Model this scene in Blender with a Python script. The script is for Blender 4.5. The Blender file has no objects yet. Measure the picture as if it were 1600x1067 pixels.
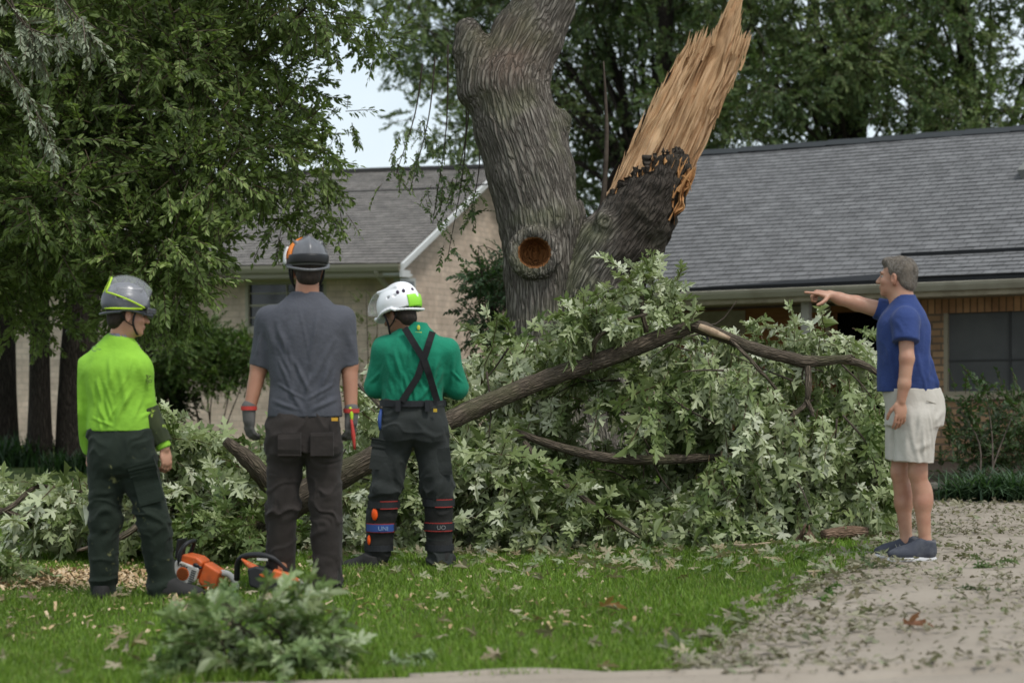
import bpy, math, random
import numpy as np
from mathutils import Vector, Matrix
from mathutils.geometry import tessellate_polygon

# ------------------------------------------------------------------ camera, sky, light
sc = bpy.context.scene
COL = sc.collection
F = 3111.0            # focal length in photo pixels (70 mm on a 36 mm sensor, 1600 px wide)
CAMH = 1.25
HORI = 570.0
cam_d = bpy.data.cameras.new('camera')
cam_d.lens = 70.0; cam_d.sensor_width = 36.0
cam_d.shift_y = (HORI - 533.5) / 1600.0
cam_d.clip_end = 600.0
cam_d.dof.use_dof = True
cam_d.dof.focus_distance = 14.2
cam_d.dof.aperture_fstop = 2.2
cam = bpy.data.objects.new('camera', cam_d); COL.objects.link(cam)
cam.location = (0, 0, CAMH); cam.rotation_euler = (math.radians(90), 0, 0)
sc.camera = cam

SUN_EL, SUN_AZ = 58.0, 138.0     # high, behind and to the right of the camera
world = bpy.data.worlds.new('World'); sc.world = world; world.use_nodes = True
wn = world.node_tree; wn.nodes.clear()
wo = wn.nodes.new('ShaderNodeOutputWorld'); wb = wn.nodes.new('ShaderNodeBackground')
sky = wn.nodes.new('ShaderNodeTexSky'); sky.sky_type = 'NISHITA'; sky.sun_disc = False
sky.sun_elevation = math.radians(SUN_EL); sky.sun_rotation = math.radians(SUN_AZ)
sky.air_density = 1.0; sky.dust_density = 3.0; sky.ozone_density = 1.0
wtc = wn.nodes.new('ShaderNodeTexCoord'); wnz = wn.nodes.new('ShaderNodeTexNoise')
wnz.inputs['Scale'].default_value = 3.2; wnz.inputs['Detail'].default_value = 6.0
wrp = wn.nodes.new('ShaderNodeValToRGB')
wrp.color_ramp.elements[0].position = 0.30; wrp.color_ramp.elements[1].position = 0.62
wmx = wn.nodes.new('ShaderNodeMix'); wmx.data_type = 'RGBA'
wcl = wn.nodes.new('ShaderNodeMix'); wcl.data_type = 'RGBA'; wcl.blend_type = 'MIX'
wn.links.new(wtc.outputs['Generated'], wnz.inputs['Vector'])
wn.links.new(wnz.outputs['Fac'], wrp.inputs['Fac'])
# cloud cover over the blue: mostly closed, thinner in patches
wcl.inputs['A'].default_value = (5.0, 6.0, 6.7, 1); wcl.inputs['B'].default_value = (7.5, 8.05, 8.35, 1)
wn.links.new(wrp.outputs['Color'], wcl.inputs['Factor'])
wmx.inputs['Factor'].default_value = 0.80
wn.links.new(sky.outputs['Color'], wmx.inputs['A']); wn.links.new(wcl.outputs['Result'], wmx.inputs['B'])
wn.links.new(wmx.outputs['Result'], wb.inputs['Color'])
wb.inputs['Strength'].default_value = 0.105
wn.links.new(wb.outputs['Background'], wo.inputs['Surface'])

sun_d = bpy.data.lights.new('sun', 'SUN'); sun_d.energy = 1.5; sun_d.angle = math.radians(12)
sun_d.color = (1.0, 0.97, 0.92)
sun = bpy.data.objects.new('sun', sun_d); COL.objects.link(sun)
_el, _az = math.radians(SUN_EL), math.radians(SUN_AZ)
_dir = Vector((math.sin(_az) * math.cos(_el), math.cos(_az) * math.cos(_el), math.sin(_el)))
sun.rotation_euler = (-_dir).to_track_quat('-Z', 'Y').to_euler()
sun.location = _dir * 50
sc.view_settings.view_transform = 'Standard'; sc.view_settings.look = 'None'
sc.view_settings.exposure = 0.52; sc.view_settings.gamma = 1.0
sc.cycles.max_bounces = 8; sc.cycles.transparent_max_bounces = 16
sc.cycles.use_denoising = True

rng = np.random.default_rng(7)
random.seed(7)

# ------------------------------------------------------------------ placement
def gz(x):
    """ground height: the lawn falls a little to the left, the drive lies a little higher"""
    x = np.asarray(x, float)
    def ss(a, b, v):
        t = np.clip((v - a) / (b - a), 0, 1); return t * t * (3 - 2 * t)
    return 0.09 * ss(0.5, 2.5, x) - 0.05 * ss(-1.3, -2.2, x)

def P(px, py, D):
    return np.array([(px - 800.0) / F * D, D, CAMH + (HORI - py) / F * D])

def G(px, py):
    """point of the ground seen at a photo pixel"""
    z = 0.0
    for _ in range(12):
        D = (CAMH - z) * F / (py - HORI)
        z = float(gz((px - 800.0) / F * D))
    return np.array([(px - 800.0) / F * D, D, z])

# ------------------------------------------------------------------ object plumbing
def wloc(o):
    v = np.zeros(3)
    while o is not None:
        v = v + np.array(o.location); o = o.parent
    return v

def thing(name, label, cat, loc=(0, 0, 0), group=None):
    o = bpy.data.objects.new(name, None); COL.objects.link(o)
    o.location = tuple(float(c) for c in loc); o.empty_display_size = 0.1
    o['label'] = label; o['category'] = cat
    if group: o['group'] = group
    return o

def tag(o, label=None, cat=None, group=None, kind=None):
    if label: o['label'] = label
    if cat: o['category'] = cat
    if group: o['group'] = group
    if kind: o['kind'] = kind
    return o

def mesh(name, V, faces, mat, parent=None, smooth=True, attrs=None, loc=None):
    """V (N,3) world coordinates; faces: list of int arrays (M,k) ; makes ONE object"""
    V = np.asarray(V, float)
    me = bpy.data.meshes.new(name)
    fl = [np.asarray(f, np.int32) for f in (faces if isinstance(faces, list) else [faces]) if len(f)]
    o = bpy.data.objects.new(name, me)
    base = wloc(parent) if parent is not None else np.zeros(3)
    off = base.copy()
    if parent is None and loc is not None:
        o.location = tuple(float(c) for c in loc); off = np.array(loc, float)
    nl = sum(f.size for f in fl); npol = sum(len(f) for f in fl)
    me.vertices.add(len(V)); me.vertices.foreach_set('co', (V - off).astype(np.float32).ravel())
    me.loops.add(nl); me.polygons.add(npol)
    me.loops.foreach_set('vertex_index', np.concatenate([f.ravel() for f in fl]))
    tot = np.concatenate([np.full(len(f), f.shape[1], np.int32) for f in fl])
    st = np.concatenate([[0], np.cumsum(tot)[:-1]]).astype(np.int32)
    me.polygons.foreach_set('loop_start', st); me.polygons.foreach_set('loop_total', tot)
    me.polygons.foreach_set('use_smooth', np.full(npol, bool(smooth)))
    me.update(calc_edges=True); me.validate()
    if attrs:
        for k, a in attrs.items():
            a = np.asarray(a, np.float32)
            if k == 'col':
                if a.shape[1] == 3: a = np.hstack([a, np.ones((len(a), 1), np.float32)])
                at = me.attributes.new(k, 'FLOAT_COLOR', 'POINT'); at.data.foreach_set('color', a.ravel())
            else:
                at = me.attributes.new(k, 'FLOAT_VECTOR', 'POINT'); at.data.foreach_set('vector', a.ravel())
    me.materials.append(mat)
    COL.objects.link(o)
    if parent is not None: o.parent = parent
    return o

class MB:
    """collects shapes into one mesh"""
    def __init__(s): s.V = []; s.T = []; s.Q = []; s.S = []; s.n = 0
    def add(s, V, quads=None, tris=None, st=None):
        V = np.asarray(V, float)
        if quads is not None and len(quads): s.Q.append(np.asarray(quads, int) + s.n)
        if tris is not None and len(tris): s.T.append(np.asarray(tris, int) + s.n)
        s.V.append(V); s.S.append(np.zeros((len(V), 3)) if st is None else np.asarray(st, float)); s.n += len(V); return s
    def box(s, c, size, R=None):
        a = np.array([[x, y, z] for x in (-.5, .5) for y in (-.5, .5) for z in (-.5, .5)]) * np.array(size)
        if R is not None: a = a @ np.asarray(R).T
        q = [[0, 1, 3, 2], [4, 6, 7, 5], [0, 4, 5, 1], [2, 3, 7, 6], [0, 2, 6, 4], [1, 5, 7, 3]]
        return s.add(a + np.asarray(c), q)
    def tube(s, pts, rad, n=10, sub=0, cap=True, flat=1.0):
        pts = np.asarray(pts, float); rad = np.broadcast_to(np.asarray(rad, float), (len(pts),)).copy()
        if sub: pts, rad = smooth_path(pts, rad, sub)
        V, Q, S, T = tube_geo(pts, rad, n, cap, flat)
        return s.add(V, Q, T, S)
    def ell(s, c, r, R=None, nu=16, nv=10):
        V = []; Q = []
        for j in range(nv + 1):
            th = math.pi * j / nv
            for i in range(nu):
                ph = 2 * math.pi * i / nu
                V.append((math.sin(th) * math.cos(ph), math.sin(th) * math.sin(ph), math.cos(th)))
        V = np.array(V) * np.array(r)
        if R is not None: V = V @ np.asarray(R).T
        for j in range(nv):
            for i in range(nu):
                a = j * nu + i; b = j * nu + (i + 1) % nu
                Q.append((a, a + nu, b + nu, b))
        return s.add(V + np.asarray(c), Q)
    def build(s, name, mat, parent=None, smooth=False, attr=True, loc=None, col=None):
        V = np.concatenate(s.V); fl = []
        if s.Q: fl.append(np.concatenate(s.Q))
        if s.T: fl.append(np.concatenate(s.T))
        at = {'st': np.concatenate(s.S)} if attr else {}
        if col is not None: at['col'] = np.tile(np.array(col, float), (len(V), 1)) if np.ndim(col) == 1 else col
        return mesh(name, V, fl, mat, parent, smooth, at, loc)

def smooth_path(p, r, sub):
    n = len(p); P0 = np.vstack([2 * p[0] - p[1], p, 2 * p[-1] - p[-2]]); out = []; ro = []
    for i in range(n - 1):
        a, b, c, d = P0[i], P0[i + 1], P0[i + 2], P0[i + 3]
        for k in range(sub):
            t = k / sub
            out.append(.5 * ((2 * b) + (-a + c) * t + (2 * a - 5 * b + 4 * c - d) * t * t + (-a + 3 * b - 3 * c + d) * t ** 3))
            ro.append(r[i] * (1 - t) + r[i + 1] * t)
    out.append(p[-1]); ro.append(r[-1])
    return np.array(out), np.array(ro)

def tube_geo(p, r, n, cap, flat=1.0):
    m = len(p); T = np.gradient(p, axis=0); T /= np.linalg.norm(T, axis=1)[:, None] + 1e-12
    up = np.array([0, 0, 1.0]) if abs(T[0][2]) < .9 else np.array([0, 1.0, 0])
    N = np.cross(T[0], up); N /= np.linalg.norm(N); V = []; S = []; L = 0
    for i in range(m):
        if i: L += np.linalg.norm(p[i] - p[i - 1])
        N = N - T[i] * (N @ T[i]); N /= np.linalg.norm(N) + 1e-12; B = np.cross(T[i], N)
        for k in range(n):
            a = 2 * math.pi * k / n
            V.append(p[i] + r[i] * (math.cos(a) * N + flat * math.sin(a) * B))
            S.append((math.cos(a) * r[i], math.sin(a) * r[i], L))
    Q = [(i * n + k, i * n + (k + 1) % n, (i + 1) * n + (k + 1) % n, (i + 1) * n + k) for i in range(m - 1) for k in range(n)]
    Tt = []
    if cap:
        V.append(p[0]); S.append((0, 0, 0)); V.append(p[-1]); S.append((0, 0, L))
        c0, c1 = len(V) - 2, len(V) - 1
        Tt = [(c0, (k + 1) % n, k) for k in range(n)] + [(c1, (m - 1) * n + k, (m - 1) * n + (k + 1) % n) for k in range(n)]
    return np.array(V), Q, np.array(S), Tt

# ------------------------------------------------------------------ noise (numpy)
_perm = np.random.default_rng(3).integers(0, 2 ** 31, 4096)
def _h(ix, iy, iz):
    v = (ix * 73856093) ^ (iy * 19349663) ^ (iz * 83492791)
    return (_perm[v & 4095] & 0xffff) / 65535.0 * 2 - 1
def vnoise(p):
    p = np.asarray(p, float); i = np.floor(p).astype(np.int64); f = p - i; f = f * f * (3 - 2 * f)
    o = 0
    for dx in (0, 1):
        for dy in (0, 1):
            for dz in (0, 1):
                w = (f[:, 0] if dx else 1 - f[:, 0]) * (f[:, 1] if dy else 1 - f[:, 1]) * (f[:, 2] if dz else 1 - f[:, 2])
                o = o + w * _h(i[:, 0] + dx, i[:, 1] + dy, i[:, 2] + dz)
    return o
def fbm(p, o=3):
    p = np.asarray(p, float); s = 0; a = 1; t = 0
    for k in range(o):
        s = s + a * vnoise(p * 2 ** k + 17.3 * k); t += a; a *= .5
    return s / t

# ------------------------------------------------------------------ distance fields -> one continuous surface
class Field:
    def __init__(s, lo, hi, h):
        s.lo = np.array(lo, float); s.h = h
        s.n = np.ceil((np.array(hi, float) - s.lo) / h).astype(int) + 1
        s.d = np.full(tuple(s.n), 0.3, np.float32)
    def sub(s, lo, hi):
        a = np.clip(np.floor((np.array(lo) - s.lo) / s.h).astype(int), 0, s.n)
        b = np.clip(np.ceil((np.array(hi) - s.lo) / s.h).astype(int) + 1, 0, s.n)
        if np.any(b <= a): return None, None
        sl = tuple(slice(a[i], b[i]) for i in range(3))
        g = [(s.lo[i] + s.h * np.arange(a[i], b[i])).astype(np.float32) for i in range(3)]
        return sl, (g[0][:, None, None], g[1][None, :, None], g[2][None, None, :])
    def merge(s, sl, d, k, op='u'):
        c = s.d[sl]
        if op == 'u':
            if k > 0:
                hh = np.clip(.5 + .5 * (c - d) / k, 0, 1); s.d[sl] = c * (1 - hh) + d * hh - k * hh * (1 - hh)
            else: s.d[sl] = np.minimum(c, d)
        elif op == 's':
            d = -d
            if k > 0:
                hh = np.clip(.5 - .5 * (c - d) / k, 0, 1); s.d[sl] = c * (1 - hh) + d * hh + k * hh * (1 - hh)
            else: s.d[sl] = np.maximum(c, d)
    def cone(s, a, b, ra, rb, k=.02, op='u', flat_a=False, flat_b=False):
        a = np.asarray(a, float); b = np.asarray(b, float); m = max(ra, rb) + k + 3 * s.h
        sl, g = s.sub(np.minimum(a, b) - m, np.maximum(a, b) + m)
        if sl is None: return s
        ab = b - a; L2 = ab @ ab + 1e-12; L = math.sqrt(L2)
        x, y, z = g[0] - a[0], g[1] - a[1], g[2] - a[2]
        t0 = (x * ab[0] + y * ab[1] + z * ab[2]) / L2; t = np.clip(t0, 0, 1)
        d = np.sqrt((x - t * ab[0]) ** 2 + (y - t * ab[1]) ** 2 + (z - t * ab[2]) ** 2) - (ra + (rb - ra) * t)
        if flat_a: d = np.maximum(d, -t0 * L)
        if flat_b: d = np.maximum(d, (t0 - 1) * L)
        s.merge(sl, d, k, op); return s
    def path(s, pts, rs, k=.02, **kw):
        for i in range(len(pts) - 1): s.cone(pts[i], pts[i + 1], rs[i], rs[i + 1], k, **kw)
        return s
    def ell(s, c, r, R=None, k=.02, op='u'):
        c = np.asarray(c, float); r = np.asarray(r, float); m = r.max() + k + 3 * s.h
        sl, g = s.sub(c - m, c + m)
        if sl is None: return s
        x, y, z = g[0] - c[0], g[1] - c[1], g[2] - c[2]
        if R is not None:
            R = np.asarray(R); x, y, z = (R[0, i] * x + R[1, i] * y + R[2, i] * z for i in range(3))
        q = np.sqrt((x / r[0]) ** 2 + (y / r[1]) ** 2 + (z / r[2]) ** 2)
        q2 = np.sqrt((x / r[0] ** 2) ** 2 + (y / r[1] ** 2) ** 2 + (z / r[2] ** 2) ** 2) + 1e-6
        s.merge(sl, (q * (q - 1) / q2).astype(np.float32), k, op); return s
    def loft(s, secs, rz=0.0, k=.02, e=2.3, op='u'):
        """secs: (z, cx, cy, rx, ry) from bottom to top"""
        S = np.array(sorted(secs)); m = max(S[:, 3].max(), S[:, 4].max()) * 1.1 + k + 3 * s.h
        sl, g = s.sub([S[:, 1].min() - m, S[:, 2].min() - m, S[0, 0] - k - 2 * s.h], [S[:, 1].max() + m, S[:, 2].max() + m, S[-1, 0] + k + 2 * s.h])
        if sl is None: return s
        zz = g[2][0, 0, :]; zc = np.clip(zz, S[0, 0], S[-1, 0])
        from_ = [np.interp(zc, S[:, 0], S[:, j])[None, None, :] for j in range(1, 5)]
        wk = max(1, int(.035 / s.h)); kr = np.hanning(2 * wk + 3)[1:-1]; kr /= kr.sum()
        for _i in range(4):
            q_ = from_[_i][0, 0]; sm_ = np.convolve(np.pad(q_, wk, mode='reflect', reflect_type='odd') if len(q_) > wk + 1 else np.pad(q_, wk, 'edge'), kr, 'valid'); from_[_i] = sm_[None, None, :]
        c, sn = math.cos(rz), math.sin(rz)
        x = g[0] - from_[0]; y = g[1] - from_[1]
        xr = c * x + sn * y; yr = -sn * x + c * y
        q = (np.abs(xr / from_[2]) ** e + np.abs(yr / from_[3]) ** e) ** (1 / e)
        d = (q - 1) * np.minimum(from_[2], from_[3])
        d = np.maximum(d, np.maximum(S[0, 0] - zz, zz - S[-1, 0])[None, None, :])
        s.merge(sl, d.astype(np.float32), k, op); return s
    def cut(s, p, n):
        """keep the side the normal points away from"""
        n = np.asarray(n, float) / np.linalg.norm(n); sl, g = s.sub(s.lo, s.lo + s.h * s.n)
        d = (g[0] - p[0]) * n[0] + (g[1] - p[1]) * n[1] + (g[2] - p[2]) * n[2]
        s.d = np.maximum(s.d, d.astype(np.float32)); return s
    def surf(s):
        s.d[0] = s.d[-1] = .3; s.d[:, 0] = s.d[:, -1] = .3; s.d[:, :, 0] = s.d[:, :, -1] = .3
        d = s.d; ins = d < 0
        c = [ins[i:d.shape[0] - 1 + i, j:d.shape[1] - 1 + j, k:d.shape[2] - 1 + k] for i in (0, 1) for j in (0, 1) for k in (0, 1)]
        anyi = c[0].copy(); alli = c[0].copy()
        for q in c[1:]: anyi |= q; alli &= q
        idx = np.argwhere(anyi & ~alli)
        cid = np.full(anyi.shape, -1, np.int32); cid[idx[:, 0], idx[:, 1], idx[:, 2]] = np.arange(len(idx))
        corners = [(i, j, k) for i in (0, 1) for j in (0, 1) for k in (0, 1)]
        val = np.stack([d[idx[:, 0] + i, idx[:, 1] + j, idx[:, 2] + k] for i, j, k in corners], 1)
        acc = np.zeros((len(idx), 3)); cnt = np.zeros(len(idx))
        for a in range(8):
            for b in range(a + 1, 8):
                ca, cb = np.array(corners[a]), np.array(corners[b])
                if np.abs(ca - cb).sum() != 1: continue
                va, vb = val[:, a], val[:, b]; cr = (va < 0) != (vb < 0)
                t = np.where(cr, va / np.where(cr, va - vb, 1), 0)
                acc[cr] += (ca + t[:, None] * (cb - ca))[cr]; cnt[cr] += 1
        V = s.lo + s.h * (idx + acc / cnt[:, None])
        Q = []
        for ax in range(3):
            sa = [slice(None)] * 3; sb = [slice(None)] * 3; sa[ax] = slice(0, -1); sb[ax] = slice(1, None)
            A = ins[tuple(sa)]; B = ins[tuple(sb)]; e = np.argwhere(A != B)
            u, v = (ax + 1) % 3, (ax + 2) % 3
            def cell(du, dv):
                q = e.copy(); q[:, u] -= du; q[:, v] -= dv; return cid[q[:, 0], q[:, 1], q[:, 2]]
            q = np.stack([cell(0, 0), cell(1, 0), cell(1, 1), cell(0, 1)], 1)
            inside_a = A[e[:, 0], e[:, 1], e[:, 2]]
            q[~inside_a] = q[~inside_a][:, ::-1]; Q.append(q)
        return V, np.concatenate(Q)

def vnormals(V, Q):
    n = np.zeros_like(V); a = V[Q[:, 2]] - V[Q[:, 0]]; b = V[Q[:, 3]] - V[Q[:, 1]]
    fn = np.cross(a, b)
    for i in range(4): np.add.at(n, Q[:, i], fn)
    return n / (np.linalg.norm(n, axis=1)[:, None] + 1e-12)

def rotz(a): c, s = math.cos(a), math.sin(a); return np.array([[c, -s, 0], [s, c, 0], [0, 0, 1.0]])
def rotx(a): c, s = math.cos(a), math.sin(a); return np.array([[1.0, 0, 0], [0, c, -s], [0, s, c]])
def roty(a): c, s = math.cos(a), math.sin(a); return np.array([[c, 0, s], [0, 1.0, 0], [-s, 0, c]])

# ------------------------------------------------------------------ materials
def nmat(name):
    m = bpy.data.materials.new(name); m.use_nodes = True; nt = m.node_tree
    b = nt.nodes['Principled BSDF']; return m, nt, b

def lin(c): return tuple(c) + ((1,) if len(c) == 3 else ())

def M(name, col, rough=.7, var=None, bump=None, coord='Object', spec=.3, metal=0.0, sheen=0.0, scale3=(1, 1, 1), attr=None, spots=None):
    """col base colour; var=(scale, colour2, lo, hi, detail); bump=(scale, strength, distance); spots=(scale, colour, lo, hi)"""
    m, nt, b = nmat(name); N = nt.nodes.new; L = nt.links.new
    b.inputs['Roughness'].default_value = rough; b.inputs['Metallic'].default_value = metal
    b.inputs['Specular IOR Level'].default_value = spec
    if sheen: b.inputs['Sheen Weight'].default_value = sheen
    if attr: tc = N('ShaderNodeAttribute'); tc.attribute_name = attr; src = tc.outputs['Vector']
    else: tc = N('ShaderNodeTexCoord'); src = tc.outputs[coord]
    mp = N('ShaderNodeMapping'); mp.inputs['Scale'].default_value = scale3; L(src, mp.inputs['Vector'])
    cur = None
    if col == 'attr':
        at = N('ShaderNodeAttribute'); at.attribute_name = 'col'; cur = at.outputs['Color']; L(cur, b.inputs['Base Color'])
    else: b.inputs['Base Color'].default_value = lin(col)
    for spec_ in (var, spots):
        if not spec_: continue
        nz = N('ShaderNodeTexNoise'); nz.inputs['Scale'].default_value = spec_[0]
        nz.inputs['Detail'].default_value = spec_[4] if len(spec_) > 4 else 4
        nz.inputs['Roughness'].default_value = .6
        L(mp.outputs['Vector'], nz.inputs['Vector'])
        rp = N('ShaderNodeMapRange'); rp.inputs['From Min'].default_value = spec_[2]; rp.inputs['From Max'].default_value = spec_[3]
        L(nz.outputs['Fac'], rp.inputs['Value'])
        mx = N('ShaderNodeMix'); mx.data_type = 'RGBA'; L(rp.outputs['Result'], mx.inputs['Factor'])
        if cur is None: mx.inputs['A'].default_value = lin(col)
        else: L(cur, mx.inputs['A'])
        mx.inputs['B'].default_value = lin(spec_[1]); cur = mx.outputs['Result']; L(cur, b.inputs['Base Color'])
    if bump:
        nz = N('ShaderNodeTexNoise'); nz.inputs['Scale'].default_value = bump[0]; nz.inputs['Detail'].default_value = 5
        nz.inputs['Roughness'].default_value = .62
        L(mp.outputs['Vector'], nz.inputs['Vector']); bp = N('ShaderNodeBump')
        bp.inputs['Strength'].default_value = bump[1]; bp.inputs['Distance'].default_value = bump[2]
        L(nz.outputs['Fac'], bp.inputs['Height']); L(bp.outputs['Normal'], b.inputs['Normal'])
    return m

def leaf_mat(name, rough=.5, trans=.25, tint=(1.0, 1.15, .5)):
    m, nt, b = nmat(name); N = nt.nodes.new; L = nt.links.new
    at = N('ShaderNodeAttribute'); at.attribute_name = 'col'
    L(at.outputs['Color'], b.inputs['Base Color']); b.inputs['Roughness'].default_value = rough
    b.inputs['Specular IOR Level'].default_value = .35
    tr = N('ShaderNodeBsdfTranslucent'); ml = N('ShaderNodeMix'); ml.data_type = 'RGBA'; ml.blend_type = 'MULTIPLY'
    ml.inputs['Factor'].default_value = 1; L(at.outputs['Color'], ml.inputs['A']); ml.inputs['B'].default_value = lin(tint)
    L(ml.outputs['Result'], tr.inputs['Color'])
    ms = N('ShaderNodeMixShader'); ms.inputs[0].default_value = trans
    L(b.outputs[0], ms.inputs[1]); L(tr.outputs[0], ms.inputs[2]); L(ms.outputs[0], nt.nodes['Material Output'].inputs['Surface'])
    return m

def bark_mat(name, c1, c2, moss=None, scale=1.0):
    """st = (across, across, along); ridged furrows stretched along the stem"""
    m, nt, b = nmat(name); N = nt.nodes.new; L = nt.links.new
    at = N('ShaderNodeAttribute'); at.attribute_name = 'st'
    mp = N('ShaderNodeMapping'); mp.inputs['Scale'].default_value = (scale, scale, scale * .135); L(at.outputs['Vector'], mp.inputs['Vector'])
    nz = N('ShaderNodeTexNoise'); nz.inputs['Scale'].default_value = 14; nz.inputs['Detail'].default_value = 3
    L(mp.outputs['Vector'], nz.inputs['Vector'])
    ad = N('ShaderNodeVectorMath'); ad.operation = 'MULTIPLY_ADD'
    L(nz.outputs['Color'], ad.inputs[0]); ad.inputs[1].default_value = (.075, .075, .075); L(mp.outputs['Vector'], ad.inputs[2])
    vo = N('ShaderNodeTexVoronoi'); vo.feature = 'DISTANCE_TO_EDGE'; vo.inputs['Scale'].default_value = 31
    L(ad.outputs['Vector'], vo.inputs['Vector'])
    mr = N('ShaderNodeMapRange'); mr.inputs['From Min'].default_value = 0; mr.inputs['From Max'].default_value = .30; L(vo.outputs['Distance'], mr.inputs['Value'])
    n2 = N('ShaderNodeTexNoise'); n2.inputs['Scale'].default_value = 90; n2.inputs['Detail'].default_value = 6; L(mp.outputs['Vector'], n2.inputs['Vector'])
    mx = N('ShaderNodeMix'); mx.data_type = 'RGBA'; mx.inputs['A'].default_value = lin(c2); mx.inputs['B'].default_value = lin(c1)
    ma = N('ShaderNodeMath'); ma.operation = 'MULTIPLY_ADD'; L(n2.outputs['Fac'], ma.inputs[0]); ma.inputs[1].default_value = 1.15
    m0 = N('ShaderNodeMath'); m0.operation = 'MULTIPLY'; L(mr.outputs['Result'], m0.inputs[0]); m0.inputs[1].default_value = .62
    ms = N('ShaderNodeMath'); ms.operation = 'SUBTRACT'; L(m0.outputs[0], ms.inputs[0]); ms.inputs[1].default_value = .42
    L(ms.outputs[0], ma.inputs[2]); ma.use_clamp = True
    L(ma.outputs[0], mx.inputs['Factor']); cur = mx.outputs['Result']
    if moss:
        n3 = N('ShaderNodeTexNoise'); n3.inputs['Scale'].default_value = 2.2; n3.inputs['Detail'].default_value = 5; L(at.outputs['Vector'], n3.inputs['Vector'])
        r3 = N('ShaderNodeMapRange'); r3.inputs['From Min'].default_value = .48; r3.inputs['From Max'].default_value = .7; r3.inputs['To Max'].default_value = .6
        L(n3.outputs['Fac'], r3.inputs['Value'])
        m3 = N('ShaderNodeMix'); m3.data_type = 'RGBA'; L(r3.outputs['Result'], m3.inputs['Factor']); L(cur, m3.inputs['A']); m3.inputs['B'].default_value = lin(moss)
        cur = m3.outputs['Result']
    L(cur, b.inputs['Base Color']); b.inputs['Roughness'].default_value = .9; b.inputs['Specular IOR Level'].default_value = .15
    hs = N('ShaderNodeMath'); hs.operation = 'MULTIPLY_ADD'; L(n2.outputs['Fac'], hs.inputs[0]); hs.inputs[1].default_value = .35; L(mr.outputs['Result'], hs.inputs[2])
    bp = N('ShaderNodeBump'); bp.inputs['Strength'].default_value = 1.0; bp.inputs['Distance'].default_value = .022 / scale
    L(hs.outputs[0], bp.inputs['Height']); L(bp.outputs['Normal'], b.inputs['Normal'])
    return m

def brick_mat(name, c1, c2, mortar, bw, bh, msize, scale=1.0, bump=.4, rough=.85, offset=.5, var=None, vertical=False, freq=2, squash=1.0):
    m, nt, b = nmat(name); N = nt.nodes.new; L = nt.links.new
    at = N('ShaderNodeAttribute'); at.attribute_name = 'st'
    src = at.outputs['Vector']
    br = N('ShaderNodeTexBrick'); br.offset = offset; br.offset_frequency = freq; br.squash = squash
    br.inputs['Scale'].default_value = 1; br.inputs['Color1'].default_value = lin(c1); br.inputs['Color2'].default_value = lin(c2)
    br.inputs['Mortar'].default_value = lin(mortar); br.inputs['Mortar Size'].default_value = msize
    br.inputs['Mortar Smooth'].default_value = .1; br.inputs['Bias'].default_value = 0
    br.inputs['Brick Width'].default_value = bw; br.inputs['Row Height'].default_value = bh
    L(src, br.inputs['Vector'])
    nz = N('ShaderNodeTexNoise'); nz.inputs['Scale'].default_value = 3.0; nz.inputs['Detail'].default_value = 8; nz.inputs['Roughness'].default_value = .7; L(src, nz.inputs['Vector'])
    mr = N('ShaderNodeMapRange'); mr.inputs['From Min'].default_value = .3; mr.inputs['From Max'].default_value = .7
    mr.inputs['To Min'].default_value = .72; mr.inputs['To Max'].default_value = 1.25; L(nz.outputs['Fac'], mr.inputs['Value'])
    ml = N('ShaderNodeMix'); ml.data_type = 'RGBA'; ml.blend_type = 'MULTIPLY'; ml.inputs['Factor'].default_value = 1
    L(br.outputs['Color'], ml.inputs['A']); L(mr.outputs['Result'], ml.inputs['B']); L(ml.outputs['Result'], b.inputs['Base Color'])
    b.inputs['Roughness'].default_value = rough; b.inputs['Specular IOR Level'].default_value = .2
    iv = N('ShaderNodeMath'); iv.operation = 'SUBTRACT'; iv.inputs[0].default_value = 1; L(br.outputs['Fac'], iv.inputs[1])
    bp = N('ShaderNodeBump'); bp.inputs['Strength'].default_value = bump; bp.inputs['Distance'].default_value = .006
    L(iv.outputs[0], bp.inputs['Height']); L(bp.outputs['Normal'], b.inputs['Normal'])
    return m
# ================================================================== GROUND
def ground_sheet():
    xs = np.concatenate([[-260, -120, -60, -30, -15], np.linspace(-9, 9, 90), [15, 30, 60, 120, 260]])
    ys = np.concatenate([[-20, 0, 4], np.linspace(6, 30, 100), [40, 60, 100, 180, 320]])
    X, Y = np.meshgrid(xs, ys, indexing='ij'); V = np.stack([X.ravel(), Y.ravel(), gz(X.ravel())], 1)
    inner = (np.abs(V[:, 0]) < 9) & (V[:, 1] > 6) & (V[:, 1] < 30)
    V[:, 2] += np.where(inner, .012 * vnoise(V * [1.7, 1.7, 0]) - .006, 0)
    n = len(ys); i, j = np.meshgrid(np.arange(len(xs) - 1), np.arange(n - 1), indexing='ij'); a = (i * n + j).ravel()
    return V, np.stack([a, a + n, a + n + 1, a + 1], 1)
m_lawn = M('lawn_soil', (.075, .115, .016), .95, var=(.9, (.05, .08, .014), .4, .65), spots=(9, (.10, .10, .035), .60, .74), bump=(60, .8, .03))

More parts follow.
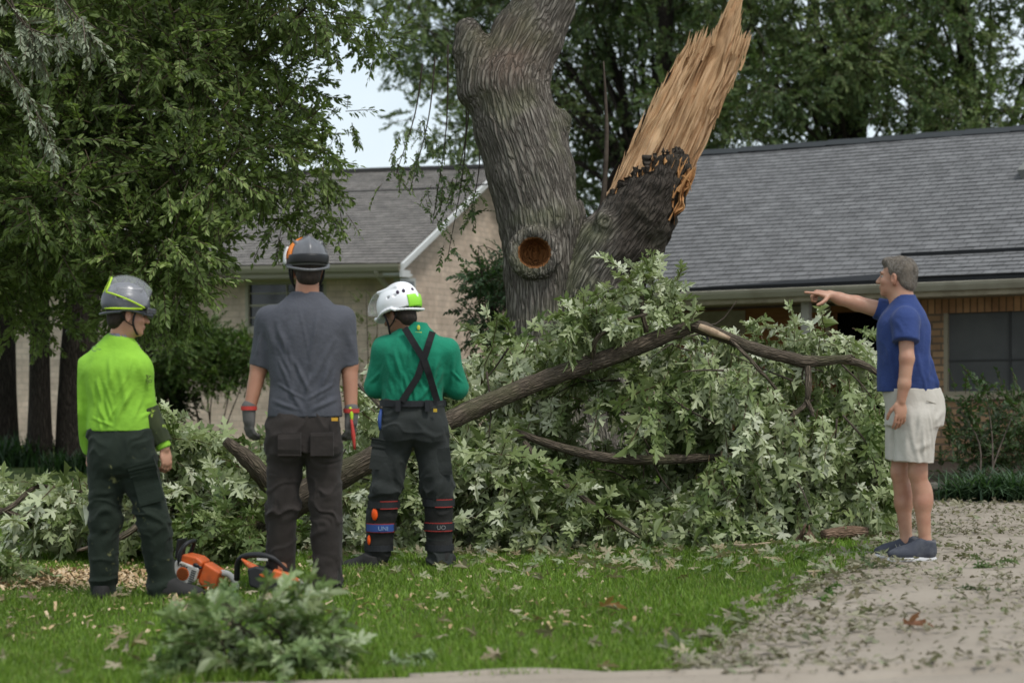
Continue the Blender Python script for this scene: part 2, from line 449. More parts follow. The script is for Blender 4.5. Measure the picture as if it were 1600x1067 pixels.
# driveway: concrete, its near left edge runs diagonally
EDGE = [G(1397, 786)[:2], G(1400, 800)[:2], G(1392, 845)[:2], G(1345, 880)[:2], G(1275, 915)[:2], G(1185, 965)[:2], G(1115, 1022)[:2], G(1040, 1053)[:2], G(760, 1059)[:2], G(300, 1069)[:2], np.array([-9.0, 7.70])]
def drive_edge_x(y):
    """x of the grass edge at depth y for the diagonal part"""
    pts = sorted([(e[1], e[0]) for e in EDGE[:7]]); return np.interp(y, [p[0] for p in pts], [p[1] for p in pts])
def on_drive(x, y):
    x = np.asarray(x); y = np.asarray(y)
    yk = np.interp(x, [e[0] for e in EDGE[6:][::-1]], [e[1] for e in EDGE[6:][::-1]])
    return ((x > drive_edge_x(y)) & (y < 18.6) & (y > EDGE[6][1] - .0)) | (y < yk)
def drive():
    V = []; rows = []
    ys = np.concatenate([np.linspace(-6, 7.4, 8), np.linspace(7.5, 18.5, 90)])
    for y in ys:
        yk = EDGE[6][1]
        if y >= yk: x0 = float(drive_edge_x(y)) + .03 * math.sin(y * 9) + .03 * math.sin(y * 23)
        else:
            xs_ = [e[0] for e in EDGE[6:]][::-1]; ye = [e[1] for e in EDGE[6:]][::-1]
            x0 = None
            # left boundary of the sheet below the kerb line
            order = np.argsort(ye); x0 = float(np.interp(y, np.array(ye)[order], np.array(xs_)[order])) if y > min(ye) else -12.0
        rows.append((x0, y))
    n = 40
    for x0, y in rows:
        for k in range(n): V.append((x0 + (14 - x0) * (k / (n - 1)) ** 1.6, y, 0))
    V = np.array(V); V[:, 2] = gz(V[:, 0]) + .008
    i, j = np.meshgrid(np.arange(len(rows) - 1), np.arange(n - 1), indexing='ij'); a = (i * n + j).ravel()
    return V, np.stack([a, a + 1, a + n + 1, a + n], 1)
m_conc = M('drive_concrete', (.32, .275, .225), .9, var=(1.3, (.24, .203, .163), .35, .7, 8), spots=(26, (.16, .14, .115), .60, .75, 6), bump=(110, .5, .006), spec=.15)
V, Q = ground_sheet(); V[:, 2] -= np.where((V[:, 1] < 7.2) & (V[:, 1] > -7) & (V[:, 0] < 14) | on_drive(V[:, 0] - .35, V[:, 1]) & (V[:, 1] > 7.2) & (V[:, 1] < 18.2) & (V[:, 0] > drive_edge_x(V[:, 1]) + .3) & (V[:, 0] < 13), .05, 0); tag(mesh('lawn', V, Q, m_lawn), kind='structure')
V, Q = drive(); tag(mesh('driveway', V, Q, m_conc), kind='structure')
# strip of walk seen far left
c = G(-40, 792); m2 = MB(); m2.box((c[0] - 1.0, c[1] - .4, c[2] + .004), (3.1, 1.9, .03))
tag(m2.build('path', m_conc), kind='structure')
# mulch bed under the window of the near house
m_mulch = M('bed_mulch', (.035, .025, .017), 1.0, var=(14, (.07, .05, .033), .45, .7), bump=(50, 1, .04))
def sheet(poly, dz, nm, mat, kind='structure'):
    V = np.array([(x, y, float(gz(x)) + dz) for x, y in poly]); tag(mesh(nm, V, [np.arange(len(V))[None, :]], mat, smooth=False), kind=kind)
sheet([(2.6, 18.55), (12, 18.3), (12, 30), (2.4, 30)], .03, 'planting_bed', m_mulch)
# low rolled kerb at the front
kb = MB(); kp = []
for px in np.linspace(640, 1010, 14):
    g = G(px, 1063 - 9 * math.sin((px - 640) / 370 * math.pi) ** 2); kp.append((g[0], g[1], g[2] - .02))
kb.tube(kp, .05, 10); tag(kb.build('kerb', m_conc, smooth=True), kind='structure')

# ================================================================== NEAR HOUSE (right)
A0 = P(1075, 457, 24.5); B0 = P(1600, 436, 22.5)
RU = np.array([B0[0] - A0[0], B0[1] - A0[1]]); RL = np.linalg.norm(RU); RU /= RL; RN = np.array([-RU[1], RU[0]])
RA = A0[:2]; RZ = A0[2]; RT = (B0[2] - A0[2]) / RL
def R3(t, d, z): p = RA + RU * t + RN * d; return np.array([p[0], p[1], z + RT * t])
def Rt(px, d):
    """t of the point at facade depth d that is seen at px"""
    k = (px - 800) / F; b = RA + RN * d; return (k * b[1] - b[0]) / (RU[0] - k * RU[1])
def Rz(px, py, d):
    t = Rt(px, d); y = (RA + RU * t + RN * d)[1]; return CAMH + (HORI - py) / F * y - RT * t
class HB(MB):
    """boxes in a house's own frame (t along the front, d behind the eave line, z up)"""
    def __init__(s, f): super().__init__(); s.f = f
    def hb(s, t0, t1, d0, d1, z0, z1):
        V = []; S = []
        for t in (t0, t1):
            for d in (d0, d1):
                for z in (z0, z1): V.append(s.f(t, d, z)); S.append((t + d, z, 0))
        return s.add(V, [[0, 1, 3, 2], [4, 6, 7, 5], [0, 4, 5, 1], [2, 3, 7, 6], [0, 2, 6, 4], [1, 5, 7, 3]], st=S)
def holes_wall(b, t0, t1, z0, z1, d0, d1, holes):
    ts = sorted({t0, t1, *[h[0] for h in holes], *[h[1] for h in holes]}); zs = sorted({z0, z1, *[h[2] for h in holes], *[h[3] for h in holes]})
    for i in range(len(ts) - 1):
        for j in range(len(zs) - 1):
            tm, zm = (ts[i] + ts[i + 1]) / 2, (zs[j] + zs[j + 1]) / 2
            if any(h[0] < tm < h[1] and h[2] < zm < h[3] for h in holes): continue
            b.hb(ts[i], ts[i + 1], d0, d1, zs[j], zs[j + 1])

def roof_courses(f, t0, t1, d0, z0, d1, z1, expo=.135, lift=.008, jag=0, sd=1):
    """real overlapping shingle courses, st = (along, up the slope)"""
    b = MB(); L = math.hypot(d1 - d0, z1 - z0); n = int(L / expo); r = np.random.default_rng(sd)
    nx_, nz_ = -(z1 - z0) / L, (d1 - d0) / L
    tt = np.linspace(t0, t1, max(2, int((t1 - t0) / .16)))
    for i in range(n + 1):
        s0, s1 = i * expo, min((i + 1) * expo, L)
        if s1 <= s0: continue
        V = []; S = []
        hh = lift * (1 + .35 * r.standard_normal(len(tt)) * .6); sag = .006 * np.sin(tt * 1.3 + i * .15)
        for row, (s, e) in enumerate(((s0, -1), (s0, 1), (s1, 0))):
            for k, t in enumerate(tt):
                off = {-1: -.004, 1: hh[k], 0: 0.0}[e]
                q = s / L; V.append(f(t, d0 + (d1 - d0) * q + nx_ * off, z0 + (z1 - z0) * q + nz_ * off + sag[k])); S.append((t, s0 + expo * (.02 if e < 1 else .03) if e < 1 and row == 0 else (s + (.002 if row == 1 else -.002)), 0))
        m = len(tt); Q = [(r0 * m + k, r0 * m + k + 1, (r0 + 1) * m + k + 1, (r0 + 1) * m + k) for r0 in (0, 1) for k in range(m - 1)]
        b.add(V, Q, st=S)
    return b

m_shingle = brick_mat('shingle_grey', (.165, .164, .166), (.130, .129, .131), (.065, .064, .065), .17, .135, .006, bump=.5, offset=.37)
m_shingle2 = brick_mat('shingle_taupe', (.19, .175, .162), (.145, .135, .126), (.08, .075, .07), .17, .135, .006, bump=.5, offset=.37)
m_flash = M('dark_drip_edge', (.012, .013, .015), .6)
m_gutter = M('gutter_beige', (.42, .39, .31), .5, var=(3, (.33, .30, .23), .4, .7))
m_brickR = brick_mat('brick_tan', (.42, .265, .15), (.29, .17, .09), (.17, .125, .085), .23, .085, .012)
m_soldier = brick_mat('brick_soldier', (.46, .26, .13), (.34, .18, .09), (.12, .08, .05), .085, .5, .008, offset=0)
m_cedar = M('cedar_siding', (.34, .15, .055), .75, var=(3, (.22, .09, .035), .35, .7, 6), scale3=(1, 1, 8), bump=(9, .3, .01))
m_trimR = M('trim_tan', (.42, .36, .26), .6, var=(4, (.24, .20, .14), .4, .7))
m_black = M('dark_interior', (.006, .006, .006), .9)
m_screen = M('window_screen', (.07, .07, .069), .45, var=(2.0, (.10, .10, .098), .35, .7, 5), spec=.4)
m_glass = M('window_glass', (.012, .014, .016), .08, spec=.6)
m_blind = M('window_blind', (.11, .115, .12), .6)

house = thing('brick_house', 'low tan brick house with long grey shingle roof, behind the pointing man', 'house', R3(2, 3, 0))
EZ = RZ               # eave height
tL, tR = Rt(1062, 4.5), 10.0
RD, RH = 4.5, None
ridgeL = P(1080, 236, 1); # ridge height from the picture
RH = Rz(1340, 221, RD)
rb = roof_courses(R3, tL, tR, -.06, EZ + .03, RD, RH, sd=4)
roof = rb.build('roof', m_shingle, house)
bk = HB(R3)
# back slope and gable end, closing the roof
V = [R3(tL, RD, RH), R3(tR, RD, RH), R3(tR, 2 * RD, EZ), R3(tL, 2 * RD, EZ)]; bk.add(V, [[0, 1, 2, 3]], st=[(0, 4, 0), (10, 4, 0), (10, 0, 0), (0, 0, 0)])
bk.build('rear_roof', m_shingle, house)
g = HB(R3); g.add([R3(tL + .3, .1, EZ - .05), R3(tL + .3, RD, RH - .12), R3(tL + .3, 2 * RD - .1, EZ - .05), R3(tL + .3, 2 * RD - .1, -.2), R3(tL + .3, .7, -.2), R3(tL + .3, .7, EZ - .05)],
                  None, None); g.T.append(np.array([[0, 1, 5], [1, 2, 5]]) + 0); g.Q.append(np.array([[5, 2, 3, 4]])); g.build('gable_wall', m_brickR, house)
rc = HB(R3)
for k in range(int((tR - tL) / .33)):          # ridge caps
    t = tL + k * .33; dz = .006 * (k % 2)
    rc.add([R3(t, RD - .15, RH - .045 + dz), R3(t + .335, RD - .15, RH - .05 + dz), R3(t, RD, RH + .045 + dz), R3(t + .335, RD, RH + .04 + dz), R3(t, RD + .15, RH - .045 + dz), R3(t + .335, RD + .15, RH - .05 + dz)], [[0, 1, 3, 2], [2, 3, 5, 4]])
rc.build('ridge_cap', M('ridge_cap_dark', (.03, .034, .037), .8), house)
# low saddle strip of newer shingles near the eave on the right, and its dark edge
ts = Rt(1408, .3)
sb = roof_courses(lambda t, d, z: R3(t, d, z), ts, tR, -.09, EZ + .075, .62, EZ + .36, sd=9); sb.build('lower_roof', m_shingle, house)
fl = HB(R3); fl.hb(ts - .1, tR, .60, .64, EZ + .33, EZ + .40)
V = [R3(tL, -.075, EZ + .014), R3(tR, -.075, EZ + .014), R3(tR, -.068, EZ + .060), R3(tL, -.068, EZ + .052)]
fl.hb(tL, tR, -.085, -.062, EZ + .0, EZ + .055)
# dark exposed strip that tapers up to the saddle
V = [R3(Rt(1090, 0), -.09, EZ + .05), R3(ts + .02, -.09, EZ + .05), R3(ts + .02, .02, EZ + .135), R3(ts - .8, -.04, EZ + .088), R3(Rt(1120, 0), -.07, EZ + .066)]
fl.add(V, None, [[0, 1, 2], [0, 2, 3], [0, 3, 4]]); fl.build('drip_edge', m_flash, house)
gt = HB(R3); gz0 = EZ
prof = [(-.06, -.10), (-.12, -.10), (-.155, -.04), (-.165, -.005), (-.15, -.0), (-.145, -.03), (-.06, -.03)]
V = [R3(t, d, EZ + z) for t in (tL, tR) for d, z in prof]; n = len(prof)
gt.add(V, [(k, (k + 1) % n, n + (k + 1) % n, n + k) for k in range(n)]); gt.build('gutter', m_gutter, house)
fa = HB(R3); fa.hb(tL, tR, -.058, -.03, EZ - .16, EZ + .0); fa.hb(tL, tR, -.03, .62, EZ - .17, EZ - .15); fa.build('soffit', m_trimR, house)
# brick front on the right, window
WD = .55; PD = 1.5
t_pil = Rt(1428, WD); zt, zb_ = Rz(1530, 477, WD), Rz(1530, 617, WD)
w0, w1 = Rt(1474, WD), Rt(1474, WD) + 1.55
wall = HB(R3); top = EZ - .17
holes_wall(wall, t_pil, tR, -.3, top - .17, WD, WD + .22, [(w0, w1, zb_, zt), (w1 + 2.2, w1 + 3.6, zb_, zt)])
wl = wall.build('wall', m_brickR, house)
so = HB(R3); so.hb(t_pil, tR, WD - .004, WD + .22, top - .17, top); so.build('soldier_course', m_soldier, house)
cornerw = HB(R3); cornerw.hb(t_pil, t_pil + .2, WD + .22, PD, -.3, top); cornerw.build('return_wall', m_brickR, house)
def window(parent, f, t0, t1, z0, z1, d, fw, mfr, mgl, bars=0, name='window', rail=True, sill=True):
    wn_ = HB(f)
    wn_.hb(t0, t0 + fw, d - .02, d + .08, z0, z1); wn_.hb(t1 - fw, t1, d - .02, d + .08, z0, z1)
    wn_.hb(t0 + fw, t1 - fw, d - .02, d + .08, z1 - fw, z1); wn_.hb(t0 + fw, t1 - fw, d - .02, d + .08, z0, z0 + fw)
    w = wn_.build(name, mfr, parent)
    p = HB(f); p.hb(t0 + fw, t1 - fw, d + .05, d + .07, z0 + fw, z1 - fw); p.build('pane', mgl, w)
    s = HB(f)
    if rail: zm = (z0 + z1) / 2; s.hb(t0 + fw, t1 - fw, d + .02, d + .049, zm - .018, zm + .018)
    for k in range(bars): tt = t0 + fw + (t1 - t0 - 2 * fw) * (k + 1) / (bars + 1); s.hb(tt - .009, tt + .009, d + .03, d + .047, z0 + fw, z1 - fw)
    if rail and bars:
        for q in (.25, .75): zq = z0 + (z1 - z0) * q; s.hb(t0 + fw, t1 - fw, d + .03, d + .046, zq - .008, zq + .008)
    if rail or bars: s.build('muntin', mfr, w)
    if sill: q = HB(f); q.hb(t0 - .05, t1 + .05, d - .07, d - .021, z0 - .06, z0 + .0); q.build('sill', mfr, w)
    return w
m_frameR = M('window_frame_tan', (.32, .28, .20), .55)
wn1 = window(house, R3, w0, w1, zb_, zt, WD + .03, .045, m_frameR, m_screen, rail=False, sill=False)
sl = HB(R3); sl.hb(w0 - .05, w1 + .05, WD - .04, WD + .05, zb_ - .05, zb_ - .002); sl.build('sill', m_trimR, wn1)
bl = HB(R3); bl.hb((w0 + w1) / 2 - .012, (w0 + w1) / 2 + .012, WD + .055, WD + .075, zb_ + .045, zt - .045); bl.hb(w0 + .045, w1 - .045, WD + .06, WD + .078, zb_ + .40, zb_ + .415); bl.build('mullion', M('mullion_dark', (.05, .05, .049), .6), wn1)
# recessed porch wall: cedar siding with a window, a doorway
pw = HB(R3)
h1 = (Rt(1085, PD), Rt(1137, PD), .5, Rz(1110, 490, PD)); h2 = (Rt(1300, PD), Rt(1400, PD), -.2, Rz(1340, 487, PD)); h3 = (Rt(1180, PD), Rt(1235, PD), -.2, Rz(1200, 488, PD))
holes_wall(pw, tL + .35, t_pil + .1, -.3, top, PD, PD + .2, [h1, h2]); pw.build('porch_wall', m_cedar, house)
window(house, R3, h1[0], h1[1], h1[2], h1[3], PD + .02, .035, m_trimR, m_glass, rail=True)
dr = HB(R3); dr.hb(tL + .5, tR, PD + 1.2, PD + 1.3, -.3, top); dr.build('interior_dark_slab', m_black, house)  # slab behind the doorway; the unlit interior's darkness is put into its near-black colour
bw = HB(R3); bw.hb(tL + .35, tR, 2 * RD - .5, 2 * RD - .3, -.3, EZ - .05); bw.build('rear_wall', m_brickR, house)
tr = HB(R3)
for t in (h2[0] - .08, h1[0] - .07, h1[1] + .005): tr.hb(t, t + .065, PD - .02, PD - .003, -.2 if t != h1[0] else .3, top - .0)
tr.hb(Rt(1235, PD), Rt(1300, PD) - .08, PD - .022, PD - .004, h2[3] + .01, h2[3] + .09)
tr.hb(tL + .35, Rt(1165, PD), PD - .025, PD - .004, top - .32, top - .02)
tr.build('door_trim', m_trimR, house)
pst = HB(R3); tp = Rt(1262, .35); pst.hb(tp, tp + .10, .12, .22, -.2, EZ - .17); pst.build('porch_post', M('post_paint', (.40, .38, .33), .6), house)
# little roof vent near the picture's right edge
vt = HB(R3); dv = 2.7; tv = Rt(1590, dv); zv = EZ + (RH - EZ) * dv / RD
V = [R3(tv, dv - .02, zv + .16), R3(tv + .5, dv - .02, zv + .16), R3(tv + .5, dv + .5, zv + .36), R3(tv, dv + .5, zv + .36),
     R3(tv + .07, dv + .04, zv - .02), R3(tv + .45, dv + .04, zv - .02), R3(tv + .45, dv + .5, zv + .2), R3(tv + .07, dv + .5, zv + .2)]
vt.add(V, [[0, 1, 2, 3], [4, 5, 1, 0], [4, 0, 3, 7], [5, 6, 2, 1]]); vt.build('roof_vent', M('vent_metal', (.16, .16, .15), .5), house)

# ================================================================== FAR HOUSE (left)
C0 = P(612, 415, 30.0); LU = np.array([-.95, .312]); LU /= np.linalg.norm(LU); LN = np.array([.312, .95])
LN /= np.linalg.norm(LN)
LZ = C0[2]
def L3(t, d, z): p = C0[:2] + LU * t + LN * d; return np.array([p[0], p[1], z])
def Lt(px, d): k = (px - 800) / F; b = C0[:2] + LN * d; return (k * b[1] - b[0]) / (LU[0] - k * LU[1])
def Lz(px, py, d): t = Lt(px, d); return CAMH + (HORI - py) / F * (C0[:2] + LU * t + LN * d)[1]
m_brickL = brick_mat('brick_cream', (.66, .53, .43), (.56, .44, .35), (.50, .40, .315), .25, .095, .009, bump=.3)
m_white = M('white_paint', (.60, .61, .60), .6)
m_cream = M('cream_paint', (.40, .37, .29), .6)
house2 = thing('cream_house', 'pale cream brick house with taupe shingle roof and white gable trim, behind the workers', 'house', L3(3, 3, 0))
HD = 4.3; LRH = CAMH + (HORI - 262) / F * (L3(0, HD, 0)[1]); tE = 9.5
rr = roof_courses(L3, -.28, tE, -.35, LZ + .02, HD, LRH, sd=2)
rr.build('roof', m_shingle2, house2)
b = HB(L3); b.add([L3(-.28, HD, LRH), L3(tE, HD, LRH), L3(tE, 2 * HD + .3, LZ), L3(-.28, 2 * HD + .3, LZ)], [[0, 1, 2, 3]], st=[(0, 4, 0), (9, 4, 0), (9, 0, 0), (0, 0, 0)]); b.build('rear_roof', m_shingle2, house2)
b = HB(L3); b.hb(-.28, tE, HD - .1, HD + .1, LRH - .01, LRH + .05); b.build('ridge_cap', M('ridge_cap_taupe', (.05, .048, .046), .8), house2)
w = HB(L3)
wz0, wz1 = Lz(390, 515, .15), Lz(390, 440, .15); wt1, wt0 = Lt(383, .15), Lt(510, .15)
door = (Lt(180, .15), Lt(60, .15), -.2, 2.0)
door = (min(door[0], door[1]), max(door[0], door[1]), -.2, 2.0)
holes_wall(w, 0, tE, -.3, LZ - .12, .15, .37, [(wt0, wt1, wz0, wz1)]); w.build('wall', m_brickL, house2)
gw = HB(L3)
gz_ = lambda d: LZ - .1 + (LRH - LZ) * (1 - abs(d - HD) / HD)
pts = [L3(0, .15, -.3), L3(0, 2 * HD, -.3), L3(0, 2 * HD, gz_(2 * HD)), L3(0, HD, gz_(HD)), L3(0, .15, gz_(.15))]
st = [(0, -.3, 0), (2 * HD, -.3, 0), (2 * HD, gz_(2 * HD), 0), (HD, gz_(HD), 0), (.15, gz_(.15), 0)]
gw.add(pts, None, [[0, 1, 3], [1, 2, 3], [0, 3, 4]], st=st); gw.build('gable_wall', m_brickL, house2)
rk = HB(L3)
def rake(d0, d1, h0, h1, ta, tb_, up, dn):
    V = [L3(t, d, z) for t in (ta, tb_) for d, z in ((d0, h0 - dn), (d1, h1 - dn), (d1, h1 + up), (d0, h0 + up))]
    rk.add(V, [[0, 1, 2, 3], [4, 7, 6, 5], [0, 4, 5, 1], [3, 2, 6, 7], [0, 3, 7, 4], [1, 5, 6, 2]])
rake(-.36, HD, LZ, LRH - .01, -.33, -.285, .01, .085); rake(2 * HD + .3, HD, LZ - .02, LRH - .01, -.33, -.285, .02, .15)
rk.hb(-.33, -.285, -.40, -.08, LZ - .19, LZ - .085); rk.hb(-.284, -.0, -.36, .14, LZ - .16, LZ - .13)
rk.build('rake_board', m_white, house2)
e = HB(L3); prof = [(-.36, -.10), (-.42, -.10), (-.455, -.04), (-.465, .005), (-.445, 0), (-.44, -.03), (-.36, -.03)]
V = [L3(t, d, LZ + z) for t in (-.28, tE) for d, z in prof]; n = 7
e.add(V, [(k, (k + 1) % n, n + (k + 1) % n, n + k) for k in range(n)]); e.build('gutter', m_cream, house2)
e = HB(L3); e.hb(-.28, tE, -.355, -.33, LZ - .17, LZ + .0); e.hb(-.28, tE, -.33, .15, LZ - .19, LZ - .17); e.build('soffit', m_cream, house2)
e = MB(); e.tube([L3(.1, -.4, LZ - .08), L3(.1, -.3, LZ - .16), L3(.0, .02, LZ - .42), L3(.0, .08, LZ - .55), L3(.0, .08, .1)], .042, 8); e.build('downspout', m_cream, house2, smooth=True)
window(house2, L3, wt0, wt1, wz0, wz1, .17, .05, m_cream, m_glass, bars=1)
# small window in the gable end
sm = MB(); RGu = LN; gwz0, gwz1 = 1.95, 2.55
def L3g(t, d, z): return L3(-.02 + d, t, z) if False else L3(-d, t, z)
gwz0, gwz1 = 2.08, 2.58; d0g = .14; wg = window(house2, L3g, d0g, d0g + .66, gwz0, gwz1, .0, .05, m_white, m_glass, rail=False)
# shutter-like light strip
# overhead service wire
wp = [P(60, 300, 26), P(340, 301, 27), P(560, 299, 28.2), P(742, 290, 29), P(900, 272, 30)]
tag(MB().tube(wp, .012, 6, sub=6).build('power_cable', M('cable_black', (.015, .015, .015), .6), loc=wp[0]), 'thin black overhead cable running across in front of the cream house roof', 'cable')
# ================================================================== FOLIAGE
def lance(w=.16, fold=.12, bend=.15):
    V = np.array([(0, 0, 0), (-w, .30, fold * w * 2), (-w * .8, .68, fold * w * 1.6), (0, 1, -bend), (w * .8, .68, fold * w * 1.6), (w, .30, fold * w * 2)])
    V[[1, 2, 4, 5], 2] -= bend * .3
    return V, np.array([[0, 3, 2, 1], [0, 5, 4, 3]])
HALF = [(0, 0), (.08, -.02), (.32, -.08), (.23, .05), (.10, .15), (.27, .21), (.37, .25), (.55, .53), (.36, .47), (.28, .52), (.19, .42), (.085, .40), (.13, .57), (.25, .71), (.12, .74), (.09, .86), (0, 1.03)]
def maple(curl=.25, fold=.18):
    """deeply cut lobed leaf of 2 halves"""
    poly = [Vector((x, y, 0)) for x, y in HALF]
    tris = np.array(tessellate_polygon([poly])); n = len(HALF)
    h = np.array(HALF); R = np.stack([h[:, 0], h[:, 1], fold * np.abs(h[:, 0]) - curl * (h[:, 1] - .2) ** 2], 1)
    Lf = R.copy(); Lf[:, 0] *= -1
    V = np.vstack([R, Lf]); t2 = tris[:, ::-1] + n
    # petiole
    pv = np.array([(-.012, 0, 0), (.012, 0, 0), (.01, -.45, .05), (-.01, -.45, .05)]); k = len(V)
    return np.vstack([V, pv]), np.vstack([tris, t2, [[k, k + 1, k + 2], [k, k + 2, k + 3]]])

def dirmat(d, roll):
    """rotation matrices whose Y axis is d, rolled about it"""
    d = d / (np.linalg.norm(d, axis=1)[:, None] + 1e-9)
    up = np.where(np.abs(d[:, 2:3]) < .95, np.array([[0, 0, 1.0]]), np.array([[1.0, 0, 0]]))
    x = np.cross(d, up); x /= np.linalg.norm(x, axis=1)[:, None]; z = np.cross(x, d)
    c, s = np.cos(roll)[:, None], np.sin(roll)[:, None]
    x2 = c * x + s * z; z2 = -s * x + c * z
    return np.stack([x2, d, z2], 2)          # columns

def spray(leafV, leafF, n, L, leaf, seed, spread=1.0, twig=.004, droop=.25, whorl=False):
    """a twig along +Y carrying n leaves; returns V, faces, leaf id per vertex (-1 twig)"""
    r = np.random.default_rng(seed); Vs = []; Fs = []; ids = []; k = 0
    t = np.linspace(.12, 1, n) + r.uniform(-.03, .03, n)
    for i in range(n):
        base = np.array([0, t[i] * L, -droop * L * t[i] ** 2]); side = 1 if i % 2 else -1
        a = r.uniform(0, 2 * math.pi) if whorl else (0 if side > 0 else math.pi) + r.normal(0, .55)
        out = spread * (1 - .55 * t[i]) + r.normal(0, .15)
        d = np.array([[math.cos(a) * out, 1 - .2 * out, math.sin(a) * out * .8 - .25 + r.normal(0, .18)]])
        Rm = dirmat(d, np.array([r.normal(0, .5)]))[0]
        s = leaf * r.uniform(.5, 1.2)
        off = base + (Rm @ np.array([0, .4, 0])) * s * (1 if whorl else 0)
        Vs.append((leafV * s) @ Rm.T + off); Fs.append(leafF + k); ids += [i] * len(leafV); k += len(leafV)
    tw = np.array([(x * twig, y * L, z * twig - droop * L * y * y) for y in (0, .5, 1) for x, z in ((-1, -.6), (1, -.6), (0, 1))])
    F_ = [(a * 3 + b, a * 3 + (b + 1) % 3, a * 3 + 3 + (b + 1) % 3, a * 3 + 3 + b) for a in (0, 1) for b in range(3)]
    F_ = np.array(F_) + k
    if leafF.shape[1] == 3: F_ = np.vstack([F_[:, [0, 1, 2]], F_[:, [0, 2, 3]]])
    Vs.append(tw); Fs.append(F_); ids += [-1] * 9
    return np.vstack(Vs), np.vstack(Fs), np.array(ids)

class Foliage:
    def __init__(s, temps, pal, twigcol=(.10, .07, .045), seed=1, leafvar=.22):
        s.t = temps; s.pal = np.array(pal, float); s.tw = np.array(twigcol); s.r = np.random.default_rng(seed)
        s.V = []; s.F = []; s.C = []; s.n = 0; s.lv = leafvar
    def add(s, pos, d, scale, palw=None, roll=None):
        """pos (N,3), d (N,3) directions, scale (N,), palw (N,) 0..1 position on the palette"""
        pos = np.asarray(pos); N = len(pos)
        if not N: return
        roll = s.r.normal(0, .7, N) if roll is None else roll
        R = dirmat(np.asarray(d, float), roll); which = s.r.integers(0, len(s.t), N)
        palw = s.r.uniform(0, 1, N) if palw is None else palw
        for k, (V, Fc, ids) in enumerate(s.t):
            m = np.where(which == k)[0]
            if not len(m): continue
            W = np.einsum('nij,vj->nvi', R[m], V) * scale[m][:, None, None] + pos[m][:, None, :]
            nv = len(V); f = (Fc[None] + (np.arange(len(m)) * nv)[:, None, None] + s.n).reshape(-1, Fc.shape[1])
            nl = ids.max() + 1
            w = np.clip(palw[m][:, None] + s.r.normal(0, s.lv, (len(m), nl)), 0, .999) * (len(s.pal) - 1)
            i0 = w.astype(int); fr = (w - i0)[..., None]
            lc = s.pal[i0] * (1 - fr) + s.pal[i0 + 1] * fr
            lc = np.concatenate([lc, np.tile(s.tw, (len(m), 1, 1))], 1)
            c = lc[:, ids, :]
            s.V.append(W.reshape(-1, 3)); s.F.append(f); s.C.append(c.reshape(-1, 3)); s.n += len(m) * nv
    def build(s, name, mat, parent=None, loc=None):
        return mesh(name, np.vstack(s.V), [np.vstack(s.F)], mat, parent, False, {'col': np.vstack(s.C)}, loc)

LV, LF = lance(); LV2, LF2 = lance(.22)
MV, MF = maple(); MV2, MF2 = maple(.45, .35); MV3, MF3 = maple(.1, -.15); MV4, MF4 = maple(.95, .75)
LV0, LF0 = lance(.21)
t_fine = [spray(LV0, LF0, 17, .28, .072, s, 1.2, whorl=(s == 2), droop=.05) for s in (1, 2, 3)]
t_oval = [spray(LV2, LF2, 13, .30, .075, s, 1.0) for s in (4, 5, 6)]
t_maple = [spray(v, f, 9, .32, .120, s, 1.1, twig=.0035, droop=.3) for s, (v, f) in zip((7, 8, 9, 10, 11), ((MV, MF), (MV2, MF2), (MV3, MF3), (MV4, MF4), (MV2, MF2)))]
m_leaf = leaf_mat('leaf_foliage', .45, .36); m_leafgrey = leaf_mat('leaf_maple', .5, .18)
m_bark = bark_mat('bark_grey', (.20, .165, .13), (.055, .042, .032), moss=(.075, .085, .035))
m_barkd = bark_mat('bark_dark', (.075, .06, .048), (.02, .016, .013), scale=1.2)
m_barkb = bark_mat('bark_branch', (.17, .135, .10), (.05, .04, .03), moss=(.10, .12, .045), scale=2.2)
m_twig = M('twig_brown', (.045, .033, .024), .85, var=(12, (.085, .066, .05), .4, .7))

def inpoly(poly, x, y):
    poly = np.array(poly, float); c = np.zeros(len(x), bool); j = len(poly) - 1
    for i in range(len(poly)):
        xi, yi = poly[i]; xj, yj = poly[j]
        hit = ((yi > y) != (yj > y)) & (x < (xj - xi) * (y - yi) / (yj - yi + 1e-9) + xi); c ^= hit; j = i
    return c
def fill(poly, D0, D1, n, seed=0):
    r = np.random.default_rng(seed); p = np.array(poly); out = []
    while len(out) < n:
        x = r.uniform(p[:, 0].min(), p[:, 0].max(), 400); y = r.uniform(p[:, 1].min(), p[:, 1].max(), 400); D = r.uniform(D0, D1, 400)
        for a, b_, d in zip(*(v[inpoly(poly, x, y)] for v in (x, y, D))): out.append(P(a, b_, d))
    return np.array(out[:n])

def clumps(fo, cen, rad, per, sc_, down=.8, r=None, flat=.7, palb=None):
    """sprays scattered through each clump, hanging outwards and down"""
    r = r or np.random.default_rng(5)
    for i, (c, ra) in enumerate(zip(cen, rad)):
        u = r.normal(0, 1, (per, 3)); u /= np.linalg.norm(u, axis=1)[:, None]
        q = r.uniform(.25, 1, per) ** .6
        p = c + u * (q * ra)[:, None] * [1, 1, flat]
        d = u * .7 + [0, 0, -down] + r.normal(0, .45, (per, 3))
        w = (palb[i] if palb is not None else r.uniform(.2, .8)) + r.normal(0, .12, per)
        fo.add(p, d, r.uniform(.75, 1.25, per) * sc_, w)

def limbs(b, base, cen, r0, r, frac=1.0, n=7):
    for c in cen:
        if r.uniform() > frac: continue
        m1 = base + (c - base) * .35 + [0, 0, .25 * np.linalg.norm(c - base) * .5]; m2 = base + (c - base) * .7 + [0, 0, .2] + r.normal(0, .12, 3)
        b.tube([base, m1 + r.normal(0, .1, 3), m2, c], [r0, r0 * .6, r0 * .35, .012], n, sub=4)

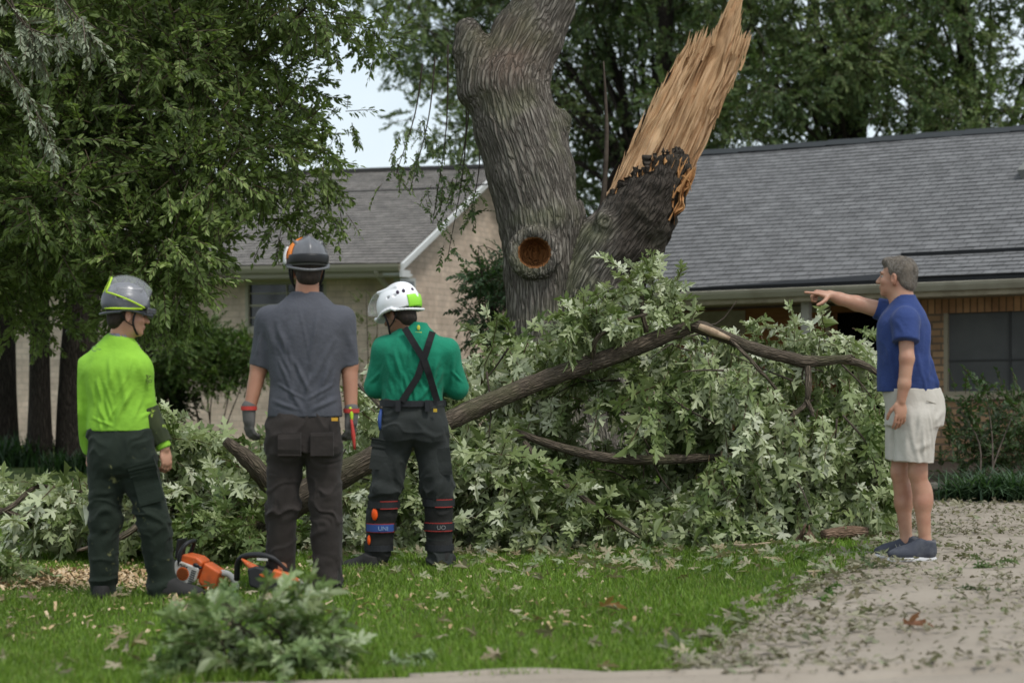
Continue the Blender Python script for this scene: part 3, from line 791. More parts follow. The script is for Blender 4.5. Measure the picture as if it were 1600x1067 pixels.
GREEN_L = [(.080, .112, .036), (.135, .190, .055), (.21, .28, .08), (.33, .40, .15)]
GREEN_R = [(.065, .105, .042), (.105, .160, .058), (.165, .225, .085), (.25, .30, .125)]
# ---- big tree at left, drooping in front of the cream house
rl = np.random.default_rng(21)
t1 = thing('tree', 'large dark tree with drooping foliage in the upper left, trunk behind the hi-vis worker', 'tree', G(126, 727))
g0 = G(126, 727); tb = MB()
D1 = g0[1]
tp1 = np.array([g0 - [0, 0, .1], P(122, 600, D1), P(128, 480, D1), P(140, 330, D1 + .2), P(175, 160, D1 + .3), P(215, -40, D1 + .4), P(260, -330, D1 + .5)])
tb.tube(tp1, [.34, .25, .22, .2, .17, .13, .08], 18, sub=6)
tb.build('trunk', m_barkd, t1, smooth=True)
polyA = [(-260, -420), (480, -420), (570, -150), (530, -20), (450, 30), (425, 100), (440, 190), (425, 240), (420, 290), (350, 310), (285, 350), (255, 420), (235, 490), (220, 430), (200, 460), (120, 470), (60, 470), (-60, 480), (-260, 460)]
cA = fill(polyA, 16.5, 21.5, 235, 31)
radA = rl.uniform(.34, .6, len(cA))
# hanging ends over the roof and down the left house's wall
extra = [(505, 290, 18), (520, 325, 18), (480, 345, 18.2), (440, 350, 18), (420, 300, 18), (455, 270, 17.6), (500, 250, 17.6), (380, 290, 18), (318, 400, 17.6), (300, 450, 17.6), (315, 300, 17.5), (350, 330, 17.5), (290, 480, 18.4), (270, 430, 18), (515, 190, 18.5), (470, 130, 18.5), (520, 60, 18), (560, 25, 18.2), (230, 480, 19), (60, 500, 19.5), (10, 480, 19), (590, 60, 18.6)]
cA2 = np.array([P(*e) for e in extra]); radA2 = rl.uniform(.16, .28, len(cA2))
bb = MB(); limbs(bb, tp1[3], cA[:26], .07, rl); limbs(bb, tp1[4], cA[26:60], .07, rl); limbs(bb, tp1[5], cA[60:85], .06, rl)
bb.tube([P(300, 130, 18), P(318, 50, 18.2), P(330, -60, 18.4)], [.10, .11, .12], 10, sub=4)
bb.tube([P(300, 330, 17.2), P(250, 230, 17), P(165, 120, 17.3)], [.008, .018, .03], 6, sub=4)
bb.build('limb', m_barkd, t1, smooth=True)
fo = Foliage(t_fine, GREEN_L, seed=3)
hA = np.clip((cA[:, 2] - 2) / 6, 0, 1)
clumps(fo, cA, radA, 70, .95, .02, rl, .75, palb=rl.uniform(.25, .75, len(cA)))
clumps(fo, cA2, radA2, 20, .85, .45, rl, .8, palb=rl.uniform(.4, .8, len(cA2)))
fo.build('crown', m_leaf, t1)
fg = Foliage(t_fine, [(.14, .16, .10), (.20, .23, .15), (.28, .31, .22)], seed=13); rn = np.random.default_rng(13)
hb = MB()
for path in ([(-40, -80), (10, 0), (40, 40), (58, 85)], [(60, -60), (100, 0), (130, 40), (150, 75)], [(-30, 40), (10, 100), (50, 165), (92, 240)], [(0, -50), (30, 30), (60, 50), (100, 60)]):
    pp = np.array([P(x, y, 14.5) for x, y in path]); pp, q_ = smooth_path(pp, np.linspace(.010, .003, 4), 8); hb.tube(pp, q_, 5)
    k_ = rn.integers(3, len(pp), 26); fg.add(pp[k_] + rn.normal(0, .02, (26, 3)), (pp[k_] - pp[np.maximum(k_ - 2, 0)]) * 6 + rn.normal(0, .25, (26, 3)) + [0, 0, -.35], rn.uniform(.55, .85, 26))
hb.build('twig', m_twig, t1, smooth=True); fg.build('pale_foliage', m_leafgrey, t1)
# ---- two more dark trunks at far left
def plain_tree(px, py, rad, top, label, cenpoly, D0, D1_, n, seed, pal=GREEN_L, tmp=t_fine, per=26, lean=0, rr_=(.4, .7), scl=1.15, group=None, cat='tree'):
    r = np.random.default_rng(seed); g = G(px, py); D = g[1]; o = thing('tree', label, cat, g, group)
    tpts = np.array([g - [0, 0, .1], P(px + lean * .2, py - 110, D), P(px + lean * .5, py - 300, D), P(px + lean, top, D + .3)])
    MB().tube(tpts, [rad * 1.35, rad, rad * .85, rad * .5], 16, sub=6).build('trunk', m_barkd, o, smooth=True)
    c = fill(cenpoly, D0, D1_, n, seed); b_ = MB(); limbs(b_, tpts[2], c[:n // 3], rad * .22, r, .5, 6); limbs(b_, tpts[3], c[n // 3:], rad * .2, r, .25, 6)
    b_.build('limb', m_barkd, o, smooth=True)
    f = Foliage(tmp, pal, seed=seed); clumps(f, c, r.uniform(*rr_, n), per, scl, .08, r, .7); f.build('crown', m_leaf, o); return o
plain_tree(62, 728, .14, -60, 'slim dark tree trunk at far left, left of the trunk behind the hi-vis worker', [(-200, -250), (240, -250), (200, 380), (120, 470), (-200, 470)], 21.5, 23.5, 50, 41)
plain_tree(6, 722, .17, -80, 'dark tree trunk cut by the left edge of the photo', [(-420, -250), (60, -250), (60, 400), (-30, 470), (-420, 480)], 23, 26, 50, 42)
# ---- wall of trees behind the near house
rr0 = np.random.default_rng(5)
plain_tree(1010, 669, .22, -300, 'tall broad green tree standing behind the ridge left of the splintered stub', [(545, -380), (1120, -380), (1130, 120), (1110, 200), (1090, 340), (1010, 500), (960, 660), (850, 660), (850, 200), (760, 210), (720, 225), (665, 215), (640, 225), (640, 120), (620, 30), (580, -40)], 36, 41, 260, 51, GREEN_R, t_fine, 60, 40, (.5, .85), 1.15)
plain_tree(1300, 672, .24, -200, 'broad dark tree behind the middle of the grey roof', [(1040, -380), (1480, -380), (1500, 190), (1300, 225), (1090, 240), (1040, 150)], 32, 38, 160, 52, GREEN_R, t_fine, 60, 60, (.55, .9), 1.15)
plain_tree(1600, 672, .24, -200, 'dark tree behind the right end of the grey roof', [(1430, -380), (2000, -380), (2000, 220), (1560, 200), (1430, 190)], 32, 38, 150, 53, GREEN_R, t_fine, 60, -120, (.55, .9), 1.15)
# dangling sprays of the middle tree over the cream gable
# ---- small tree right of the gable, behind the big trunk
plain_tree(770, 745, .05, 420, 'small dark shrubby tree against the cream gable wall, left of the broken trunk', [(765, 415), (800, 390), (860, 430), (860, 580), (785, 560), (750, 520), (735, 470)], 21.5, 23, 44, 61, [(.04, .075, .035), (.06, .11, .05), (.09, .15, .065)], t_oval, 22, 0, (.12, .2), .8)
# hanging twigs in front of the gable
o = thing('tree_twig', 'thin leafy twigs hanging in front of the cream gable beside the big trunk', 'twig', P(740, 180, 17.5))
b_ = MB(); f = Foliage(t_oval, GREEN_R, seed=9)
for (x0, y0, x1, y1) in [(680, 150, 640, 300), (700, 130, 676, 350), (735, 170, 705, 320), (730, 200, 700, 400), (745, 250, 735, 340), (660, 160, 618, 275)]:
    a, c_ = P(x0, y0 - 60, 17.5), P(x1, y1, 17.3); b_.tube([a, (a + c_) / 2 + [.05, 0, .04], c_], [.008, .006, .003], 5, sub=5)
    q = rl.uniform(.45, 1, 16)[:, None]; f.add(a + (c_ - a) * q + rl.normal(0, .05, (16, 3)), np.tile([[0, 0, -1.0]], (16, 1)) + rl.normal(0, .6, (16, 3)), rl.uniform(.4, .75, 16))
b_.build('stem', m_twig, o, smooth=True); f.build('foliage', m_leaf, o)

# ---- shrub with bare stems beside the left house
def shrub(pos, label, foliage_pts, rad, stems, tmp, pal, per, sc_, seed, name='shrub', cat='shrub', down=.2, dens=1, group=None):
    r = np.random.default_rng(seed); o = thing(name, label, cat, pos, group); b_ = MB()
    for tip in stems: b_.tube([pos + r.normal(0, .06, 3) * [1, 1, 0], pos + (tip - pos) * .5 + r.normal(0, .04, 3) + [0, 0, .05], tip], [.010, .008, .004], 6, sub=4)
    if stems is not None and len(stems): b_.build('stem', m_twig, o, smooth=True)
    f = Foliage(tmp, pal, seed=seed); clumps(f, foliage_pts, np.full(len(foliage_pts), rad) * r.uniform(.7, 1.3, len(foliage_pts)), per, sc_, down, r, .9); f.build('foliage', m_leaf, o); return o
PALS = [(.045, .085, .022), (.085, .15, .035), (.16, .24, .06)]
g = G(330, 722); c = fill([(245, 530), (290, 520), (340, 515), (400, 535), (410, 580), (330, 600), (250, 600)], g[1] - .7, g[1] + .7, 40, 71)
shrub(g, 'rounded shrub on tall bare stems in front of the cream house wall', c, .18, [P(300, 560, g[1]), P(318, 560, g[1]), P(345, 570, g[1] + .2), P(365, 575, g[1]), P(392, 570, g[1]), P(285, 570, g[1])], t_oval, PALS, 42, .7, 72, down=-.1)
g = G(575, 724); c = np.array([P(x, y, g[1]) for x, y in ((572, 475), (566, 510), (580, 540), (570, 570), (590, 590), (560, 600), (585, 500))])
shrub(g, 'spindly sapling with small yellow-green leaves between the grey-shirted and green-shirted workers', c, .10, [P(572, 450, g[1]), P(590, 480, g[1])], t_oval, [(.10, .14, .035), (.16, .2, .06)], 9, .5, 73, 'sapling', 'sapling', down=-.6)
g = G(250, 722); c = fill([(170, 500), (260, 490), (270, 650), (240, 700), (180, 700)], g[1], g[1] + 1, 30, 74)
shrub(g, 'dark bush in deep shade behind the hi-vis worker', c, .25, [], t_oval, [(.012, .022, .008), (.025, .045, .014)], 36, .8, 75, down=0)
# grassy clumps at far left
def grass_clump(pos, n, h, spread, pal, seed, label, name='fern_clump', cat='plant', wid=.012, fan=.9, group=None):
    r = np.random.default_rng(seed); V = []; Q = []; C = []; k = 0; pal = np.array(pal)
    for i in range(n):
        b0 = pos + np.array([r.normal(0, spread), r.normal(0, spread * .6), 0]); a = r.uniform(0, 2 * math.pi); o_ = r.uniform(.25, 1) * fan; L_ = h * r.uniform(.6, 1.1); d = np.array([math.cos(a), math.sin(a), 0]); s = np.array([-d[1], d[0], 0]); w = wid * r.uniform(.6, 1.2)
        pts = [b0 + d * o_ * L_ * t * t * .9 + [0, 0, L_ * (t - .45 * o_ * t * t)] for t in (0, .35, .7, 1)]
        for p, ww in zip(pts, (w, w, w * .7, w * .1)): V += [p - s * ww, p + s * ww]
        Q += [(k + 2 * j, k + 2 * j + 1, k + 2 * j + 3, k + 2 * j + 2) for j in range(3)]; k += 8
        C += [pal[r.integers(len(pal))] * r.uniform(.7, 1.2)] * 8
    return tag(mesh(name, np.array(V), [np.array(Q)], m_leaf, None, False, {'col': np.array(C)}, pos), label, cat, group)
PG = [(.02, .05, .018), (.035, .075, .025), (.05, .10, .035)]
grass_clump(G(20, 728), 420, .50, .32, PG, 81, 'dark strappy plant clump at the foot of the leftmost trunks')
grass_clump(G(115, 738), 300, .34, .24, PG, 82, 'low dark strappy plants between the trunk and the hi-vis worker')
PL = [(.03, .065, .03), (.05, .095, .042), (.075, .13, .06)]
for k, (px, py, lb) in enumerate([(1530, 782, 'arching strap-leaved clump on the bed edge, nearest the pointing man'), (1590, 783, 'arching strap-leaved clump at the right edge of the photo, on the bed')]):
    grass_clump(G(px, py), 650, .38, .16, PL, 90 + k, lb, 'lily_clump', 'plant', .008, 1.9, group='strap-leaved plants along the bed')
c0 = G(1520, 772); cc = fill([(1480, 640), (1530, 625), (1600, 640), (1700, 640), (1700, 750), (1490, 750), (1475, 700)], 19.4, 20.4, 46, 83)
shrub(G(1545, 765), 'loose dark leafy shrub growing against the brick below the window', cc, .2, [P(1500, 640, 19.6), P(1540, 610, 19.7), P(1590, 630, 19.7)], t_oval, [(.03, .055, .02), (.05, .085, .03), (.08, .13, .045)], 12, .75, 84, down=-.5)
rk_ = MB(); g = G(1466, 781); rk_.ell(g + [0, .1, .05], (.13, .11, .10)); ob = rk_.build('rock', M('rock_grey', (.13, .12, .10), .9, bump=(20, .6, .02)), smooth=True, loc=g)
tag(ob, 'small grey-brown rock at the end of the planting bed by the man\'s calf', 'rock')
# ================================================================== THE BROKEN TREE
TD = 17.0
TS = F / TD
def T(px, py, dy=0): return P(px, py, TD + dy)
def axis_st(V, axes):
    """across / across / along coordinates about the nearest axis"""
    best = np.full(len(V), 1e9); S = np.zeros((len(V), 3))
    for ai, ax in enumerate(axes):
        ax = np.array(ax); L = 0
        for i in range(len(ax) - 1):
            a, b = ax[i], ax[i + 1]; ab = b - a; l = np.linalg.norm(ab); u = ab / l
            t = np.clip((V - a) @ u, 0 if i else -9, l if i < len(ax) - 2 else 9); q = V - a - t[:, None] * u; d = np.linalg.norm(q, axis=1)
            N = np.cross(u, [0, 1.0, 0]); N /= np.linalg.norm(N); B = np.cross(u, N); m = d < best
            S[m] = np.stack([q @ N, q @ B, L + t + 7.3 * ai], 1)[m]; best[m] = d[m]; L += l
    return S
def furrow(V, S, Nn, amp, sc_=1.0):
    p = S * [27 * sc_, 27 * sc_, 3.2 * sc_]; w = fbm(p * .4 + 5, 2)[:, None] * .45
    n1 = np.abs(vnoise(p + w)); n2 = np.abs(vnoise(p * 2.1 + 9 + w))
    h = np.clip(n1 * 2.2, 0, 1) * .7 + np.clip(n2 * 2.2, 0, 1) * .3
    return V + Nn * ((h - .55) * amp)[:, None]
tree0 = thing('broken_tree', 'big rugged tree trunk with a pale splintered stub where its right stem snapped off', 'tree', T(870, 792))
ax1 = [T(885, 815), T(868, 700), T(856, 600), T(850, 520), T(850, 430), T(846, 340), T(829, 270), T(807, 200), T(793, 130), T(824, 60, .05), T(857, 0, .1), T(885, -60, .15), T(905, -150, .2)]
r1 = np.array([110, 90, 75, 59, 60, 66, 67, 65, 62, 54, 45, 42, 40]) / TS
ax2 = [T(935, 815), T(925, 700), T(915, 600), T(905, 520), T(922, 450, -.02), T(955, 395, -.05), T(992, 345, -.06), T(1018, 300, -.02), T(1032, 262, -.01)]
r2 = np.array([95, 78, 70, 60, 60, 60, 58, 52, 46]) / TS
fld = Field(T(690, 830, -.8), T(1115, -140, .8), .0125)
fld.path(ax1, r1, .05); fld.path(ax2, r2, .05)
fld.path([T(760, 130), T(738, 80, -.03), T(731, 50, -.03)], np.array([50, 27, 20]) / TS, .08)               # stub of an old limb
fld.cone(T(848, 250, -.0), T(875, 190, .02), .12, .10, .08)
for (px, py, r_) in [(800, 800, 60), (990, 800, 55), (870, 812, 80)]: fld.cone(T(880, 700), T(px, py, -.05), .3, r_ / TS, .12)    # root flare
kc = T(835, 395, -.36)                                                                                  # healed ring round the pruning wound
for a in np.linspace(0, 2 * math.pi, 28, endpoint=False):
    b2 = a + 2 * math.pi / 28; rr = .045 + .006 * math.sin(a * 5)
    fld.cone(kc + [.178 * math.cos(a), .02 * math.sin(a * 3), .168 * math.sin(a)], kc + [.178 * math.cos(b2), .02 * math.sin(b2 * 3), .168 * math.sin(b2)], rr, rr, .035)
fld.ell(kc + [0, .10, 0], (.22, .16, .21), None, .05)
fld.ell(kc + [0, -.02, 0], (.128, .19, .115), None, .02, 's')
fld.ell(T(945, 345, -.30), (.085, .09, .09), None, .05); fld.ell(T(943, 345, -.41), (.035, .05, .045), None, .02, 's')   # burl
fld.cone(T(1010, 380, -.1), T(1046, 322, -.12), .16, .06, .06); fld.cone(T(1040, 340, -.1), T(1058, 312, -.12), .06, .012, .03)
fld.ell(T(985, 395, -.12), (.22, .2, .16), None, .08)
# snap the stem off with a ragged plane
sl, g_ = fld.sub(fld.lo, fld.lo + fld.h * fld.n)
X_, Y_, Z_ = np.broadcast_arrays(g_[0], g_[1], g_[2]); pc = T(1000, 283); axd = np.array([-.42, 0, .91])
near = (X_ > .55) & (Z_ > 2.2)
pp = np.stack([X_[near] * 16, Y_[near] * 14, Z_[near] * 2.5], 1)
cutd = ((X_[near] - pc[0]) * axd[0] + (Z_[near] - pc[2]) * axd[2]) + .24 * np.abs(vnoise(pp * 1.5)) + .08 * vnoise(pp * 4) - .03 - .02 + .12 * np.clip((Y_[near] - TD) / .3, -1, 1)
dd = fld.d[near]; fld.d[near] = np.maximum(dd, cutd)
V, Q = fld.surf(); S = axis_st(V, [smooth_path(np.array(ax1), np.ones(len(ax1)), 6)[0], smooth_path(np.array(ax2), np.ones(len(ax2)), 6)[0]]); Nn = vnormals(V, Q)
inside = ((V[:, 0] - kc[0]) ** 2 / .14 ** 2 + (V[:, 2] - kc[2]) ** 2 / .128 ** 2 < 1) & (V[:, 1] < TD) & (V[:, 1] < kc[1] + .3)
w_ = np.where(inside, .15, 1.0); V2 = furrow(V, S, Nn, .016); V = V + (V2 - V) * w_[:, None]
V += Nn * (.012 * fbm(V * 5, 2))[:, None]
dkk = np.clip(((V[:, 0] - T(935, 0)[0]) / .2), 0, 1) * np.clip((V[:, 2] - T(0, 450)[2]) / .3, 0, 1); V += Nn * (dkk * ((.045 * fbm(V * 4.5 + 3, 2) - .015) + .03 * fbm(V * 13, 2)))[:, None]
# bark / old dark bark / heartwood colours: coverage of the material, by place
colr = np.tile(np.array([[.0, .0, .0]]), (len(V), 1))
dk = np.clip(((V[:, 0] - T(935, 0)[0]) / .2), 0, 1) * np.clip((V[:, 2] - T(0, 470)[2]) / .4, 0, 1)
colr[:, 0] = np.clip(dk * (1.1 + .6 * fbm(V * 4, 3)), 0, 1)                   # R = blackened bark of the snapped stem
colr[:, 1] = np.where(inside, 1, 0)                                         # G = bare wood in the wound
br = np.exp(-(((V[:, 0] - T(800, 0)[0]) / .28) ** 2 + ((V[:, 2] - T(0, 90)[2]) / .30) ** 2)); colr[:, 2] = np.clip(br * (.8 + .8 * fbm(V * 6 + 3, 3)), 0, 1) # B = reddish worn bark
def trunk_mat():
    m = bark_mat('bark_main', (.26, .235, .20), (.055, .046, .038), moss=(.14, .15, .075)); nt = m.node_tree; N = nt.nodes.new; L = nt.links.new
    b = nt.nodes['Principled BSDF']; src = b.inputs['Base Color'].links[0].from_socket
    at = N('ShaderNodeAttribute'); at.attribute_name = 'col'; sp = N('ShaderNodeSeparateColor'); L(at.outputs['Color'], sp.inputs[0])
    for k, c in ((0, (.040, .032, .026)), (2, (.17, .115, .085))):
        ml = N('ShaderNodeMix'); ml.data_type = 'RGBA'
        q = N('ShaderNodeMath'); q.operation = 'MULTIPLY'; L(sp.outputs[k], q.inputs[0]); q.inputs[1].default_value = .88 if k == 0 else .6
        L(q.outputs[0], ml.inputs['Factor']); L(src, ml.inputs['A']); ml.inputs['B'].default_value = lin(c); src = ml.outputs['Result']
    wv = N('ShaderNodeTexNoise'); wv.inputs['Scale'].default_value = 30; wv.inputs['Detail'].default_value = 6
    wr = N('ShaderNodeMix'); wr.data_type = 'RGBA'; wr.inputs['A'].default_value = (.34, .15, .05, 1); wr.inputs['B'].default_value = (.16, .065, .025, 1)
    tc = N('ShaderNodeTexCoord'); L(tc.outputs['Object'], wv.inputs['Vector']); L(wv.outputs['Fac'], wr.inputs['Factor'])
    ml = N('ShaderNodeMix'); ml.data_type = 'RGBA'; L(sp.outputs[1], ml.inputs['Factor']); L(src, ml.inputs['A']); L(wr.outputs['Result'], ml.inputs['B'])
    L(ml.outputs['Result'], b.inputs['Base Color']); return m
mesh('trunk', V, [Q], trunk_mat(), tree0, True, {'st': S, 'col': colr})
# upper limb beyond the frame with its own crown
ub = MB(); ub.tube([T(903, -140, .2), T(935, -280, .3), T(940, -420, .4), T(1000, -560, .5)], [.235, .2, .15, .06], 18, sub=5)
ub.tube([T(935, -280, .3), T(1050, -380, .1), T(1160, -430, 0)], [.1, .07, .02], 10, sub=4); ub.tube([T(930, -260, .3), T(820, -380, .4), T(720, -420, .5)], [.1, .07, .02], 10, sub=4)
ub.build('limb', m_bark, tree0, smooth=True)
rq = np.random.default_rng(77); cc = fill([(640, -560), (1240, -560), (1240, -330), (960, -290), (640, -330)], 16, 19, 34, 77)
f = Foliage(t_maple, [(.06, .10, .025), (.11, .16, .05)], seed=77); clumps(f, cc, rq.uniform(.35, .5, len(cc)), 16, 1.0, .7, rq); f.build('crown', m_leafgrey, tree0)
# splintered wood
def wood_mat(name, c1, c2, c3):
    m, nt, b = nmat(name); N = nt.nodes.new; L = nt.links.new
    at = N('ShaderNodeAttribute'); at.attribute_name = 'st'
    mp = N('ShaderNodeMapping'); mp.inputs['Scale'].default_value = (20, 20, 2.2); L(at.outputs['Vector'], mp.inputs['Vector'])
    n1 = N('ShaderNodeTexNoise'); n1.inputs['Scale'].default_value = 1.0; n1.inputs['Detail'].default_value = 7; n1.inputs['Roughness'].default_value = .65; n1.inputs['Distortion'].default_value = .4
    L(mp.outputs['Vector'], n1.inputs['Vector'])
    rp = N('ShaderNodeValToRGB'); e = rp.color_ramp.elements; e[0].position = .3; e[0].color = lin(c3); e[1].position = .68; e[1].color = lin(c1)
    x = e.new(.47); x.color = lin(c2); L(n1.outputs['Fac'], rp.inputs['Fac'])
    n2 = N('ShaderNodeTexNoise'); n2.inputs['Scale'].default_value = 4; n2.inputs['Detail'].default_value = 4; L(at.outputs['Vector'], n2.inputs['Vector'])
    r2 = N('ShaderNodeMapRange'); r2.inputs['From Min'].default_value = .35; r2.inputs['From Max'].default_value = .7; r2.inputs['To Min'].default_value = 1.08; r2.inputs['To Max'].default_value = .72
    L(n2.outputs['Fac'], r2.inputs['Value']); ml = N('ShaderNodeMix'); ml.data_type = 'RGBA'; ml.blend_type = 'MULTIPLY'; ml.inputs['Factor'].default_value = 1
    L(rp.outputs['Color'], ml.inputs['A']); L(r2.outputs['Result'], ml.inputs['B']); L(ml.outputs['Result'], b.inputs['Base Color'])
    b.inputs['Roughness'].default_value = .75; b.inputs['Specular IOR Level'].default_value = .25
    bp = N('ShaderNodeBump'); bp.inputs['Strength'].default_value = .8; bp.inputs['Distance'].default_value = .012; L(n1.outputs['Fac'], bp.inputs['Height']); L(bp.outputs['Normal'], b.inputs['Normal'])
    return m
m_wood = wood_mat('torn_wood', (.70, .48, .295), (.56, .355, .195), (.27, .145, .065))
m_woodo = wood_mat('torn_wood_orange', (.58, .33, .15), (.44, .22, .085), (.16, .07, .03))
def slab(Bp, Tp, nu, nl, jag, bulge, thick, seed, dyb=0, dyt=0, wob=.02, amp=.03, groove=0):
    """torn board between a bottom and a top outline (px, a) with depth; closed front and back"""
    Bp = np.array(Bp, float); Tp = np.array(Tp, float); a = np.linspace(0, 1, nu); l = np.linspace(0, 1, nl)
    bx = np.interp(a, Bp[:, 0], Bp[:, 1]); by = np.interp(a, Bp[:, 0], Bp[:, 2]); tx = np.interp(a, Tp[:, 0], Tp[:, 1]); ty = np.interp(a, Tp[:, 0], Tp[:, 2])
    r = np.random.default_rng(seed); j = (np.abs(vnoise(np.stack([a * nu * .23 + seed, a * 0, a * 0], 1))) * 1.4 + r.uniform(0, .5, nu)) * jag
    A, Lg = np.meshgrid(a, l, indexing='ij')
    q = np.array([-(by.mean() - ty.mean()), (bx.mean() - tx.mean())])
    px = bx[:, None] + (tx - bx)[:, None] * Lg; py = by[:, None] + (ty - by)[:, None] * Lg
    lenp = np.hypot(tx - bx, ty - by); sh = (j / lenp)[:, None] * Lg ** 3
    px = px - (tx - bx)[:, None] * sh; py = py - (ty - by)[:, None] * sh
    along = Lg * 1.7
    n1 = (fbm(np.stack([A.ravel() * 7 + seed, along.ravel() * 1.6, A.ravel() * 0], 1), 4) + .35 * vnoise(np.stack([A.ravel() * 36, along.ravel() * 5, A.ravel() * 0], 1))).reshape(A.shape)
    n2 = np.abs(vnoise(np.stack([A.ravel() * 14 + seed, along.ravel() * 1.6, A.ravel() * 0 + 4], 1))).reshape(A.shape)
    dy = dyb * (1 - Lg) + dyt * Lg + bulge * (4 * (A - .5) ** 2 - 1) * -1 * .5 + amp * 1.6 * n1 - amp * .9 * n2
    dy = dy + groove * (.11 * np.exp(-((A - .20 - .10 * Lg) / .022) ** 2) * np.clip((.8 - Lg) * 4, 0, 1) + .06 * np.exp(-((A - .62 + .1 * Lg) / .016) ** 2) * np.clip((Lg - .3) * 4, 0, 1) * np.clip((.95 - Lg) * 5, 0, 1) + .05 * np.exp(-((A - .42) / .012) ** 2) * np.clip((.5 - Lg) * 5, 0, 1))
    th = thick * np.sqrt(np.clip(1 - (2 * A - 1) ** 2, .02, 1)) * (1 - .75 * Lg ** 4)
    px = px + wob * TS * vnoise(np.stack([A.ravel() * 3, along.ravel() * 4, A.ravel() * 0 + 8 + seed], 1)).reshape(A.shape)
    Fv = np.stack([T(x, y, d) for x, y, d in zip(px.ravel(), py.ravel(), dy.ravel())]); Bv = np.stack([T(x, y, d) for x, y, d in zip(px.ravel(), py.ravel(), (dy + th).ravel())])
    n = nu * nl; V = np.vstack([Fv, Bv]); i, k = np.meshgrid(np.arange(nu - 1), np.arange(nl - 1), indexing='ij'); c = (i * nl + k).ravel()
    Qf = np.stack([c, c + nl, c + nl + 1, c + 1], 1); Qb = Qf[:, ::-1] + n; side = []
    for k in range(nl - 1): side += [(k, k + 1, k + 1 + n, k + n), ((nu - 1) * nl + k + 1, (nu - 1) * nl + k, (nu - 1) * nl + k + n, (nu - 1) * nl + k + 1 + n)]
    for i in range(nu - 1): side += [(i * nl + nl - 1, (i + 1) * nl + nl - 1, (i + 1) * nl + nl - 1 + n, i * nl + nl - 1 + n), ((i + 1) * nl, i * nl, i * nl + n, (i + 1) * nl + n)]
    w = .6; st = np.stack([(A * w).ravel(), dy.ravel(), along.ravel()], 1); st = np.vstack([st, st + [0, .1, 0]])
    return V, np.vstack([Qf, Qb, np.array(side)]), st
wood = MB()
V, Q, S = slab([(0, 946, 306), (.4, 985, 318), (.8, 1045, 320), (1, 1068, 300)],
               [(0, 1078, 58), (.1, 1088, 60), (.2, 1104, 48), (.28, 1114, 60), (.36, 1124, 40), (.46, 1142, 0), (.55, 1152, -26), (.62, 1166, -18), (.67, 1156, 38), (.74, 1160, 56), (.82, 1160, 52), (.9, 1170, 60), (1, 1178, 52)], 120, 200, 12, .10, .20, 3, .10, .06, .014, .045, 1)
wood.add(V, Q, st=S)
V, Q, S = slab([(0, 944, 312), (1, 982, 322)], [(0, 1076, 62), (.5, 1082, 70), (1, 1092, 96)], 24, 120, 40, .03, .10, 5, -.04, -.02, .012, .02); wood.add(V, Q, st=S)
V, Q, S = slab([(0, 1052, 300), (1, 1074, 290)], [(0, 1150, 120), (.5, 1160, 84), (1, 1172, 62)], 20, 110, 40, .03, .10, 8, -.02, -.03, .012, .02); wood.add(V, Q, st=S)
wood.build('splintered_wood', m_wood, tree0, smooth=False)
sp = MB(); rs = np.random.default_rng(17)
TOP = [(1078, 58), (1090, 58), (1104, 50), (1116, 56), (1126, 38), (1140, 6), (1152, -20), (1164, -10), (1157, 42), (1162, 56), (1170, 58), (1177, 54)]
for k in range(150):
    a = rs.uniform(0, len(TOP) - 1.001); i = int(a); x = TOP[i][0] + (TOP[i + 1][0] - TOP[i][0]) * (a - i); y = TOP[i][1] + (TOP[i + 1][1] - TOP[i][1]) * (a - i)
    if k > 84: q = rs.uniform(.1, .9); sgn = rs.integers(0, 2); x, y = ((946 + (1078 - 946) * q, 306 + (58 - 306) * q), (1076 + (1177 - 1076) * q, 270 + (60 - 270) * q))[sgn]
    L_ = rs.uniform(14, 46); dx = .42 * L_ + rs.normal(0, 2.5); r_ = rs.uniform(.003, .012); dp = rs.uniform(-.02, .10)
    b0 = T(x - dx, y + L_, dp); b1 = T(x + rs.normal(0, 2), y - rs.uniform(0, 12), dp + rs.normal(-.01, .02)); sp.tube([b0, (b0 + b1) / 2 + rs.normal(0, .004, 3), b1], [r_, r_, r_ * .12], 5, sub=2, flat=.5)
for k in range(70):
    q = rs.uniform(.22, .95); w_ = rs.uniform(.05, .95); x = (946 + 132 * q) * (1 - w_) + (1072 + 105 * q) * w_; y = (306 - 248 * q) * (1 - w_) + (285 - 228 * q) * w_; L_ = rs.uniform(25, 80); dq = .02 - .03 * q; b0 = T(x - .45 * L_, y + L_, dq + .01); b1 = T(x, y, dq - rs.uniform(.0, .035)); r_ = rs.uniform(.003, .009)
    sp.tube([b0, (b0 + b1) / 2, b1], [r_, r_, r_ * .1], 5, sub=2, flat=.6)
sp.build('fibre', m_wood, tree0)
lp = MB(); LP = np.array([(958, 306), (985, 288), (1008, 268), (1030, 256), (1050, 248), (1070, 252), (1086, 266), (1080, 285)], float)
for k in range(110):
    a = rs.uniform(0, 6.99) if k < 60 else rs.uniform(3.2, 6.99); i = int(a); q = LP[i] + (LP[i + 1] - LP[i]) * (a - i); L_ = rs.uniform(10, 34); r_ = rs.uniform(.005, .017); dp = -.22 + .12 * abs(a - 3.2) / 3.5 + rs.normal(0, .03)
    b0 = T(q[0] - .4 * L_, q[1] + L_, dp); b1 = T(q[0] + rs.normal(0, 3), q[1] - rs.uniform(-4, 9), dp + rs.normal(0, .02)); lp.tube([b0, (b0 + b1) / 2 + rs.normal(0, .006, 3), b1], [r_, r_ * .9, r_ * .1], 5, sub=2, flat=.5)
lp.build('rim_splinter', m_woodo, tree0)
ow = MB()
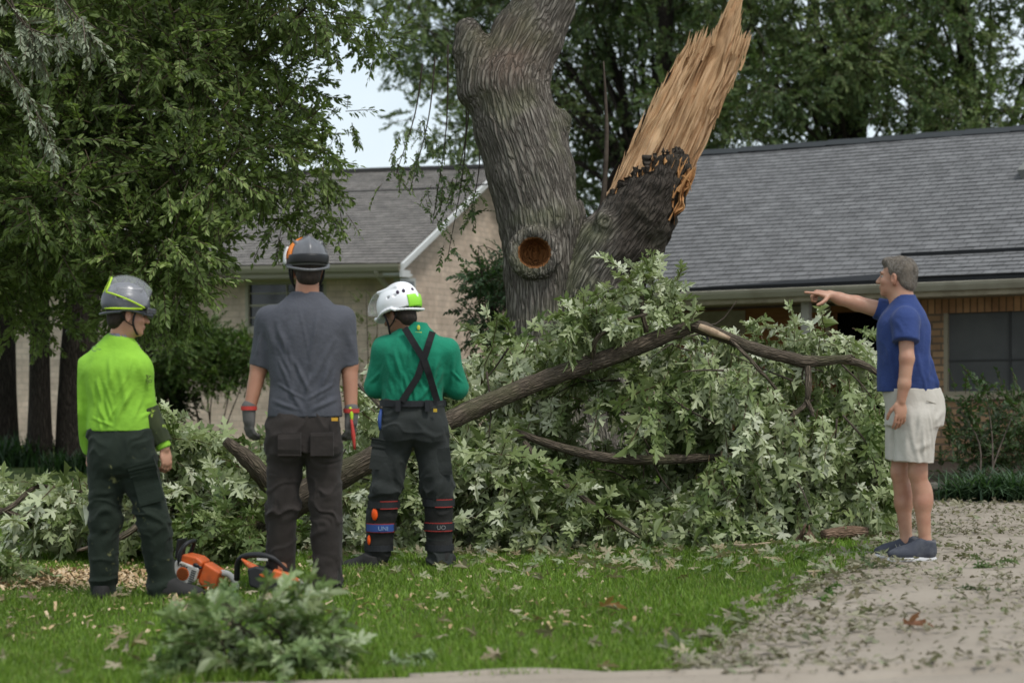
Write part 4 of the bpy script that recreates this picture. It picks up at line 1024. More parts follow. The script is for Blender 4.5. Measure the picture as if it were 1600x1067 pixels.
V, Q, S = slab([(0, 1040, 302), (1, 1056, 352)], [(0, 1034, 244), (.25, 1042, 238), (.5, 1054, 236), (.75, 1070, 246), (1, 1086, 262)], 60, 60, 18, .10, .12, 11, -.24, -.20, .03, .05); ow.add(V, Q, st=S)
for k, (x0, y0, x1, y1, r_) in enumerate([(1060, 300, 1084, 262, .035), (1050, 310, 1070, 284, .03), (1030, 330, 1036, 296, .03), (1018, 370, 1026, 318, .028), (1040, 290, 1052, 240, .03), (1000, 300, 1030, 248, .03), (975, 318, 1012, 262, .022), (1045, 345, 1064, 308, .02), (1066, 275, 1080, 300, .022)]):
    p0, p1 = T(x0, y0, -.24), T(x1, y1, -.22); nn = 6
    ow.tube([p0, p0 + (p1 - p0) * .5 + rq.normal(0, .012, 3), p1], [r_ * .7, r_ * .5, r_ * .08], nn, sub=3, flat=.6)
ow.build('splinter', m_woodo, tree0)
# bark edge left clinging to the back of the torn stem
bs = MB(); V, Q, S = slab([(0, 940, 300), (1, 965, 300)], [(0, 1050, 98), (1, 1062, 92)], 10, 60, 30, .02, .12, 15, .05, .12, .02, .02); bs.add(V, Q, st=S * [4, 4, 1]); bs.build('bark_strip', m_barkd, tree0)
# thin dead shoot rising from the fork
sh = MB(); sh.tube([T(940, 330, -.1), T(945, 285, -.12), T(948, 210, -.12), T(946, 150, -.1), T(943, 96, -.1)], [.026, .022, .018, .013, .006], 8, sub=4); sh.build('shoot', m_twig, tree0, smooth=True)
# ================================================================== THE FALLEN LIMB
fl0 = P(372, 858, 13.3)
fallen = thing('fallen_branch', 'huge fallen tree limb with silvery green leaves lying across the lawn', 'fallen branch', P(800, 850, 13.9) * [1, 1, 0])
mb = MB(); mb.tube([P(352, 872, 13.25), P(385, 840, 13.2), P(440, 795, 13.15), P(560, 728, 13.15), P(690, 663, 13.3), P(780, 622, 13.45), P(870, 586, 13.6), P(960, 556, 13.7), P(1030, 528, 13.75), P(1078, 512, 13.8), P(1090, 508, 13.8)],
                   np.array([26, 28, 25, 19, 15.5, 14.5, 14, 13, 12.5, 11, 8]) / 229, 22, sub=9)
V = np.concatenate(mb.V); S = np.concatenate(mb.S); Nn = vnormals(V, np.concatenate(mb.Q)); V = furrow(V, S, Nn, .014, 2.2)
mesh('limb', V, [np.concatenate(mb.Q), np.concatenate(mb.T)], m_barkb, fallen, True, {'st': S})
def brn(pts, rad, sub=6, n=12, mat=None):
    b = MB(); pts = np.array([P(*p) for p in pts]); b.tube(pts, np.array(rad) / 229, n, sub=sub)
    V = np.concatenate(b.V); V += .004 * vnoise(V * 25)[:, None]; b.V = [V]; b.build('branch', mat or m_barkb, fallen, smooth=True)
brn([(1076, 506, 13.78), (1100, 514, 13.75), (1135, 527, 13.75), (1180, 545, 13.7), (1240, 561, 13.7), (1262, 565, 13.7), (1330, 560, 13.65)], [9, 11, 9, 10, 10, 10, 6])
brn([(1300, 561, 13.7), (1340, 567, 13.65), (1372, 583, 13.6), (1400, 610, 13.7)], [7, 6, 4.5, 2])
brn([(1262, 568, 13.7), (1263, 610, 13.6), (1258, 632, 13.6), (1232, 655, 13.5)], [6, 5, 4, 2])
brn([(1260, 625, 13.6), (1285, 670, 13.5), (1330, 715, 13.5), (1350, 760, 13.6)], [4, 3.5, 3, 1.5])
brn([(445, 800, 13.15), (430, 770, 13.1), (408, 740, 13.0), (385, 715, 12.95), (352, 688, 12.9)], [15, 15, 14, 13, 7], mat=m_barkb)
brn([(800, 672, 13.7), (860, 694, 13.6), (930, 712, 13.5), (1000, 718, 13.5), (1088, 716, 13.55), (1150, 710, 13.8)], [5, 7, 8, 8, 7, 3])
brn([(820, 690, 13.5), (845, 725, 13.4), (900, 770, 13.35), (950, 806, 13.3), (1000, 840, 13.25)], [4, 5, 5.5, 4.5, 2])
brn([(925, 565, 13.65), (932, 530, 13.5), (965, 505, 13.5), (1012, 490, 13.5)], [5, 4, 3.5, 2])
brn([(870, 770, 13.4), (868, 800, 13.4), (850, 840, 13.3), (842, 860, 13.3)], [4, 4, 3, 1.5])
brn([(1140, 530, 13.7), (1170, 560, 13.6), (1220, 620, 13.6), (1240, 680, 13.5)], [3, 3, 2.5, 1.2])
brn([(280, 790, 12.9), (230, 810, 12.7), (190, 838, 12.6), (120, 860, 12.5)], [3, 5, 5, 2])
brn([(130, 768, 13.3), (60, 760, 13.2), (20, 790, 13.0), (-20, 810, 13.0)], [2, 3.5, 4, 4]); brn([(48, 820, 13.1), (20, 802, 13.0), (-30, 790, 13)], [3, 4, 5])
brn([(1010, 520, 13.7), (1002, 470, 13.7), (1012, 420, 13.8), (1010, 396, 13.8)], [4, 4, 3, 1.5]); brn([(640, 690, 13.4), (600, 640, 13.6), (560, 600, 13.8)], [6, 5, 2])
pb = MB(); pb.tube([P(1092, 510, 13.68), P(1112, 518, 13.67), P(1140, 529, 13.67)], [.028, .036, .018], 10, sub=5, flat=.8); pb.build('bare_wood', M('bare_wood', (.42, .31, .21), .8, var=(18, (.22, .15, .095), .45, .7), scale3=(1, 1, 1)), fallen, smooth=True)
PALM = [(.080, .120, .030), (.155, .205, .065), (.265, .31, .145), (.38, .42, .255), (.50, .52, .39)]
fo = Foliage(t_maple, PALM, twigcol=(.10, .06, .035), seed=101, leafvar=.20); rf = np.random.default_rng(101)
BR = np.array([(430, 800), (560, 728), (690, 663), (780, 622), (870, 586), (960, 556), (1030, 528), (1085, 508), (1135, 527), (1180, 545), (1240, 561), (1330, 562), (1375, 590)], float)
BR2 = np.array([(870, 697), (930, 712), (1000, 718), (1088, 716)], float); BR3 = np.array([(845, 725), (900, 770), (950, 806), (1000, 838)], float); BR4 = np.array([(1262, 565), (1260, 640)], float)
BR5 = np.array([(352, 688), (385, 715), (408, 740), (430, 775)], float)
def segd(px, py, pl):
    d = np.full(len(px), 1e9)
    for a, b in zip(pl[:-1], pl[1:]):
        ab = b - a; t = np.clip(((px - a[0]) * ab[0] + (py - a[1]) * ab[1]) / (ab @ ab), 0, 1); d = np.minimum(d, np.hypot(px - a[0] - t * ab[0], py - a[1] - t * ab[1]))
    return d
def clear(p):
    # the heap parts where the heavy branches lie on top of it
    px = 800 + F * p[:, 0] / p[:, 1]; py = HORI - F * (p[:, 2] - CAMH) / p[:, 1]; up = segd(px, py + 0, BR); upl = segd(px, py + 28, BR)
    near = p[:, 1] < 14.05
    k = ~(near & ((up < 24) | ((upl < 30)))); k &= ~((p[:, 1] < 14.0) & ((segd(px, py, BR2) < 20) | (segd(px, py + 30, BR2) < 30)))
    k &= ~((p[:, 1] < 13.6) & (segd(px, py + 8, BR3) < 16)); k &= ~((p[:, 1] < 13.9) & (segd(px, py, BR4) < 15)); k &= ~((p[:, 1] < 13.4) & (segd(px, py + 14, BR5) < 28))
    hole = (((px - 945) / 75) ** 2 + ((py - 655) / 42) ** 2 < 1); return k & ~hole
def mass(poly, D0, D1, n, seed, down=.9, side=.4, sc0=.7, sc1=1.1, w0=.25, w1=.75, zmin=.03, nz=.12, front=0.0):
    p = fill(poly, D0, D1, int(n * 1.6), seed); p = p[p[:, 2] > zmin + gz(p[:, 0])]
    keep = (vnoise(p * 2.6 + seed) > nz - .55) & clear(p); p = p[keep][:n]
    d = rf.normal(0, side, p.shape) + [0, -.35 - front, -down]
    w = rf.uniform(w0, w1, len(p)) + .28 * vnoise(p * 2.0 + 40) - .04
    fo.add(p, d, rf.uniform(sc0, sc1, len(p)), w)
# main heap, right half: hanging curtains
R_ = [(1010, 600), (1080, 540), (1100, 510), (1160, 520), (1250, 520), (1300, 510), (1345, 520), (1360, 545), (1372, 600), (1376, 700), (1372, 770), (1330, 792), (1250, 790), (1180, 808), (1090, 815), (1000, 815), (980, 720), (1000, 640)]
mass(R_, 13.3, 14.6, 600, 1, 1.0, .38, front=.1)
mass([(1160, 650), (1240, 640), (1370, 640), (1372, 780), (1250, 790), (1170, 800)], 13.3, 14.2, 150, 2, 1.1, .3)
# middle and left of it
M_ = [(700, 560), (745, 530), (800, 540), (830, 530), (880, 505), (930, 480), (985, 470), (1040, 490), (1075, 540), (1040, 600), (1010, 700), (1000, 800), (900, 828), (740, 838), (600, 850), (540, 850), (540, 700), (560, 610), (620, 600)]
mass(M_, 13.75, 15.2, 780, 3, .45, .75, w0=.2, w1=.8)
mass([(560, 720), (720, 690), (830, 720), (960, 790), (1000, 820), (900, 835), (740, 845), (560, 850)], 13.1, 14.0, 230, 4, .3, .8, w0=.35, w1=.95)
mass([(1080, 690), (1180, 700), (1200, 800), (1080, 812)], 13.2, 13.8, 70, 5, .9, .4)
mass([(960, 800), (1200, 800), (1380, 788), (1380, 800), (1000, 830), (700, 850)], 13.2, 13.8, 120, 6, .3, .7)
# upright spray against the roof
mass([(970, 470), (985, 420), (1010, 400), (1030, 420), (1060, 440), (1070, 480), (1040, 500), (1000, 500)], 13.6, 13.9, 34, 7, -.2, .8, .55, .8, .5, 1.0)
mass([(880, 500), (960, 455), (1010, 470), (1090, 485), (1080, 510), (980, 530), (860, 540)], 13.5, 13.9, 75, 8, .2, .8, .6, .9, .4, .95)
mass([(1080, 510), (1180, 512), (1300, 505), (1350, 515), (1350, 545), (1200, 545), (1110, 525)], 13.8, 14.3, 46, 9, .2, .8, .6, .9, .35, .9)
mass([(1330, 540), (1380, 590), (1392, 700), (1388, 780), (1340, 780)], 13.4, 14.0, 60, 10, 1.0, .4, .7, 1.0)
# left part, behind the workers
mass([(230, 668), (290, 665), (350, 690), (400, 690), (560, 700), (560, 850), (440, 850), (360, 830), (300, 840), (220, 760)], 13.0, 14.3, 330, 11, .4, .75, w0=.3, w1=.95)
mass([(20, 770), (60, 752), (130, 742), (200, 750), (230, 700), (300, 800), (240, 845), (120, 830), (40, 838), (10, 810)], 12.9, 14.0, 190, 12, .5, .7, .7, 1.0, .35, .9)
mass([(250, 640), (290, 655), (280, 690), (240, 700)], 13.0, 13.5, 22, 13, -.1, .7, .6, .8, .5, .95)
mass([(290, 800), (400, 800), (420, 850), (330, 855), (280, 840)], 12.3, 12.9, 60, 14, .2, .8, .6, .9, .0, .25)
mass([(-60, 850), (30, 850), (50, 880), (30, 890), (-60, 890)], 11.6, 12.3, 26, 15, .2, .8, .5, .8, .0, .3, .02)
fo.build('foliage', m_leafgrey, fallen)
tg = MB(); 
for k in range(80):
    a = fill(R_ if k % 3 else M_, 13.3, 15, 1, 500 + k)[0]; L_ = rf.uniform(.25, .6); d = rf.normal(0, .6, 3) + [0, 0, -.6]; d /= np.linalg.norm(d)
    tg.tube([a, a + d * L_ * .5 + rf.normal(0, .03, 3), a + d * L_], [.008, .006, .003], 5, sub=3)
tag(tg.build('twigs', m_twig, fallen, smooth=True), kind='stuff')
# ================================================================== FOREGROUND PILE
gf = G(398, 1048); fp = thing('cut_foliage', 'heap of cut leafy sprigs lying on the grass at the front, blurred', 'leaf pile', gf)
f2 = Foliage(t_maple, [(.075, .125, .036), (.135, .20, .065), (.23, .30, .13), (.37, .42, .26)], seed=111); r = np.random.default_rng(111)
N_ = 125; u = r.uniform(-1, 1, N_); hgt = np.sqrt(np.clip(1 - u ** 2, 0, 1)); v = r.uniform(0, 1, N_); dpt = r.normal(0, .14, N_)
pos = np.stack([gf[0] + .02 + u * .27, gf[1] + dpt, gf[2] + .02 + v * .20 * hgt], 1); d = np.stack([u * .9, r.normal(-.3, .4, N_), (v - .25) * .9], 1) + r.normal(0, .35, (N_, 3))
f2.add(pos, d, r.uniform(.45, .72, N_)); f2.build('foliage', m_leafgrey, fp)
b_ = MB()
for k in range(9): b_.tube([gf + [r.normal(0, .06), 0, .03], gf + [r.normal(0, .15), r.normal(0, .1), .15], gf + [r.normal(0, .2), r.normal(0, .1), .28]], [.007, .005, .003], 6, sub=4)
b_.build('stem', m_twig, fp, smooth=True)
gs = G(610, 1045); f3 = Foliage(t_maple, [(.14, .20, .09), (.30, .35, .22)], seed=112)
f3.add(gs + np.stack([r.uniform(-.06, .06, 9), r.normal(0, .02, 9), r.uniform(.01, .05, 9)], 1), np.stack([r.normal(.6, .6, 9), r.normal(0, .5, 9), r.normal(.05, .1, 9)], 1), r.uniform(.3, .45, 9))
tag(f3.build('leaf_sprig', m_leafgrey, None, gs), 'small pale loose sprig lying just right of the front leaf heap', 'sprig')
# ================================================================== PEOPLE
def cloth(name, col, fold=(9, .25, .02), col2=None, rough=.85, spots=None, sheen=.2):
    return M(name, col, rough, var=(5, col2 or tuple(c * .8 for c in col), .38, .68, 5), bump=(fold[0] * 1.6, fold[1] * .9, fold[2]), spots=spots, sheen=sheen * .3, spec=.2)
def skin_mat(name, c, c2):
    m, nt, b = nmat(name); N = nt.nodes.new; L = nt.links.new
    nz = N('ShaderNodeTexNoise'); nz.inputs['Scale'].default_value = 9; nz.inputs['Detail'].default_value = 5; tc = N('ShaderNodeTexCoord'); L(tc.outputs['Object'], nz.inputs['Vector'])
    mx = N('ShaderNodeMix'); mx.data_type = 'RGBA'; mx.inputs['A'].default_value = lin(c); mx.inputs['B'].default_value = lin(c2); r = N('ShaderNodeMapRange'); r.inputs['From Min'].default_value = .35; r.inputs['From Max'].default_value = .7
    L(nz.outputs['Fac'], r.inputs['Value']); L(r.outputs['Result'], mx.inputs['Factor']); L(mx.outputs['Result'], b.inputs['Base Color'])
    b.inputs['Roughness'].default_value = .5; b.inputs['Subsurface Weight'].default_value = .12; b.inputs['Subsurface Radius'].default_value = (.012, .005, .003); b.inputs['Subsurface Scale'].default_value = .6
    bp = N('ShaderNodeBump'); bp.inputs['Strength'].default_value = .15; bp.inputs['Distance'].default_value = .004; n2 = N('ShaderNodeTexNoise'); n2.inputs['Scale'].default_value = 60; L(tc.outputs['Object'], n2.inputs['Vector']); L(n2.outputs['Fac'], bp.inputs['Height']); L(bp.outputs['Normal'], b.inputs['Normal'])
    return m
m_hair = M('hair_dark', (.018, .012, .009), .7, var=(60, (.04, .028, .02), .4, .7), bump=(90, .7, .006), scale3=(1, 1, .35))
m_hairg = M('hair_grey', (.15, .125, .10), .75, var=(45, (.08, .066, .052), .4, .65), bump=(80, .9, .008), scale3=(1, 1, .4))
m_eye = M('eye_white', (.35, .32, .30), .25); m_iris = M('eye_iris', (.03, .018, .01), .2); m_brow = M('eyebrow_dark', (.03, .02, .015), .9)

def head(Fd, c, R, s=1.0, neck_to=None, neck_r=.056):
    """head in its own frame (x right, y forward, z up) mapped by R and centre c"""
    c = np.array(c); W = lambda *p: c + R @ (np.array(p) * s)
    E = lambda p, r, k=.02, op='u': Fd.ell(W(*p), np.array(r) * s, R, k, op)
    E((0, -.018, .035), (.076, .095, .083)); E((0, .028, -.03), (.060, .068, .082)); E((0, .038, -.078), (.046, .050, .036)); Fd.ell(W(0, .074, -.098), np.array((.022, .018, .016)) * s, R, .02)
    E((0, .078, .022), (.050, .017, .012), .012); E((.030, .066, -.028), (.022, .018, .018), .015); E((-.030, .066, -.028), (.022, .018, .018), .015)
    E((.029, .092, .002), (.017, .013, .010), .008, 's'); E((-.029, .092, .002), (.017, .013, .010), .008, 's')
    Fd.cone(W(0, .086, .008), W(0, .112, -.030), .008 * s, .012 * s, .008); E((0, .106, -.034), (.016, .010, .008), .006)
    E((0, .090, -.060), (.023, .012, .006), .004); E((0, .089, -.070), (.019, .012, .006), .004); E((0, .102, -.0655), (.02, .006, .0015), .002, 's')
    for sx in (-1, 1):
        E((sx * .077, -.004, -.012), (.010, .018, .032), .006); E((sx * .084, .002, -.008), (.006, .009, .018), .004, 's'); E((sx * .075, -.002, -.038), (.008, .010, .012), .006)
    if neck_to is not None:
        Fd.cone(W(0, -.028, -.055), np.array(neck_to), neck_r * .97 * s, neck_r * 1.12 * s, .03)
        Fd.cone(W(0, .018, -.085), np.array(neck_to) + R @ np.array([0, .035, 0]), neck_r * .55, neck_r * .7, .03)
    return W
def eyes(par, W, s=1.0):
    for sx in (-1, 1):
        b = MB(); b.ell(W(sx * .029, .072, .000), np.full(3, .0118 * s), nu=12, nv=8); e = b.build('eye', m_eye, par, smooth=True)
        b = MB(); b.ell(W(sx * .029, .0808, .000), np.full(3, .0055 * s), nu=8, nv=6); b.build('iris', m_iris, e, smooth=True)
        b = MB(); b.tube([W(sx * .014, .092, .020), W(sx * .032, .090, .026), W(sx * .048, .078, .020)], [.003, .0045, .002], 6, sub=3); b.build('eyebrow', m_brow, par, smooth=True)

def hand(Fd, wr, d, n, side, s=1.0, curl=(.35, .4, .45, .5), thumb=.45, inflate=0.0, point=False):
    """wr wrist, d towards the fingers, n out of the back of the hand, side = direction of the thumb"""
    d = np.array(d, float); d /= np.linalg.norm(d); n = np.array(n, float); n -= d * (n @ d); n /= np.linalg.norm(n)
    t = np.cross(d, n); t *= np.sign(t @ np.array(side, float)) or 1
    R = np.stack([t, d, n], 1); wr = np.array(wr, float); W = lambda x, y, z: wr + R @ (np.array([x, y, z]) * s)
    Fd.ell(W(0, .048, 0), np.array((.040 + inflate, .054 + inflate, .0165 + inflate)) * s, R, .015)
    Fd.ell(W(.022, .030, -.008), np.array((.016 + inflate, .030, .014 + inflate)) * s, R, .012)
    Ls = (.074, .082, .076, .060); xs = (.0285, .0095, -.0095, -.0275)
    for i in range(4):
        a = 0.0; p = W(xs[i], .086 - .004 * abs(i - 1.3), .002); r_ = (.0092 - .0006 * (i == 3)) * s + inflate * s; ln = Ls[i] * s
        for q, fr in enumerate((.45, .30, .25)):
            a += curl[i] * (1.0 if q else .8)
            dd = d * math.cos(a) - n * math.sin(a) + t * (.07 * (1.3 - i)) * (1 - min(a, 1))
            dd /= np.linalg.norm(dd); p2 = p + dd * ln * fr; Fd.cone(p, p2, r_ * (1 - .06 * q), r_ * (.94 - .07 * q), .0035); p = p2
    p = W(.028, .018, -.004); a = thumb
    for q, (fr, r_) in enumerate(((.042, .0125), (.032, .0108), (.026, .0095))):
        dd = t * math.sin(a + .35) + d * math.cos(a + .35) - n * .45; dd /= np.linalg.norm(dd); p2 = p + dd * fr * s; Fd.cone(p, p2, (r_ + inflate) * s, (r_ + inflate - .001) * s, .005); p = p2; a -= .3

def put(Fd, name, mat, par, folds=None, attrs=None, shape=None):
    V, Q = Fd.surf(); Nn = vnormals(V, Q)
    if folds is not None: V = V + Nn * folds(V)[:, None]
    if shape is not None: V = shape(V)
    return mesh(name, V, [Q], mat, par, True, attrs(V) if attrs else None)
def folds_shirt(amp, dirv=(.5, 0, .85), sc_=11, seed=0):
    u = np.array(dirv, float); u /= np.linalg.norm(u)
    def f(V):
        w = np.stack([fbm(V * 3 + seed, 2), fbm(V * 3 + seed + 31, 2) * .3, fbm(V * 3 + seed + 57, 2)], 1) * .16; p = V + w; al = p @ u; pr = p - al[:, None] * u
        q = pr * sc_ + (al * sc_ * .17)[:, None] * u
        return amp * (.95 * fbm(q * .75 + seed, 2) + .30 * (1 - np.abs(vnoise(q * 1.5 + 3 + seed)) * 2.2).clip(0) - .12)
    return f
def creases(segs, n_rand=0, box=None, seed=0, slant=1.0, amp=.006, wid=.011):
    """soft raised folds along lines on the side facing the street; segs in photo pixels"""
    r = np.random.default_rng(seed); L_ = [np.array([J(a, b), J(c, d)]) for a, b, c, d in segs]
    for _ in range(n_rand):
        x0, y0, x1, y1 = box; x = r.uniform(x0, x1); y = r.uniform(y0, y1); mid = (x0 + x1) / 2; side = np.sign(x - mid) or 1; ln = r.uniform(18, 52)
        L_.append(np.array([J(x, y), J(x - side * slant * ln * r.uniform(.15, .6), y + ln)]))
    am = r.uniform(.5, 1.2, len(L_)) * amp; wi = r.uniform(.7, 1.6, len(L_)) * wid; yc = D + .06
    def f(V):
        h = np.zeros(len(V)); w2 = .012 * fbm(V * 7 + seed, 2); front = np.clip((yc - V[:, 1]) / .06, 0, 1)
        for S_, a, w in zip(L_, am, wi):
            p = V[:, [0, 2]] + np.stack([w2, w2 * .4], 1); A, B = S_[0][[0, 2]], S_[1][[0, 2]]; ab = B - A; t = ((p - A) @ ab) / (ab @ ab); tc = np.clip(t, 0, 1)
            d = np.linalg.norm(p - A - tc[:, None] * ab, axis=1); h += a * (np.exp(-(d / w) ** 2) - .35 * np.exp(-((d - 1.8 * w) / w) ** 2)) * np.sin(np.pi * np.clip(tc * .96 + .02, 0, 1)) ** .6
        return h * front
    return f
def plus(*fs): return lambda V: sum(f(V) for f in fs)
def folds_leg(amp, knee_z, foot_z, seed=0):
    def f(V):
        p = V * [5.5, 5.5, 13] + fbm(V * 5 + seed, 2)[:, None] * 1.6
        lo = np.clip(1 - (V[:, 2] - foot_z) / .22, 0, 1); kn = np.exp(-((V[:, 2] - knee_z) / .12) ** 2); top = np.clip((V[:, 2] - knee_z - .25) / .15, 0, 1)
        w = .35 + .9 * lo + .55 * kn + .35 * top
        return .75 * amp * w * (1.2 * fbm(p + seed, 2) + 1.2 * (1 - np.abs(vnoise(p * 1.1 + 7)) * 1.6).clip(0) ** 2 - .6)
    return f
def boot(par, heel, toe_dir, s=1.0, mat=None, sole=None, name='boot', L_=.29, h=.11, lace=None):
    """shaped shoe: heel point on the ground, direction to the toe"""
    d = np.array([toe_dir[0], toe_dir[1], 0.0]); d /= np.linalg.norm(d); t = np.array([-d[1], d[0], 0]); R = np.stack([t, d, [0, 0, 1.0]], 1); heel = np.array(heel, float)
    W = lambda x, y, z: heel + R @ (np.array([x, y, z]) * s)
    Fd = Field(heel - .4, heel + .4, .007)
    Fd.ell(W(0, .06, .055), np.array((.042, .062, .055)) * s, R, .02); Fd.ell(W(0, .17, .042), np.array((.050, .095, .038)) * s, R, .04); Fd.cone(W(0, .05, .06), W(0, .045, h), .046 * s, .045 * s, .03, flat_b=True)
    Fd.cone(W(0, .08, .09), W(0, .19, .05), .036 * s, .028 * s, .03)
    Fd.cut(W(0, 0, .018), (0, 0, -1)); b = put(Fd, name, mat, par)
    F2 = Field(heel - .4, heel + .4, .007); F2.ell(W(0, .055, .012), np.array((.044, .062, .03)) * s, R, .02); F2.ell(W(.0, .17, .012), np.array((.053, .10, .03)) * s, R, .04)
    F2.cut(W(0, 0, .032), (0, 0, 1)); F2.cut(W(0, 0, 0), (0, 0, -1)); put(F2, 'sole', sole, b)
    if lace is not None:
        for q in range(4):
            y = .085 + q * .026; z = .098 - q * .014
            MB().tube([W(-.024, y, z), W(0, y + .004, z + .010), W(.024, y, z)], .0035, 6, sub=3).build('lace', lace, b, smooth=True)
    return b
def band(par, name, mat, c, rx, ry, z0, z1, rz=0, n=28, tilt=0, a0=0, a1=2 * math.pi, thick=.004, lean=(0, 0)):
    """strap wrapped round a limb"""
    V = []; Q = []; c = np.array(c, float); aa = np.linspace(a0, a1, n)
    for k, a in enumerate(aa):
        for (z, o) in ((z0, 0), (z1, 0), (z1, thick), (z0, thick)):
            x, y = (rx + o) * math.cos(a), (ry + o) * math.sin(a); xx = x * math.cos(rz) - y * math.sin(rz); yy = x * math.sin(rz) + y * math.cos(rz)
            V.append(c + [xx + lean[0] * z, yy + lean[1] * z, z + tilt * x])
    for k in range(n - 1):
        for j in range(4): Q.append((4 * k + j, 4 * k + (j + 1) % 4, 4 * k + 4 + (j + 1) % 4, 4 * k + 4 + j))
    Q += [(0, 3, 2, 1), (4 * n - 4, 4 * n - 3, 4 * n - 2, 4 * n - 1)]
    return mesh(name, np.array(V), [np.array(Q)], mat, par, False)
def helmet(par, c, R, mat, matb, s=1.0, name='helmet', cut=-.01):
    c = np.array(c); W = lambda *p: c + R @ (np.array(p) * s); Fd = Field(c - .26, c + .26, .0055)
    Fd.ell(W(0, -.012, .03), np.array((.108, .132, .112)) * s, R, 0); Fd.ell(W(0, -.02, .05), np.array((.035, .125, .102)) * s, R, .02)
    for sx in (-1, 1): Fd.cone(W(sx * .062, .06, .118), W(sx * .066, -.07, .112), .010, .010, .015)
    Fd.cut(W(0, 0, cut), R @ np.array([0, 0, -1.0]))
    for k in range(40):
        a, b = 2 * math.pi * k / 40, 2 * math.pi * (k + 1) / 40
        p = lambda q: W(.109 * math.cos(q), -.010 + .134 * math.sin(q) + (.012 if math.sin(q) > .8 else 0), cut - .004 + .012 * math.cos(2 * q) - (.012 if math.sin(q) < -.3 else 0))
        Fd.cone(p(a), p(b), .0055, .0055, .012)
    Fd.cone(W(-.05, .125, cut), W(.05, .125, cut), .010, .010, .02)
    Fd.ell(W(0, -.005, -.045), np.array((.094, .112, .11)) * s, R, .005, 's')
    for sx in (-1, 1):
        for y in (-.065, -.025): Fd.ell(W(sx * .098, y, .062), np.array((.02, .012, .008)), R, .003, 's')
    o = put(Fd, name, mat, par)
    V = []
    b = MB()
    for sx in (-1, 1):     # chin straps
        b.tube([W(sx * .090, .035, cut), W(sx * .082, .030, -.07), W(sx * .045, .060, -.125), W(0, .075, -.128)], .0065, 6, sub=4, flat=.5)
        b.tube([W(sx * .085, -.060, cut), W(sx * .078, -.01, -.062), W(sx * .070, .034, -.085)], .006, 6, sub=4, flat=.5)
    b.build('chin_strap', matb, o, smooth=True)
    return o, W
def shell(par, name, mat, W, a0, a1, e0, e1, r, cy=-.012, cz=.03, nu=20, nv=10, thick=.003):
    """curved patch: a = azimuth (pi/2 = forward), e = elevation; r = radii"""
    V = []; 
    for o in (0, thick):
        for a in np.linspace(a0, a1, nu):
            for e in np.linspace(e0, e1, nv): V.append(W((r[0] + o) * math.cos(e) * math.cos(a), cy + (r[1] + o) * math.cos(e) * math.sin(a), cz + (r[2] + o) * math.sin(e)))
    n = nu * nv; Q = []
    for i in range(nu - 1):
        for j in range(nv - 1): k = i * nv + j; Q += [(k, k + nv, k + nv + 1, k + 1), (k + n, k + 1 + n, k + nv + 1 + n, k + nv + n)]
    for i in range(nu - 1): Q += [(i * nv, i * nv + n, (i + 1) * nv + n, (i + 1) * nv), (i * nv + nv - 1, (i + 1) * nv + nv - 1, (i + 1) * nv + nv - 1 + n, i * nv + nv - 1 + n)]
    for j in range(nv - 1): Q += [(j, j + 1, j + 1 + n, j + n), ((nu - 1) * nv + j, (nu - 1) * nv + j + n, (nu - 1) * nv + j + 1 + n, (nu - 1) * nv + j + 1)]
    return mesh(name, np.array(V), [np.array(Q)], mat, par, True)
def visor_mat(name, c=(.75, .72, .8), t=.72):
    m, nt, b = nmat(name); b.inputs['Base Color'].default_value = lin(c); b.inputs['Roughness'].default_value = .12
    tr = nt.nodes.new('ShaderNodeBsdfTransparent'); ms = nt.nodes.new('ShaderNodeMixShader'); ms.inputs[0].default_value = t
    nt.links.new(b.outputs[0], ms.inputs[1]); nt.links.new(tr.outputs[0], ms.inputs[2]); nt.links.new(ms.outputs[0], nt.nodes['Material Output'].inputs['Surface']); return m
m_visor = visor_mat('visor_clear', (.6, .6, .64), .87); m_neon = M('neon_plastic', (.42, .62, .03), .4); m_blk = M('black_webbing', (.012, .012, .013), .8)
m_rub = M('sole_dark', (.02, .02, .02), .8)
def text(body, size, mat, name, par, loc, rot, ext=.0015, align='CENTER', shear=0):
    cu = bpy.data.curves.new(name, 'FONT'); cu.body = body; cu.size = size; cu.extrude = ext; cu.align_x = align; cu.shear = shear; cu.materials.append(mat)
    o = bpy.data.objects.new(name, cu); COL.objects.link(o); o.parent = par; o.location = tuple(np.array(loc) - wloc(par)); o.rotation_euler = rot
    me = bpy.data.meshes.new_from_object(o); q = bpy.data.objects.new(name, me); COL.objects.link(q); q.parent = par; q.location = o.location; q.rotation_euler = rot; bpy.data.objects.remove(o); return q

# ------------------------------------------------------------ person 1: hi-vis shirt, turned right
D = 11.0; s = F / D
def J(px, py, dy=0): return P(px, py, D + dy)
p1 = thing('person', 'worker in bright yellow-green long-sleeved shirt and grey helmet, looking right', 'person', [J(205, 940)[0], D, J(0, 940)[2]])
gz1 = J(0, 940)[2]
sk1 = skin_mat('skin_light', (.50, .27, .18), (.42, .20, .13))
Fd = Field(J(105, 950, -.35), J(300, 430, .35), .0052)
Rh = rotz(-math.radians(74)) @ rotx(math.radians(-6)); hc = J(200, 491, 0)
Wh = head(Fd, hc, Rh, 1.0, J(186, 538, .02), .054)
Fd.path([J(140, 578, .03), J(124, 642, .04), J(141, 704, .10)], [.040, .036, .029], .02)
Fd.path([J(216, 577, -.02), J(229, 642, .02), J(257, 700, .02)], [.040, .038, .029], .02)
Fd.cone(J(152, 578, .02), J(208, 578, .02), .045, .045, .02); Fd.cone(J(182, 640), J(186, 570), .07, .06, .02); Fd.cone(J(188, 700), J(182, 640), .07, .07, .02)
